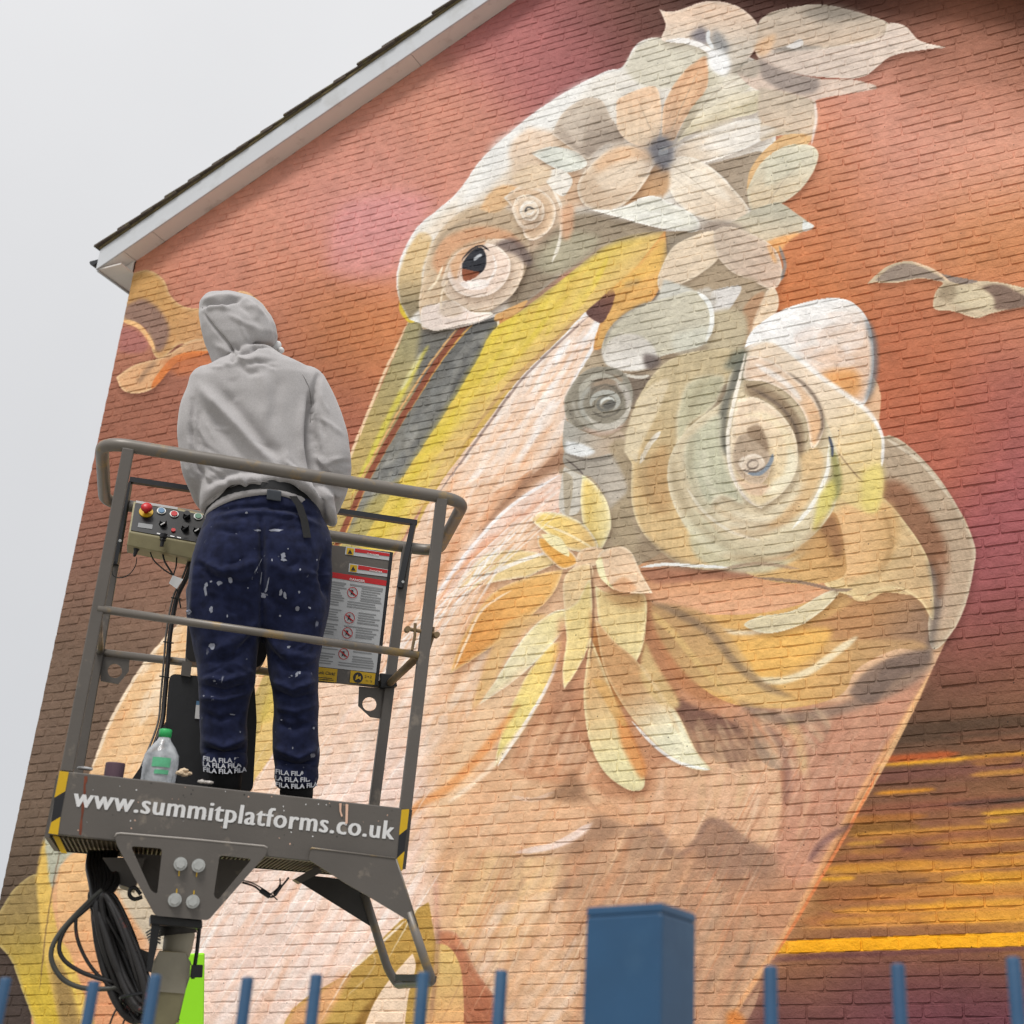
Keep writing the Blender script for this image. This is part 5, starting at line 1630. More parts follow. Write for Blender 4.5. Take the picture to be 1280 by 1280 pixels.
sq([(448, 706.5), (484.5, 712.5), (484, 716.5), (447.5, 711.5)], M_SIGNR, 'red_band', .001, s2)
sq([(409, 714), (484, 726), (483, 732.5), (408.3, 721)], M_SIGNR, 'red_band', .001, s3)
for pts, p in (([(434, 684.5), (442.5, 685.8), (441.7, 694), (433, 692.5)], s1), ([(438, 705.5), (446.5, 706.8), (445.7, 715.4), (437, 714)], s2)):
    y_ = sq(pts, M_YEL, 'yellow_patch', .001, p)
for cx, cy, p in ((437.6, 689.6, s1), (441.6, 710.6, s2)):
    part('warning_symbol', polyplate([[(cx, cy-3), (cx+2.8, cy+2.6), (cx-2.9, cy+2.2)]], LD-.0335, .0005), M_TAPEK, parent=p)
write('danger_word', 'DANGER', FP(437, 725, LD-.0335), FP(456, 728, LD-.0335), LZ, M_WHT, s3, hgt=.008, offset=.02)
write('danger_word', 'DANGER', FP(459, 692.6, LD-.0335), FP(474, 695, LD-.0335), LZ, M_WHT, s1, hgt=.005, offset=.02)
write('danger_word', 'DANGER', FP(462, 713.5, LD-.0335), FP(478, 716, LD-.0335), LZ, M_WHT, s2, hgt=.005, offset=.02)
bm = BM()
trnd = random.Random(4)
def spt(s, t):   # point on the big sign, s across, t down
    a = np.array((408, 723.)) * (1-s) + np.array((483, 734.)) * s
    b = np.array((390, 829.)) * (1-s) + np.array((471.5, 838.)) * s
    return a*(1-t) + b*t
holes = [(.46, .12), (.47, .42), (.47, .60), (.46, .85)]
for k in range(34):
    t = .02 + k*.029
    if k in (10, 16, 22, 28): continue
    for s0, s1_ in ((.04, .36), (.60, .96)) if any(abs(t-h[1]) < .085 for h in holes) else ((.04, .36), (.40, .96)):
        e = s1_ - trnd.uniform(0, .12)
        a, b = spt(s0, t), spt(e, t)
        w = np.array((0, 1.4 if k % 5 else 2.0))
        plate(bm, [[FP(*p, LD-.0325) for p in (a, b, b+w, a+w)]], LY*.0004)
tx = part('sign_text', bm, M_INK, parent=s3)
tx['kind'] = 'stuff'
for s, t in holes:
    c = spt(s, t)
    ring = [(c[0]+6.6*math.cos(q), c[1]+7*math.sin(q)) for q in np.linspace(0, 2*math.pi, 22, endpoint=False)]
    ring2 = [(c[0]+5.85*math.cos(q), c[1]+6.25*math.sin(q)) for q in np.linspace(0, 2*math.pi, 22, endpoint=False)]
    bm = polyplate([ring, ring2], LD-.0335, .0005)
    plate(bm, [[FP(*p, LD-.0335) for p in ((c[0]-4.6, c[1]-3.4), (c[0]-3.8, c[1]-4.4), (c[0]+4.6, c[1]+3.4), (c[0]+3.8, c[1]+4.4))]], LY*.0005)
    part('prohibition_ring', bm, M_SIGNR, parent=s3)
    bm = polyplate([[(c[0]-1.5, c[1]-3.5), (c[0]+1.2, c[1]-3), (c[0]+.8, c[1]), (c[0]+3, c[1]+2.5), (c[0]+1.5, c[1]+3.8), (c[0]-.5, c[1]+1.4), (c[0]-2.6, c[1]+3.4), (c[0]-2, c[1])]], LD-.033, .0003)
    part('sign_figure', bm, M_TAPEK, parent=s3)
y1 = sq([(386, 832.5), (422, 836.5), (420.5, 853), (384.5, 851)], M_YEL, 'yellow_sticker', .001)
write('sticker_words', 'Clunk Click!', FP(392.5, 841.5, LD-.0335), FP(418.5, 844.3, LD-.0335), LZ, M_TAPEK, y1, hgt=.0105, offset=.012)
bm = BM()
for k, (a, b) in enumerate(((392, 415), (391, 417), (394, 409))):
    quad(bm, [(a, 845.6+k*2.2), (b, 847.8+k*2.2), (b, 848.5+k*2.2), (a, 846.3+k*2.2)], LD-.0335, .0003)
part('sticker_lines', bm, M_TAPEK, parent=y1)
y2 = sq([(438.5, 838), (469.5, 842), (468, 856), (437, 853)], M_YEL, 'yellow_sticker', .001)
c = (447.5, 847)
part('harness_symbol', polyplate([[(c[0]+6.2*math.cos(q), c[1]+6.6*math.sin(q)) for q in np.linspace(0, 2*math.pi, 22, endpoint=False)]], LD-.0335, .0005), M_TAPEK, parent=y2)
part('harness_figure', polyplate([[(c[0]-3.4, c[1]+3), (c[0]-2.4, c[1]-2.4), (c[0]-.2, c[1]-4), (c[0]+.4, c[1]-.5), (c[0]+3.4, c[1]-2.2), (c[0]+3.2, c[1]+3), (c[0]+1, c[1]+1), (c[0]-1, c[1]+2)]], LD-.0345, .0003), M_YEL, parent=y2)
write('sticker_words', '2+2', FP(455.5, 847, LD-.0335), FP(464.5, 848, LD-.0335), LZ, M_TAPEK, y2, hgt=.009)
write('sticker_words', '= 2', FP(457, 852, LD-.0335), FP(465, 853, LD-.0335), LZ, M_TAPEK, y2, hgt=.006)

# ---- underside: mounting plate, bolts, step bracket
out = rl([(143, 1041.5), (334.5, 1058.5), (333, 1068), (260.5, 1150.5), (194, 1144.5), (146, 1056)], 5)
h1 = rl([(163.5, 1057.5), (203, 1060.5), (196.5, 1118), (188.5, 1113)], 5)
h2 = rl([(274.5, 1069), (315, 1073.5), (272.5, 1125), (267, 1120)], 5)
mp = part('mounting_plate', polyplate([out, h1, h2], -.012, .011), M_GREY)
part('plate_edge', tube(BM(), [FP(a, b, -.011) for a, b in ((143.5, 1046), (146, 1042), (151, 1041.6), (240, 1049), (330, 1057.6), (334.4, 1060))], .0028, 8), mat('edge_highlight', (158, 152, 146), .5, var=.1), smooth=True, parent=mp)  # thin paler tube: the top edge's highlight put in as a lighter colour
out2 = [(150, 1066), (318, 1076), (262, 1140), (204, 1138)]
part('mounting_plate', polyplate([out2], .24, .011), M_GREY)
part('mounting_web', polyplate([[(128, 1072), (182, 1072), (168, 1112), (150, 1106)]], .2, .25), M_GREY)
for a, b in ((225.5, 1080), (248, 1082), (218.5, 1125), (241, 1127)):
    bm = BM()
    disc(bm, FP(a, b, -.013), -LY, .0178, .004, 20)
    disc(bm, FP(a, b, -.016), -LY, .0135, .011, 6, .0125)
    part('bolt', bm, M_ZINC, bevel=0)
bm = BM()
for (a, b), (c_, d) in (((224, 1088), (223.5, 1095)), ((246, 1089), (245.5, 1096)), ((221, 1111), (220.5, 1118)), ((242.5, 1113), (242, 1120))):
    quad(bm, [(a-.6, b), (a+.8, b), (c_+.8, d), (c_-.6, d)], -.0132, .0008)
part('torque_mark', bm, M_YEL, parent=mp)
br = part('step_bracket', polyplate([[(388.5, 1060), (494.5, 1073), (521.5, 1157), (464, 1122.5), (432, 1104), (386, 1074.5)]], -.010, .009), M_GREY)
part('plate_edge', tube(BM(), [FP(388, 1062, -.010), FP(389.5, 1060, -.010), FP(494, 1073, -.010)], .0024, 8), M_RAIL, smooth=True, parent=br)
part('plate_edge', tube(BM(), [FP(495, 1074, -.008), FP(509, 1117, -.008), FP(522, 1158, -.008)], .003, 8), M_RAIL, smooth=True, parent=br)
part('step_bracket', polyplate([[(372, 1101), (386, 1094), (430, 1099), (456, 1119), (468.5, 1161)]], LD*.62, .009), M_DARK)
part('floor_channel', quad(BM(), [(368, 1099), (376, 1104), (403, 1090), (396, 1083)], LD*.5, .08), M_GREY)
tr = rounded([FP(511, 1140, 0), FP(533, 1206, 0), FP(541, 1227, .02), FP(497, 1231, LD*.62), FP(485, 1212, LD*.62), FP(455, 1116, LD*.62)], .03, 6, closed=False)
st = part('step_tube', tube(BM(), tr, .0125, 12), M_RAIL, smooth=True)
part('step_tread', hexa(BM(), [FP(494, 1218, LD*.5), FP(514, 1220, LD*.5), FP(546, 1220, .03), FP(531, 1218, .03), FP(494, 1226, LD*.5), FP(513, 1227, LD*.5), FP(545, 1228, .03), FP(530, 1227, .03)]), M_DARK, parent=st)
# loose cable under the floor
cable([(303, 1103, .1), (318, 1108, .1), (330, 1117, .1), (341, 1121, .1), (352, 1108, .1), (361, 1097, .1)], .0028)
cable([(300, 1100, .1), (316, 1104, .1), (336, 1116, .1), (347, 1125, .1)], .0018)
cable([(350, 1098, .1), (349, 1108, .1), (338, 1118, .1)], .002)
part('cable_connector', tube(BM(), [FP(325, 1113, .1), FP(337, 1121, .1)], .006, 8), M_BLK)
part('cable_connector', tube(BM(), [FP(343, 1119, .1), FP(352, 1106, .1)], .006, 8), M_BLK)

# ---- jib head, boom
JY = .20
part('jib_mount', quad(BM(), [(188, 1143), (253, 1150), (253, 1161), (188, 1155)], .03, .34), M_BLK, bevel=.003)
part('pivot_bearing', tube(BM(), [FP(222, 1150, JY), FP(222, 1168, JY)], .052, 20), M_DARK, smooth=True)
bm = BM()
lathe(bm, FP(220, 1196, JY), LZ, [(.036, 0), (.040, .02), (.042, .06), (.036, .075), (.036, .095)], 20)
part('rotator', bm, M_CREAM, True)
part('rotator_flange', quad(BM(), [(200, 1188), (232, 1191), (232, 1195), (200, 1192)], JY-.05, .1), mat('brass_bracket', (160, 140, 84), .5, var=.2), bevel=.001)
jh = part('jib_head', polyplate([[(200, 1192), (231, 1194), (238, 1204), (237, 1222), (229, 1239), (190, 1236), (190, 1206)]], JY-.06, .14), M_CREAM, bevel=.006)
part('jib_casting', polyplate([[(192, 1236), (229.5, 1239.5), (223, 1276), (215, 1284), (188, 1284)]], JY-.05, .12), M_OLIVE, bevel=.005)
part('strut', polyplate([[(190, 1150), (200, 1151), (197, 1180), (189, 1216), (183, 1214)]], .05, .02), M_BLK)
part('strut', tube(BM(), [FP(249.5, 1158, .08), FP(246, 1190, .1), FP(241, 1223, .12)], .0055, 8), M_BLK)
part('strut_bracket', quad(BM(), [(240, 1206), (254, 1206), (253, 1222), (238, 1222)], .1, .05), M_BLK, bevel=.002)
bm = BM()
for k in range(5):
    tube(bm, spline([FP(183+k, 1166+3*k, .15), FP(193, 1160+4*k, .1), FP(200, 1163+4*k, .12)], 5), .0028, 6)
part('hydraulic_pipe', bm, mat('pipe_grey', (110, 114, 116), .35, metal=.5))
part('valve_block', polyplate([[(176, 1186), (190, 1192), (190, 1210), (180, 1206)]], .1, .05), M_DARK)
# lime boom section rising to the jib, then down to the carrier on the ground
b0, b1 = FP(256, 1191, 1.5), FP(218, 1193, 1.5)
bv = (FP(253.5, 1280, 1.5)-b0)
dn = Vector((LX.x*.3, LX.y*.3, -1)).normalized()
def drop(p, z): return p + bv.normalized()*((z-p.z)/bv.normalized().z)
boom = part('boom', hexa(BM(), [b0, b1, drop(b1, .95)-LX*.05, drop(b0, .95)+LX*.02, b0+LY*.12, b1+LY*.12, drop(b1, .95)+LY*.12-LX*.05, drop(b0, .95)+LY*.12+LX*.02]), M_LIME, bevel=.006, label='lime green boom section')
cb_ = drop((b0+b1)/2, .95)+LY*.06
jl = part('jib_arm', tube(BM(), [FP(206, 1276, JY+.02), FP(206, 1276, JY+.02)*.35 + (cb_+Vector((0, 0, .1)))*.65], .045, 4), M_LIME)
bm = BM()
hexa(bm, [cb_+Vector(v) for v in ((-.35, -.45, -.45), (.35, -.45, -.45), (.35, .6, -.45), (-.35, .6, -.45), (-.3, -.4, .02), (.3, -.4, .02), (.3, .5, .02), (-.3, .5, .02))])
part('turret', bm, M_LIME, bevel=.02)
bm = BM()
hexa(bm, [Vector((cb_.x+x, cb_.y+y, z)) for x, y, z in ((-.5, -.8, .22), (.5, -.8, .22), (.5, .9, .22), (-.5, .9, .22), (-.5, -.8, .5), (.5, -.8, .5), (.5, .9, .5), (-.5, .9, .5))])
part('chassis', bm, M_GREY, bevel=.02)
for x in (-.56, .42):
    for y in (-.55, .6):
        bm = BM()
        disc(bm, Vector((cb_.x+x, cb_.y+y, .24)), (1, 0, 0), .24, .15, 24)
        part('wheel', bm, M_RUB, bevel=.01)

# ---- hoses: a long coil hanging below the floor
hrnd = random.Random(11)
for k in range(20):
    t0, b0_ = (130+hrnd.uniform(-17, 12), 1122+hrnd.uniform(-8, 14)), (178+hrnd.uniform(-8, 6), 1254+hrnd.uniform(-12, 26))
    w = hrnd.uniform(3, 19)
    yy_ = .1 + hrnd.uniform(-.05, .09)
    ax = np.array(b0_)-np.array(t0)
    nn = np.array((-ax[1], ax[0]))/np.hypot(*ax)
    c0 = (np.array(t0)+np.array(b0_))/2
    pts = []
    for q in np.linspace(0, 2*math.pi, 12, endpoint=False):
        e = c0 + ax*.5*math.cos(q) + nn*w*math.sin(q)*(1+.15*math.cos(q)) + hrnd.uniform(-1, 1)
        pts.append(FP(e[0], e[1], yy_ + .03*math.sin(q+k)))
    part('hose', tube(BM(), spline(pts, 4, True), hrnd.choice((.006, .0075, .009, .011)), 8, closed=True), M_RUB, smooth=True)
M_HG = mat('grey_hose', (66, 66, 60), .5, var=.15, scale=20)
part('hose', tube(BM(), spline([FP(a, b, .1) for a, b in ((128, 1112), (106, 1132), (78, 1162), (65, 1185), (66, 1205), (80, 1225), (104, 1235), (132, 1236), (158, 1232), (172, 1226))], 6), .0068, 8), M_HG, smooth=True)
part('hose', tube(BM(), spline([FP(a, b, .1) for a, b in ((130, 1114), (110, 1134), (84, 1158), (74, 1182), (80, 1200), (100, 1214), (124, 1223), (150, 1229))], 6), .006, 8), M_RUB, smooth=True)
part('hose', tube(BM(), spline([FP(a, b, .1) for a, b in ((108, 1130), (96, 1145), (96, 1170), (106, 1196), (120, 1216), (140, 1234), (160, 1246))], 6), .005, 8), M_RUB, smooth=True)
for k in range(8):
    x0 = 113+k*4.4
    part('hose', tube(BM(), spline([FP(x0, 1066, .32), FP(x0-2, 1084, .25), FP(x0+1+hrnd.uniform(-3, 3), 1104, .15), FP(124+hrnd.uniform(-8, 10), 1126, .1)], 5), .0095, 8), M_RUB, smooth=True)
part('hose', tube(BM(), spline([FP(a, b, .1) for a, b in ((176, 1118), (169, 1110), (163, 1112), (162, 1119), (168, 1124), (178, 1121))], 6), .0055, 8), M_RUB, smooth=True)
for pts in (((157, 1246), (148, 1258), (142, 1268), (136, 1284)), ((163, 1264), (156, 1274), (152, 1286))):
    part('hose', tube(BM(), spline([FP(a, b, .1) for a, b in pts], 6), .0028, 6), M_RUB, smooth=True)
part('hose_tie', tube(BM(), rounded([FP(150, 1246, .02), FP(186, 1240, .02), FP(188, 1252, .2), FP(154, 1260, .2)], .02), .004, 6, closed=True), M_BLK)

# ------------------------------------------------------------------ loose things in the basket
def glassy(name, c, rough, alpha):
    m, n, l, b = new_mat(name)
    nz = n.new('ShaderNodeTexNoise')
    nz.inputs['Scale'].default_value = 26
    nz.inputs['Detail'].default_value = 6
    tcn = n.new('ShaderNodeTexCoord')
    l.new(tcn.outputs['Object'], nz.inputs['Vector'])
    r = n.new('ShaderNodeValToRGB')
    r.color_ramp.elements[0].position, r.color_ramp.elements[0].color = .35, (.34, .36, .38, 1)
    r.color_ramp.elements[1].position, r.color_ramp.elements[1].color = .62, lin(c)
    l.new(nz.outputs['Fac'], r.inputs['Fac'])
    l.new(r.outputs['Color'], b.inputs['Base Color'])
    b.inputs['Roughness'].default_value = rough
    b.inputs['Transmission Weight'].default_value = alpha
    b.inputs['IOR'].default_value = 1.3
    bp = n.new('ShaderNodeBump')
    bp.inputs['Strength'].default_value = .5
    bp.inputs['Distance'].default_value = .004
    l.new(nz.outputs['Fac'], bp.inputs['Height'])
    l.new(bp.outputs['Normal'], b.inputs['Normal'])
    return m
bb = FP(198.5, 980, .10)
bb = bb - LZ*((bb-LO).dot(LZ))*0
scale_px = (FP(222, 950, .10)-FP(175, 950, .10)).length/47
floor_b = bb + LZ*(-(bb-LO).dot(LZ))
top_b = FP(207.5, 911.5, .10)
bh = (top_b-floor_b).length
bax = (top_b-floor_b).normalized()
bottle = empty('water_bottle', floor_b, 'clear plastic water bottle with green cap and green label', 'bottle')
R_ = 22.5*scale_px
px_ = scale_px
lathe_prof = [(R_*.8, 0), (R_*.95, .012), (R_*.97, bh-64*px_), (R_*1.0, bh-46*px_), (R_*.97, bh-34*px_), (R_*.72, bh-24*px_), (R_*.4, bh-15*px_), (R_*.33, bh-11*px_), (R_*.33, bh-8*px_)]
bm = lathe(BM(), floor_b, bax, lathe_prof, 28)
mesh('bottle_body', bm, glassy('clear_plastic', (226, 230, 234), .16, .45), bottle, True)
mesh('bottle_cap', lathe(BM(), floor_b, bax, [(R_*.36, bh-11*px_), (R_*.37, bh-1.5*px_), (R_*.30, bh)], 20), mat('green_cap', (48, 176, 96), .4), bottle, True)
M_LBL = mat('green_label', (92, 176, 132), .5, var=.15, scale=60)
vdir = (CE - floor_b); vdir = (vdir - bax*vdir.dot(bax)).normalized(); sdir2 = bax.cross(vdir)
def wrap(h0, h1, a0, a1, m, nm, rr=1.02):
    bm = BM()
    n = 10
    A = [[bm.verts.new(floor_b + bax*h + (vdir*math.cos(a) + sdir2*math.sin(a))*R_*rr) for a in np.linspace(a0, a1, n)] for h in (h0, h1)]
    for i in range(n-1):
        bm.faces.new((A[0][i], A[0][i+1], A[1][i+1], A[1][i]))
    return mesh(nm, bm, m, bottle, True)
wrap(bh-51*px_, bh-39*px_, -.5, .55, M_LBL, 'bottle_label')
wrap(bh-60*px_, bh-54.5*px_, -.3, .5, M_LBL, 'bottle_label')
roll = BM()
lathe(roll, FP(139.5, 985, .09), bax, [(.024, 0), (.026, .002), (.0265, .066), (.025, .068), (.018, .068), (.017, .05)], 24)
tag(mesh('tape_roll', roll, mat('purple_card', (96, 72, 84), .6, var=.06)), 'dull purple roll standing behind the left end of the toe board', 'roll')
lid = BM()
disc(lid, FP(106, 962, .05), LZ, .021, .006, 20)
tag(mesh('paint_lid', lid, M_WHT, bevel=.002), 'small white lid lying beside the left basket post', 'lid')
def lump(name, pts, y, r, m, label, cat):
    bm = BM()
    for k, (a, b) in enumerate(pts):
        bmesh.ops.create_icosphere(bm, subdivisions=2, radius=r*(1-.12*(k % 3)), matrix=Matrix.Translation(FP(a, b, y)) @ Matrix.Diagonal((1.5, 1, .7, 1)))
    rr = random.Random(len(pts))
    for v in bm.verts:
        v.co += Vector((rr.uniform(-1, 1), rr.uniform(-1, 1), rr.uniform(-1, 1)))*r*.14
    tag(mesh(name, bm, m), label, cat)
lump('crumpled_tape', [(225, 966), (231, 968), (236, 967), (230, 963)], .05, .009, mat('masking_tape', (214, 190, 160), .7, var=.1), 'crumpled masking tape on the toe board between bottle and foot', 'tape')
lump('spray_nozzle', [(252, 977), (258, 978), (263, 978)], .03, .008, mat('grey_white', (190, 184, 178), .6), 'small pale scrap on the toe board below the left foot', 'scrap')
0 and lump('painted_rag', [(246, 950), (248, 958), (244, 965)], LD-.2, .010, mat('orange_rag', (186, 110, 84), .8, var=.2), 'small orange smeared rag in front of the black case', 'rag')

# ------------------------------------------------------------------ blue railing in front
FH = EYE + .252
M_BLUE = mat('blue_railing_paint', (34, 74, 108), .42, var=.07, scale=14, bump=.15, bscale=60, dirt=(52, 88, 118), dscale=9, dlo=.5, dhi=.8)
fo, fd = Vector((-.138, 2.172, 0)), Vector((1, -.42, 0)).normalized()
fn = Vector((-fd.y, fd.x, 0))
rail = empty('railing', (0, 2.12, 0), 'blue metal railing of round bars in front of the house', 'railing')
xs = []
for px, py in ((8, 1222), (118, 1227), (195, 1218), (310, 1222), (396, 1218), (530, 1215), (627, 1213), (963, 1208), (1122, 1205), (1266, 1196)):
    p = on_plane(px, py, fo, fn)
    xs.append((p, p.z))
span = xs[:]
for k in range(1, 9):
    xs.append((Vector(xs[0][0]) - fd*.135*k, FH))
    xs.append((Vector(xs[9][0]) + fd*.135*k, FH))
for p, z in xs:
    z = FH + (z-FH)*.9 if abs(z-FH) < .05 else FH
    bm = BM()
    lathe(bm, Vector((p.x, p.y, .12)), (0, 0, 1), [(.0088, 0), (.0088, z-.12-.003), (.0080, z-.12-.001), (.006, z-.12)], 14)
    mesh('bar', bm, M_BLUE, rail, True)
e0, e1 = Vector(xs[0][0])-fd*1.15, Vector(xs[9][0])+fd*1.15
for z in (.16, 1.42):
    bm = BM()
    hexa(bm, [Vector((p.x, p.y, 0)) + fn*a + Vector((0, 0, h)) for p in (e0, e1) for a, h in ((-.02, z-.005), (.02, z-.005), (.02, z+.005), (-.02, z+.005))])
    mesh('horizontal_rail', bm, M_BLUE, rail)
# the square post
PH = EYE+.334
pa = Vector((-.0257, 2.152, 0)); pb = Vector((.0765, 2.091, 0))
pu = (pb-pa).normalized()
pv = Vector((-pu.y, pu.x, 0))
bm = BM()
sz = .100
c4 = [pa, pb, pb+pv*sz, pa+pv*sz]
hexa(bm, [p + Vector((0, 0, z)) for z in (0, PH-.012) for p in c4])
fp_ = mesh('gate_post', bm, M_BLUE, None, bevel=.004)
tag(fp_, 'thick square blue steel post rising above the railing bars', 'post')
bm = BM()
cc = (pa+pb+pv*sz*2)/2
cc = (c4[0]+c4[1]+c4[2]+c4[3])/4
hexa(bm, [cc + (p-cc)*s + Vector((0, 0, z)) for z, s in ((PH-.012, 1.008), (PH, .99)) for p in c4])
mesh('post_cap', bm, M_BLUE, fp_, bevel=.002)
# ------------------------------------------------------------------ the painter
YM = .30                                # depth of his body inside the basket
M_HOOD = mat('grey_marl', (176, 173, 173), .92, var=.035, scale=90, bump=.5, bscale=420, dirt=(166, 163, 163), dscale=260, dlo=.45, dhi=.6, spec=.1, sheen=.35)
M_SOCK = mat('black_sock', (18, 18, 20), .9, var=.15, bump=.4, bscale=300)
M_SHOE = mat('black_trainer', (22, 22, 24), .6, var=.2)
M_SKIN = mat('skin', (196, 150, 126), .55, var=.05, scale=30)
M_HAIR = mat('hair', (58, 42, 32), .8, var=.2, scale=90)
M_BELT = mat('belt_webbing', (17, 17, 19), .6, var=.2, scale=60, bump=.4, bscale=200)
M_WHFAB = mat('letter_white', (205, 207, 214), .8)

def splatter():
    m, n, l, b = new_mat('navy_jersey')
    t = n.new('ShaderNodeTexCoord')
    base = n.new('ShaderNodeTexNoise')
    base.inputs['Scale'].default_value = 40
    base.inputs['Detail'].default_value = 5
    l.new(t.outputs['Object'], base.inputs['Vector'])
    r = n.new('ShaderNodeValToRGB')
    r.color_ramp.elements[0].position, r.color_ramp.elements[0].color = .3, lin((24, 28, 50))
    r.color_ramp.elements[1].position, r.color_ramp.elements[1].color = .7, lin((38, 44, 74))
    l.new(base.outputs['Fac'], r.inputs['Fac'])
    def spots(scale, sz, thin, lo):
        mp = n.new('ShaderNodeMapping')
        mp.inputs['Scale'].default_value = (1, 1, thin)
        l.new(t.outputs['Object'], mp.inputs['Vector'])
        w = n.new('ShaderNodeTexNoise')
        w.inputs['Scale'].default_value = 70
        l.new(mp.outputs['Vector'], w.inputs['Vector'])
        ad = n.new('ShaderNodeVectorMath')
        ad.operation = 'MULTIPLY_ADD'
        l.new(w.outputs['Color'], ad.inputs[0])
        ad.inputs[1].default_value = (.03, .03, .03)
        l.new(mp.outputs['Vector'], ad.inputs[2])
        v = n.new('ShaderNodeTexVoronoi')
        v.inputs['Scale'].default_value = scale
        l.new(ad.outputs['Vector'], v.inputs['Vector'])
        c = n.new('ShaderNodeMapRange')
        c.inputs['From Min'].default_value, c.inputs['From Max'].default_value = sz, sz*.6
        l.new(v.outputs['Distance'], c.inputs['Value'])
        g = n.new('ShaderNodeTexNoise')
        g.inputs['Scale'].default_value = 6.5
        l.new(t.outputs['Object'], g.inputs['Vector'])
        gm = n.new('ShaderNodeMapRange')
        gm.inputs['From Min'].default_value, gm.inputs['From Max'].default_value = lo, lo+.03
        l.new(g.outputs['Fac'], gm.inputs['Value'])
        mu = n.new('ShaderNodeMath')
        mu.operation = 'MULTIPLY'
        l.new(c.outputs['Result'], mu.inputs[0])
        l.new(gm.outputs['Result'], mu.inputs[1])
        return mu.outputs[0]
    a, c = spots(26, .085, 1, .5), spots(17, .10, .28, .5)
    mx = n.new('ShaderNodeMath')
    mx.operation = 'MAXIMUM'
    l.new(a, mx.inputs[0])
    l.new(c, mx.inputs[1])
    mix = n.new('ShaderNodeMix')
    mix.data_type = 'RGBA'
    l.new(mx.outputs[0], mix.inputs['Factor'])
    l.new(r.outputs['Color'], mix.inputs['A'])
    mix.inputs['B'].default_value = lin((120, 124, 140))
    l.new(mix.outputs['Result'], b.inputs['Base Color'])
    b.inputs['Roughness'].default_value = .9
    b.inputs['Specular IOR Level'].default_value = .1
    b.inputs['Sheen Weight'].default_value = .1
    bn = n.new('ShaderNodeTexNoise')
    bn.inputs['Scale'].default_value = 350
    l.new(t.outputs['Object'], bn.inputs['Vector'])
    bp = n.new('ShaderNodeBump')
    bp.inputs['Strength'].default_value = .4
    bp.inputs['Distance'].default_value = .002
    l.new(bn.outputs['Fac'], bp.inputs['Height'])
    l.new(bp.outputs['Normal'], b.inputs['Normal'])
    return m
M_NAVY = splatter()

def loft(bm, rings, seg=28, ex=2.3):
    """rings: (centre, half width vector, half depth vector); closed at both ends"""
    R_ = []
    for rg in rings:
        c, a, b = rg[:3]
        dr = rg[3] if len(rg) > 3 else 0.
        v = []
        for k in range(seg):
            t = 2*math.pi*k/seg
            x, y = math.cos(t), math.sin(t)
            x, y = math.copysign(abs(x)**(2/ex), x), math.copysign(abs(y)**(2/ex), y)
            v.append(bm.verts.new(c + a*x + b*y - LZ*dr*x*x))
        R_.append(v)
    for A, B in zip(R_, R_[1:]):
        for k in range(seg):
            bm.faces.new((A[k], A[(k+1) % seg], B[(k+1) % seg], B[k]))
    for v, s in ((R_[0], -1), (R_[-1], 1)):
        c = bm.verts.new(sum((q.co for q in v), Vector())/seg)
        for k in range(seg):
            bm.faces.new((v[k], v[(k+1) % seg], c))
    return bm

def row(py, xl, xr, d, y=YM, tilt=0., dd=0., droop=0.):
    """a horizontal section seen between pixels xl and xr; d = half depth in metres"""
    a, b = FP(xl, py-tilt, y), FP(xr, py+tilt, y)
    return ((a+b)/2 + LY*dd, (b-a)/2, LY*d + LZ*0, droop)

def limb(bm, pts, seg=20):
    """pts: (px, py, y, radius_px)"""
    P_ = [FP(a, b, y) for a, b, y, r in pts]
    k = (FP(400, 600, YM)-FP(300, 600, YM)).length/100
    Q = spline(P_, 5)
    rad = np.interp(np.linspace(0, len(P_)-1, len(Q)), range(len(P_)), [p[3]*k for p in pts])
    tube(bm, Q, list(rad), seg)
    for q, r in ((Q[0], rad[0]), (Q[-1], rad[-1])):
        bmesh.ops.create_icosphere(bm, subdivisions=3, radius=r*.98, matrix=Matrix.Translation(q))
    return bm

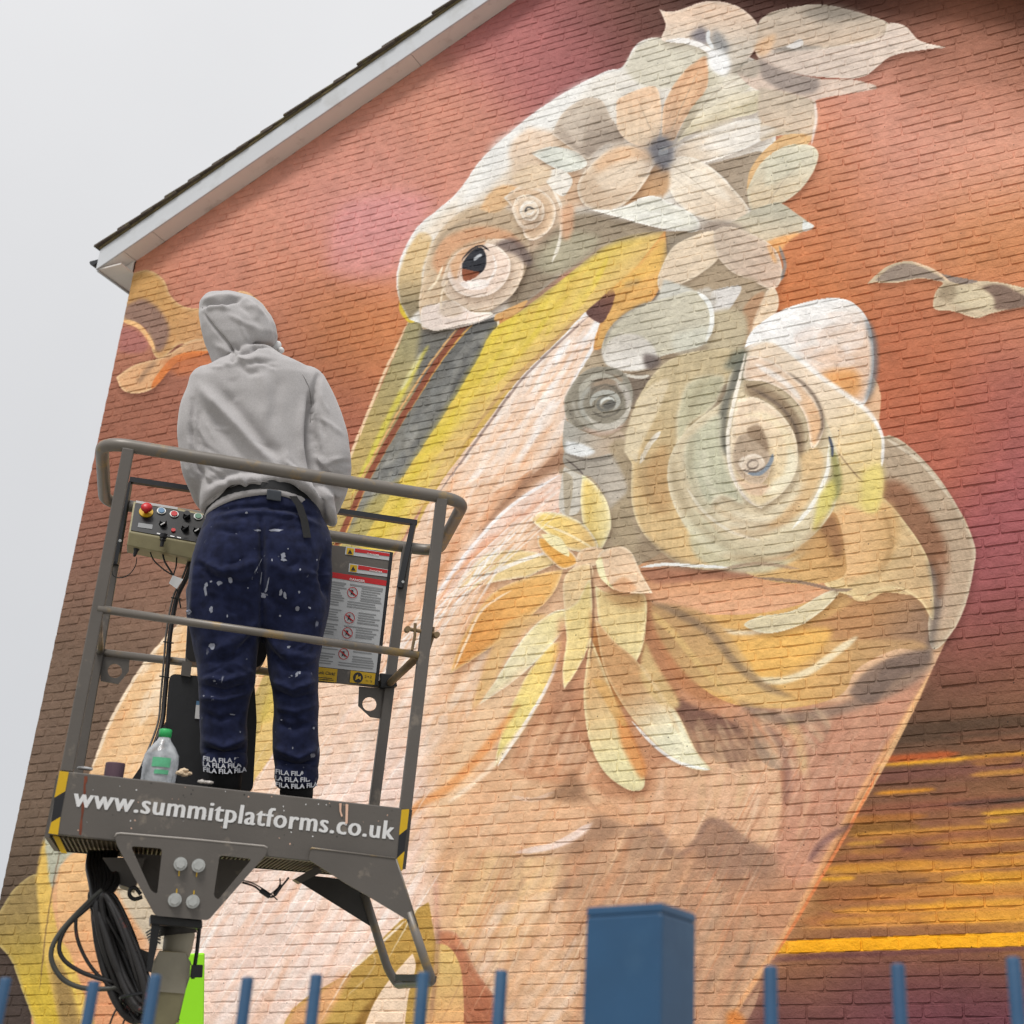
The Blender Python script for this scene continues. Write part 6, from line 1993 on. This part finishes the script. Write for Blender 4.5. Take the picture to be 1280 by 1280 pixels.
def fuse(name, bm, voxel, smooth, m, parent, ridges=(), noise=0., nsc=9., adapt=0., cut=None):
    """union of overlapping closed shapes by voxel remesh, relaxed, then folds pressed in along survey lines"""
    bmesh.ops.recalc_face_normals(bm, faces=bm.faces)
    me = bpy.data.meshes.new(name)
    bm.to_mesh(me)
    bm.free()
    o = bpy.data.objects.new(name, me)
    scene.collection.objects.link(o)
    r = o.modifiers.new('r', 'REMESH')
    r.mode = 'VOXEL'
    r.voxel_size = voxel
    r.adaptivity = adapt
    s = o.modifiers.new('s', 'SMOOTH')
    s.iterations = smooth
    s.factor = .6
    dg = bpy.context.evaluated_depsgraph_get()
    me2 = bpy.data.meshes.new_from_object(o.evaluated_get(dg))
    bpy.data.objects.remove(o)
    n = len(me2.vertices)
    co = np.empty(n*3); me2.vertices.foreach_get('co', co); co = co.reshape(-1, 3)
    nr = np.empty(n*3); me2.vertex_normals.foreach_get('vector', nr); nr = nr.reshape(-1, 3)
    if len(ridges) or noise:
        v = co - np.array(CE)
        z = v @ np.array(CF)
        px = 640 + SHX + F_PX*(v @ np.array(CR))/z
        py = 640 + SHY - F_PX*(v @ np.array(CU))/z
        fac = np.clip(-(nr @ np.array((np.array(co.mean(0))-np.array(CE))/np.linalg.norm(co.mean(0)-np.array(CE)))), 0, 1)
        d = np.zeros(n)
        for pts, w, h in ridges:
            P_ = np.array(pts, float)
            best = np.full(n, 1e9); tt = np.zeros(n)
            for i in range(len(P_)-1):
                a, b = P_[i], P_[i+1]
                ab = b-a
                t = np.clip(((px-a[0])*ab[0] + (py-a[1])*ab[1])/(ab@ab), 0, 1)
                dist = np.hypot(px-a[0]-t*ab[0], py-a[1]-t*ab[1])
                q = dist < best
                best = np.where(q, dist, best)
                tt = np.where(q, (i+t)/(len(P_)-1), tt)
            d += h*np.exp(-(best/w)**2)*np.clip(np.minimum(tt, 1-tt)*4+.25, 0, 1)*np.clip(fac*1.6, 0, 1)
        if noise:
            from mathutils import noise as mn
            d += np.array([mn.noise(Vector(c)*nsc) + .5*mn.noise(Vector(c)*nsc*2.3) for c in co])*noise
        co = co + nr*d[:, None]
        me2.vertices.foreach_set('co', co.ravel())
    me2.materials.clear()
    me2.update()
    return link(name, me2, m, parent, True)

kpx = (FP(400, 700, YM)-FP(300, 700, YM)).length/100
feet = FP(322, 992, YM)
man = empty('person', (feet.x, feet.y, feet.z), 'person in grey hooded sweatshirt and paint-splashed navy joggers standing in the lift basket, back turned', 'person')

# -- body: one continuous figure under the clothes
bm = BM()
YF = YM+.02
loft(bm, [row(455, 305, 330, .05), row(470, 268, 372, .07), row(500, 258, 376, .085), row(560, 270, 384, .085), row(610, 274, 388, .085), row(650, 268, 396, .095), row(700, 250, 402, .10), row(760, 250, 400, .09), row(775, 262, 392, .05)])
limb(bm, [(284, 740, YF, 30), (284, 810, YF-.01, 26), (282, 860, YF, 20), (281, 900, YF+.01, 19), (283, 960, YF+.02, 13), (284, 985, YF+.02, 12)])
limb(bm, [(364, 740, YF, 30), (366, 810, YF-.01, 26), (367, 860, YF, 20), (368, 900, YF+.01, 19), (370, 965, YF+.02, 13), (370, 992, YF+.02, 12)])
for x, y in ((284, 990), (370, 998)):      # feet, toes away from the camera
    c = FP(x, y, YF+.02)
    loft(bm, [(c - LY*.05 + LZ*.012, LX*.026, LZ*.022), (c + LY*.02 + LZ*.012, LX*.033, LZ*.026), (c + LY*.1 + LZ*0, LX*.040, LZ*.02), (c + LY*.155 - LZ*.006, LX*.032, LZ*.012)], 16)
limb(bm, [(262, 492, YM, 14), (247, 548, YM-.01, 11), (249, 592, YM, 10), (262, 622, YM+.11, 11), (272, 650, YM+.21, 8.5)], 14)
limb(bm, [(386, 488, YM, 16), (410, 548, YM-.01, 13), (416, 596, YM, 12), (402, 632, YM+.11, 11), (384, 656, YM+.21, 8.5)], 14)
# neck and a head bowed forward
limb(bm, [(310, 470, YM-.01, 17), (306, 440, YM+.02, 16)], 16)
hc = FP(299, 414, YM+.06)
hk = kpx
up_h = (LZ*.9 + LY*.42).normalized()
fw_h = (LY*.9 - LZ*.42).normalized()
for q, r in (((0, 0, 0), (26, 30, 32)), ((0, 9, -12), (20, 20, 24)), ((0, 18, -22), (12, 12, 12)), ((0, 29, -4), (4.5, 7, 8)), ((0, 24, 8), (16, 5, 4)), ((-25, 0, -2), (4, 6, 9)), ((25, 0, -2), (4, 6, 9)), ((0, 28, -13), (8, 3, 2.6)), ((0, 27, -17), (7, 3, 2.4))):
    M4 = Matrix.Translation(hc + LX*q[0]*hk + fw_h*q[1]*hk + up_h*q[2]*hk) @ Matrix((LX*r[0]*hk, fw_h*r[1]*hk, up_h*r[2]*hk)).transposed().to_4x4()
    bmesh.ops.create_icosphere(bm, subdivisions=3, radius=1, matrix=M4)
# hands closed on the guard bar: palm, four fingers and a thumb each
def hand(bm, wx, wy, s):
    w0 = FP(wx, wy, YM+.21)
    bar = FP(wx+ s*2, wy, LD-.02)
    bar = FP(wx + s*2, 600+(wx-162)*.1504 - 2, LD-.035)
    f = (bar-w0)
    n_ = LZ
    pc = w0 + f*.55
    loft(bm, [(w0, LX*.020, LZ*.014), (w0+f*.35, LX*.030, LZ*.015), (w0+f*.75, LX*.038, LZ*.014), (w0+f*.92, LX*.034, LZ*.011)], 16)
    for k, ln in enumerate((.9, 1.0, .95, .78)):
        o_ = LX*(-.029+.0193*k)*s
        b0 = w0 + f*.85 + o_
        tube(bm, spline([b0, b0 + LY*.030*ln + LZ*.012, b0 + LY*.048*ln - LZ*.006, b0 + LY*.040*ln - LZ*.026, b0 + LY*.022*ln - LZ*.030*ln], 4), .0085, 10)
    t0 = w0 + f*.35 - LX*.024*s
    tube(bm, spline([t0, t0 - LX*.018*s + LY*.018 - LZ*.01, t0 - LX*.012*s + LY*.042 - LZ*.022, t0 + LX*.002*s + LY*.055 - LZ*.028], 4), .0095, 10)
hand(bm, 274, 650, -1)
hand(bm, 384, 656, 1)
body = fuse('body', bm, .006, 3, M_SKIN, man)
for s in (-1, 1):
    bm = BM()
    bmesh.ops.create_icosphere(bm, subdivisions=2, radius=3.6*hk, matrix=Matrix.Translation(hc + LX*s*9.5*hk + fw_h*24*hk + up_h*3*hk))
    mesh('eye', bm, M_WHFAB, man, True)
bm = BM()
bmesh.ops.create_icosphere(bm, subdivisions=3, radius=1, matrix=Matrix.Translation(hc - fw_h*3*hk + up_h*5*hk) @ Matrix((LX*27*hk, fw_h*28*hk, up_h*30*hk)).transposed().to_4x4())
mesh('hair', bm, M_HAIR, man, True)
# respirator cartridge showing beside his jaw
bm = BM()
lathe(bm, FP(343, 434, YM+.06), (LX*.9+LY*.2).normalized(), [(.020, -.02), (.024, 0), (.024, .012), (.019, .018)], 16)
bmesh.ops.create_icosphere(bm, subdivisions=2, radius=.012, matrix=Matrix.Translation(FP(351, 438, YM+.03)))
mesh('respirator_filter', bm, M_WHT, man, True)

# -- hooded sweatshirt
bm = BM()
loft(bm, [row(446, 288, 344, .055, YM+.0), row(452, 276, 362, .075), row(462, 254, 384, .09), row(476, 242, 396, .105), row(500, 236, 400, .115), row(530, 238, 400, .12), row(560, 243, 402, .122), row(590, 248, 408, .125, tilt=1),
          row(600, 250, 414, .130, tilt=4, droop=.02), row(608, 252, 422, .132, tilt=6, droop=.06), row(612, 255, 426, .130, tilt=8, droop=.085), row(614, 260, 424, .118, tilt=9, droop=.09)], 40, 2.4)
limb(bm, [(262, 482, YM, 27), (248, 515, YM-.01, 23), (244, 552, YM-.01, 20), (250, 590, YM+.0, 21), (258, 612, YM+.07, 19), (268, 634, YM+.15, 17), (273, 646, YM+.19, 14)])
limb(bm, [(380, 484, YM, 29), (398, 515, YM-.02, 27), (409, 550, YM-.03, 27.5), (414, 585, YM-.03, 27), (410, 614, YM+.04, 25), (398, 640, YM+.13, 21), (386, 652, YM+.19, 15)])
# hood: fabric over the bowed head, gathered at the nape
loft(bm, [row(371, 272, 306, .025, YM+.07, tilt=3), row(374, 256, 320, .06, YM+.065, tilt=4), row(383, 250, 331, .088, YM+.055, tilt=4), row(397, 248.5, 340, .104, YM+.045, tilt=3), row(412, 251, 345, .11, YM+.04, tilt=1),
          row(426, 256, 347, .108, YM+.035, tilt=-1), row(438, 263, 342, .095, YM+.03, tilt=-5), row(447, 268, 324, .075, YM+.02, tilt=-7), row(454, 270, 306, .045, YM+.015, tilt=-5)], 36, 2.3)
loft(bm, [row(367, 280, 304, .02, YM+.10, tilt=3), row(371, 268, 316, .04, YM+.10, tilt=4), row(379, 262, 322, .05, YM+.095, tilt=4)], 24, 2.2)
loft(bm, [row(436, 300, 338, .04, YM-.03), row(446, 286, 352, .06, YM-.025), row(458, 274, 366, .075, YM-.02), row(470, 262, 378, .08, YM-.015), row(484, 256, 384, .07, YM-.01)], 28, 2.1)
hr = [([(250, 484), (280, 515), (310, 548), (342, 582)], 7, .016), ([(268, 480), (298, 512), (328, 550), (352, 575)], 8, -.011), ([(244, 500), (270, 530), (300, 566), (320, 590)], 8, -.009), ([(240, 520), (262, 560), (290, 600)], 8, .004),
      ([(398, 470), (390, 495), (385, 530), (385, 560), (392, 590), (402, 618), (406, 650)], 4.2, -.024), ([(379, 500), (376, 540), (380, 575)], 6, .008),
      ([(240, 500), (240, 540), (244, 575), (256, 602)], 3.5, -.014), ([(390, 590), (400, 604), (416, 606)], 4, -.008), ([(392, 570), (408, 578), (428, 574)], 4, .006), ([(398, 612), (412, 622), (430, 616)], 4, .007),
      ([(292, 432), (300, 440), (312, 438), (322, 431), (336, 432), (346, 440)], 3.2, -.014), ([(294, 446), (308, 452), (322, 450)], 4, .007), ([(300, 456), (312, 466), (326, 466)], 4, -.006), ([(276, 458), (300, 452), (320, 446), (346, 452)], 5, .005),
      ([(322, 462), (330, 480), (334, 505), (330, 530)], 8, .006), ([(352, 470), (344, 500), (340, 530)], 9, -.004), ([(290, 470), (296, 500)], 7, -.005),
      ([(255, 392), (268, 410), (284, 428), (292, 440)], 2.0, -.005), ([(251, 385), (262, 378), (276, 379), (290, 375), (304, 374)], 2.6, -.016), ([(252, 376), (270, 371), (296, 369)], 3, .006), ([(300, 372), (318, 382), (332, 398)], 3, .006), ([(296, 378), (312, 390), (326, 408)], 4, -.006), ([(258, 386), (270, 383), (284, 384)], 3.5, .006), ([(330, 384), (340, 404), (346, 428)], 3, -.004),
      ([(296, 400), (312, 420), (320, 436)], 8, -.004), ([(270, 430), (286, 440), (300, 438)], 4, .006), ([(288, 434), (294, 444), (290, 456)], 3, -.012),
      ([(262, 614), (290, 600), (324, 600), (360, 612), (400, 640)], 6, .010), ([(258, 628), (284, 612), (318, 608), (352, 616), (392, 644)], 4, -.012), ([(256, 606), (272, 598), (300, 590), (340, 590)], 5, -.008),
      ([(300, 592), (306, 604), (302, 616)], 3.5, .009), ([(286, 604), (276, 620), (262, 636)], 3.5, .008), ([(360, 604), (380, 622), (400, 644)], 4, -.008), ([(372, 598), (398, 620), (414, 650)], 4, .008),
      ([(390, 640), (402, 652), (410, 668)], 3.5, -.008), ([(350, 560), (366, 590), (384, 612)], 8, .006), ([(300, 540), (330, 560), (360, 566)], 9, -.004)]
crn = random.Random(17)
for (cx_, cy_, n_, dirx, diry, sx_c, sy_c) in ((422, 596, 9, .9, .35, 14, 26), (400, 520, 6, .5, .85, 10, 30), (244, 560, 7, .4, .9, 7, 34), (300, 560, 10, .75, .6, 44, 50), (350, 600, 8, .8, .5, 40, 14), (300, 462, 6, .9, .3, 34, 8), (300, 400, 6, .6, .8, 30, 22)):
    for _ in range(n_):
        a_, b_ = cx_ + crn.uniform(-1, 1)*sx_c, cy_ + crn.uniform(-1, 1)*sy_c
        l_ = crn.uniform(8, 24)
        t_ = math.atan2(diry, dirx) + crn.uniform(-.5, .5)
        c1, c2 = l_*math.cos(t_), l_*math.sin(t_)
        hr.append(([(a_-c1, b_-c2), (a_+crn.uniform(-3, 3), b_+crn.uniform(-3, 3)), (a_+c1, b_+c2)], crn.uniform(2, 3.6), crn.choice((-1, 1))*crn.uniform(.002, .0045)))
hoodie = fuse('hoodie', bm, .005, 4, M_HOOD, man, [(a_, w_*.95, h_*1.3) for a_, w_, h_ in hr], .0065, 6)
# hood seam and drawn hem
def onsurf(px, py, o=None, off=.002, y=YM):
    """point on the near side of a clothing mesh under a survey ray"""
    d = ray(px, py).normalized()
    ok, loc, nr, i = (o or hoodie).ray_cast(o.matrix_world.inverted() @ CE if False else CE, d)
    return (loc + nr*off) if ok else FP(px, py, y-.1)
bpy.context.view_layer.update()
seam = [onsurf(a, b, hoodie, .0004) for a, b in ((253, 384), (258, 393), (265, 402), (273, 412), (281, 421), (288, 430), (292, 438))]
mesh('hood_seam', tube(BM(), spline(seam, 4), .0014, 6), mat('seam_thread', (128, 124, 122), .9), man, True)

hem = [onsurf(a, b, hoodie, .0004) for a, b in ((258, 634), (268, 622), (284, 611), (300, 605), (322, 602), (344, 604), (364, 610), (384, 622), (400, 638))]
mesh('hem_seam', tube(BM(), spline(hem, 3), .0011, 6), mat('hem_thread', (140, 137, 136), .9), man, True)
sls = [onsurf(a, b, hoodie, .0004) for a, b in ((378, 468), (386, 484), (389, 505), (388, 528))]
mesh('sleeve_seam', tube(BM(), spline(sls, 3), .0011, 6), mat('sleeve_thread', (140, 137, 136), .9), man, True)
# -- belt of a harness, its buckle and hanging strap
bm = BM()
bl = [row(612, 262, 402, .128, YM, tilt=3), row(625, 259, 405, .131, YM, tilt=4)]
A_, B__ = [], []
for (c, a, b, dr), lst in zip(bl, (A_, B__)):
    for k in range(48):
        t = 2*math.pi*k/48
        lst.append(bm.verts.new(c + a*math.cos(t) + b*math.sin(t) - LZ*.055*math.cos(t)**2))
for k in range(48):
    bm.faces.new((A_[k], A_[(k+1) % 48], B__[(k+1) % 48], B__[k]))
belt = mesh('belt', bm, M_BELT, man, True)
bm = BM()
loft(bm, [row(618, 264, 400, .12, YM, droop=.05, tilt=4), row(626, 260, 404, .1295, YM, droop=.05, tilt=4), row(632, 259, 405, .131, YM, droop=.05, tilt=4), row(633, 264, 400, .12, YM, droop=.05, tilt=4)], 44, 2.2)
mesh('undershirt', bm, M_HOOD, man, True)
bm = BM()
hexa(bm, [FP(334, 611, YM-.145), FP(352, 614, YM-.145), FP(351, 627, YM-.145), FP(333, 624, YM-.145), FP(334, 611, YM-.128), FP(352, 614, YM-.128), FP(351, 627, YM-.128), FP(333, 624, YM-.128)])
mesh('buckle', bm, mat('buckle_grey', (66, 70, 76), .35, metal=.3), man, bevel=.003)
bm = BM()
sp_ = [(366, 620), (374, 632), (380, 650), (384, 672)]
for (a, b), (c_, d) in zip(sp_, sp_[1:]):
    hexa(bm, [FP(a-4.5, b, YM-.142), FP(a+5, b, YM-.142), FP(c_+5, d, YM-.142), FP(c_-4.5, d, YM-.142), FP(a-4.5, b, YM-.136), FP(a+5, b, YM-.136), FP(c_+5, d, YM-.136), FP(c_-4.5, d, YM-.136)])
mesh('belt_strap', bm, M_BELT, man)

# -- joggers
bm = BM()
loft(bm, [row(620, 268, 396, .11, YM, droop=.045), row(626, 262, 402, .122, YM, droop=.045), row(645, 257, 405, .128, YM-.005, droop=.02), row(668, 248, 410, .135, YM-.01), (row(695, 240, 413, .14, YM-.015)), row(725, 234, 414, .135, YM-.012), row(752, 232, 413, .122, YM-.006), row(772, 234, 410, .112, YM), row(792, 240, 404, .095, YM), row(800, 250, 396, .06, YM)], 40, 2.4)
def leg(rows, seg=28):
    loft(bm, [row(*r) for r in rows], seg, 2.15)
leg([(735, 231, 322, .12, YM), (770, 232, 325, .115, YM), (800, 239, 326, .105, YM+.0), (830, 246, 320, .095, YM+.0), (860, 249, 317, .088, YM), (885, 249, 311, .082, YM+.01), (910, 249, 308, .078, YM+.015), (932, 250, 308, .074, YM+.02), (944, 252, 307, .066, YM+.02), (948, 256, 303, .058, YM+.02)])
leg([(735, 326, 414, .12, YM), (770, 328, 411, .115, YM), (800, 330, 403, .105, YM), (830, 334, 398, .095, YM), (860, 339, 398, .088, YM), (890, 341, 398, .082, YM+.01), (920, 341, 398, .078, YM+.015), (945, 342, 398, .074, YM+.02), (962, 344, 397, .066, YM+.02), (966, 348, 393, .058, YM+.02)])
tr_ = [([(326, 640), (328, 680), (329, 720), (328, 760), (328, 800)], 4.5, -.014), ([(328, 790), (326, 830)], 5, -.016), ([(322, 700), (300, 712), (276, 714), (256, 700)], 6, .008), ([(326, 724), (302, 730), (272, 722), (250, 706)], 5, -.008),
       ([(332, 700), (356, 716), (388, 716)], 7, .006), ([(332, 740), (352, 760), (384, 770)], 6, -.007), ([(326, 770), (300, 800), (264, 812)], 6, .008), ([(322, 790), (290, 822), (256, 830)], 5, -.008),
       ([(330, 790), (354, 816), (392, 822)], 6, .008), ([(334, 812), (360, 836), (394, 836)], 5, -.008), ([(252, 846), (280, 852), (312, 842)], 4.5, .008), ([(252, 858), (282, 864), (314, 856)], 4, -.010), ([(252, 872), (282, 874), (310, 866)], 4, .008),
       ([(342, 850), (366, 862), (394, 852)], 4.5, .008), ([(342, 864), (366, 874), (396, 868)], 4, -.009), ([(344, 884), (370, 890), (396, 880)], 4.5, .006), ([(254, 892), (276, 900), (306, 890)], 4.5, -.006), ([(254, 924), (280, 934), (306, 922)], 4.5, .009), ([(254, 936), (280, 943), (304, 936)], 3, -.010),
       ([(346, 934), (372, 948), (396, 936)], 4.5, .009), ([(346, 950), (372, 958), (396, 950)], 3, -.010), ([(346, 905), (368, 912), (396, 900)], 5, -.006), ([(406, 690), (402, 720), (412, 748)], 5, -.012), ([(412, 664), (414, 700), (416, 730)], 4, .008),
       ([(248, 690), (244, 730), (240, 770)], 6, .006), ([(262, 640), (290, 634), (330, 632), (370, 638), (400, 648)], 3, -.006), ([(264, 648), (292, 642), (330, 640), (372, 646), (402, 658)], 3, .005)]
for (cx_, cy_, n_, sx_c, sy_c) in ((282, 850, 12, 24, 46), (368, 860, 12, 22, 56), (280, 740, 8, 36, 40), (372, 740, 8, 34, 40), (330, 655, 8, 56, 14)):
    for _ in range(n_):
        a_, b_ = cx_ + crn.uniform(-1, 1)*sx_c, cy_ + crn.uniform(-1, 1)*sy_c
        l_ = crn.uniform(8, 22)
        t_ = crn.uniform(-.6, .6)
        c1, c2 = l_*math.cos(t_), l_*math.sin(t_)
        tr_.append(([(a_-c1, b_-c2), (a_, b_+crn.uniform(0, 4)), (a_+c1, b_+c2)], crn.uniform(2.2, 3.8), crn.choice((-1, 1))*crn.uniform(.0015, .0035)))
joggers = fuse('joggers', bm, .0055, 3, M_NAVY, man, [(a_, w_*.9, h_*1.5) for a_, w_, h_ in tr_], .0065, 9)
bpy.context.view_layer.update()

# splashes of wall paint dried on the cloth
srn = random.Random(8)
bm = BM()
def splat(px, py, w, h, ang=0.):
    n_ = 11
    ca, sa = math.cos(ang), math.sin(ang)
    pts = []
    for k in range(n_):
        t = 2*math.pi*k/n_
        rr = srn.uniform(.55, 1.1)
        x, y = math.cos(t)*w*.5*rr, math.sin(t)*h*.5*rr
        q = onsurf(px + x*ca - y*sa, py + x*sa + y*ca, joggers, .0009)
        pts.append(q)
    c_ = onsurf(px, py, joggers, .0009)
    if max((p-c_).length for p in pts) > .06: return
    v = [bm.verts.new(p) for p in pts]
    cv = bm.verts.new(c_)
    for k in range(n_):
        bm.faces.new((cv, v[k], v[(k+1) % n_]))
for px, py, w, h, a_ in ((322, 663, 10, 3, 0), (344, 663, 25, 4, -.05), (308, 641, 4, 3, 0), (354, 695, 7, 9, .2), (355, 700, 9, 4, 0), (257, 738, 4, 19, -.15), (258, 731, 6, 6, 0), (274, 729, 9, 7, 0), (288, 726, 6, 11, -.2), (264, 727, 4, 3, 0),
    (330, 744, 10, 7, 0), (333, 737, 3, 12, .3), (351, 741, 5, 11, .3), (356, 744, 5, 10, -.3), (321, 711, 1.8, 30, .45), (326, 722, 1.6, 20, .1), (335, 729, 1.6, 16, .2), (232, 748, 3, 3, 0), (236, 765, 8, 7, .4), (264, 762, 5, 9, 0), (231, 768, 4, 6, 0),
    (265, 808, 8, 10, .3), (268, 851, 4, 3, 0), (371, 843, 5, 8, .4), (374, 841, 4, 4, 0), (361, 809, 6, 4, -.5), (338, 857, 4, 8, .4), (391, 944, 6, 8, .6), (290, 893, 8, 2, .1), (387, 760, 5, 3, .5), (374, 740, 3, 4, 0), (375, 712, 3, 3, 0),
    (372, 761, 7, 7, 0), (360, 686, 2, 2, 0), (340, 700, 2, 5, 0), (300, 700, 2, 2, 0), (284, 770, 2, 4, 0), (350, 770, 3, 3, 0), (310, 735, 2, 2, 0), (396, 700, 2, 3, 0), (382, 800, 2, 3, 0), (255, 870, 2, 2, 0), (300, 915, 2, 3, 0), (352, 900, 3, 2, 0), (366, 935, 2, 3, 0), (392, 910, 3, 4, .5)):
    splat(px, py, w, h, a_)
sp_o = mesh('paint_splashes', bm, mat('dried_paint', (148, 152, 166), .7, var=.15, scale=60), joggers, True)
sp_o['kind'] = 'stuff'

# -- printed elastic cuffs, socks, trainers
def ring_pt(cx, cw, py, cd, y, px, off=.0015):
    s_ = max(-.98, min(.98, (px-cx)/cw))
    return FP(px, py, y - cd*math.sqrt(1-s_*s_) - off)
for cx, cw, y0, y1, sy0, nm in ((281, 28, 943, 966, 990, 'left'), (370.5, 27, 958, 985, 1000, 'right')):
    bm = BM()
    loft(bm, [row(y0, cx-cw, cx+cw, .064, YM+.02), row((y0+y1)/2, cx-cw-.8, cx+cw+.8, .068, YM+.02), row(y1-3, cx-cw+2, cx+cw-2, .064, YM+.02), row(y1, cx-cw+5, cx+cw-5, .056, YM+.02)], 28, 2.1)
    cf = mesh('cuff', bm, M_NAVY, man, True)
    for k in range(3):
        yy2 = y0 + (8.5 + k*8.0)*((y1-y0)/27.)
        x0 = cx-cw+1 - k*0 + (0, -2, 6)[k]*.5
        for j in range(3):
            a = x0 + j*19.5 - (0, 7, 3)[k]
            b = a + 17
            a, b = max(a, cx-cw+.6), min(b, cx+cw-.6)
            if b-a < 7: continue
            word = 'FILA'
            if b-a < 12: word = 'LA' if a <= cx-cw+.7 else 'FI'
            drop_ = lambda x: 3.2*(1-((x-cx)/cw)**2)
            me_ = text_mesh(word, .02)
            co = np.empty(len(me_.vertices)*3); me_.vertices.foreach_get('co', co); co = co.reshape(-1, 3)
            tx0, tx1 = co[:, 0].min(), co[:, 0].max()
            out_ = [ring_pt(cx, cw+.8, yy2 + drop_(a+(b-a)*(x-tx0)/(tx1-tx0)) - y*8.2, .068, YM+.02, a+(b-a)*(x-tx0)/(tx1-tx0)) for x, y, z in co]
            me_.vertices.foreach_set('co', np.array([tuple(q) for q in out_]).ravel())
            me_.update()
            link('cuff_lettering', me_, M_WHFAB, cf)
    bm = BM()
    loft(bm, [row(y1-8, cx-cw+7, cx+cw-6, .05, YM+.03), row(y1+6, cx-21, cx+21, .05, YM+.03), row(sy0, cx-20, cx+20, .052, YM+.03)], 24, 2.1)
    mesh('sock', bm, M_SOCK, man, True)
    c = FP(cx, sy0, YM+.03)
    c = c - LZ*((c-LO).dot(LZ)) + LZ*.03
    bm = BM()
    loft(bm, [(c - LY*.075, LX*.022, LZ*.026), (c - LY*.06, LX*.034, LZ*.030), (c, LX*.040, LZ*.032), (c+LY*.09, LX*.046, LZ*.029), (c+LY*.155, LX*.042, LZ*.024), (c+LY*.19, LX*.024, LZ*.014)], 20, 2.6)
    mesh('trainer', bm, M_SHOE, man, True)
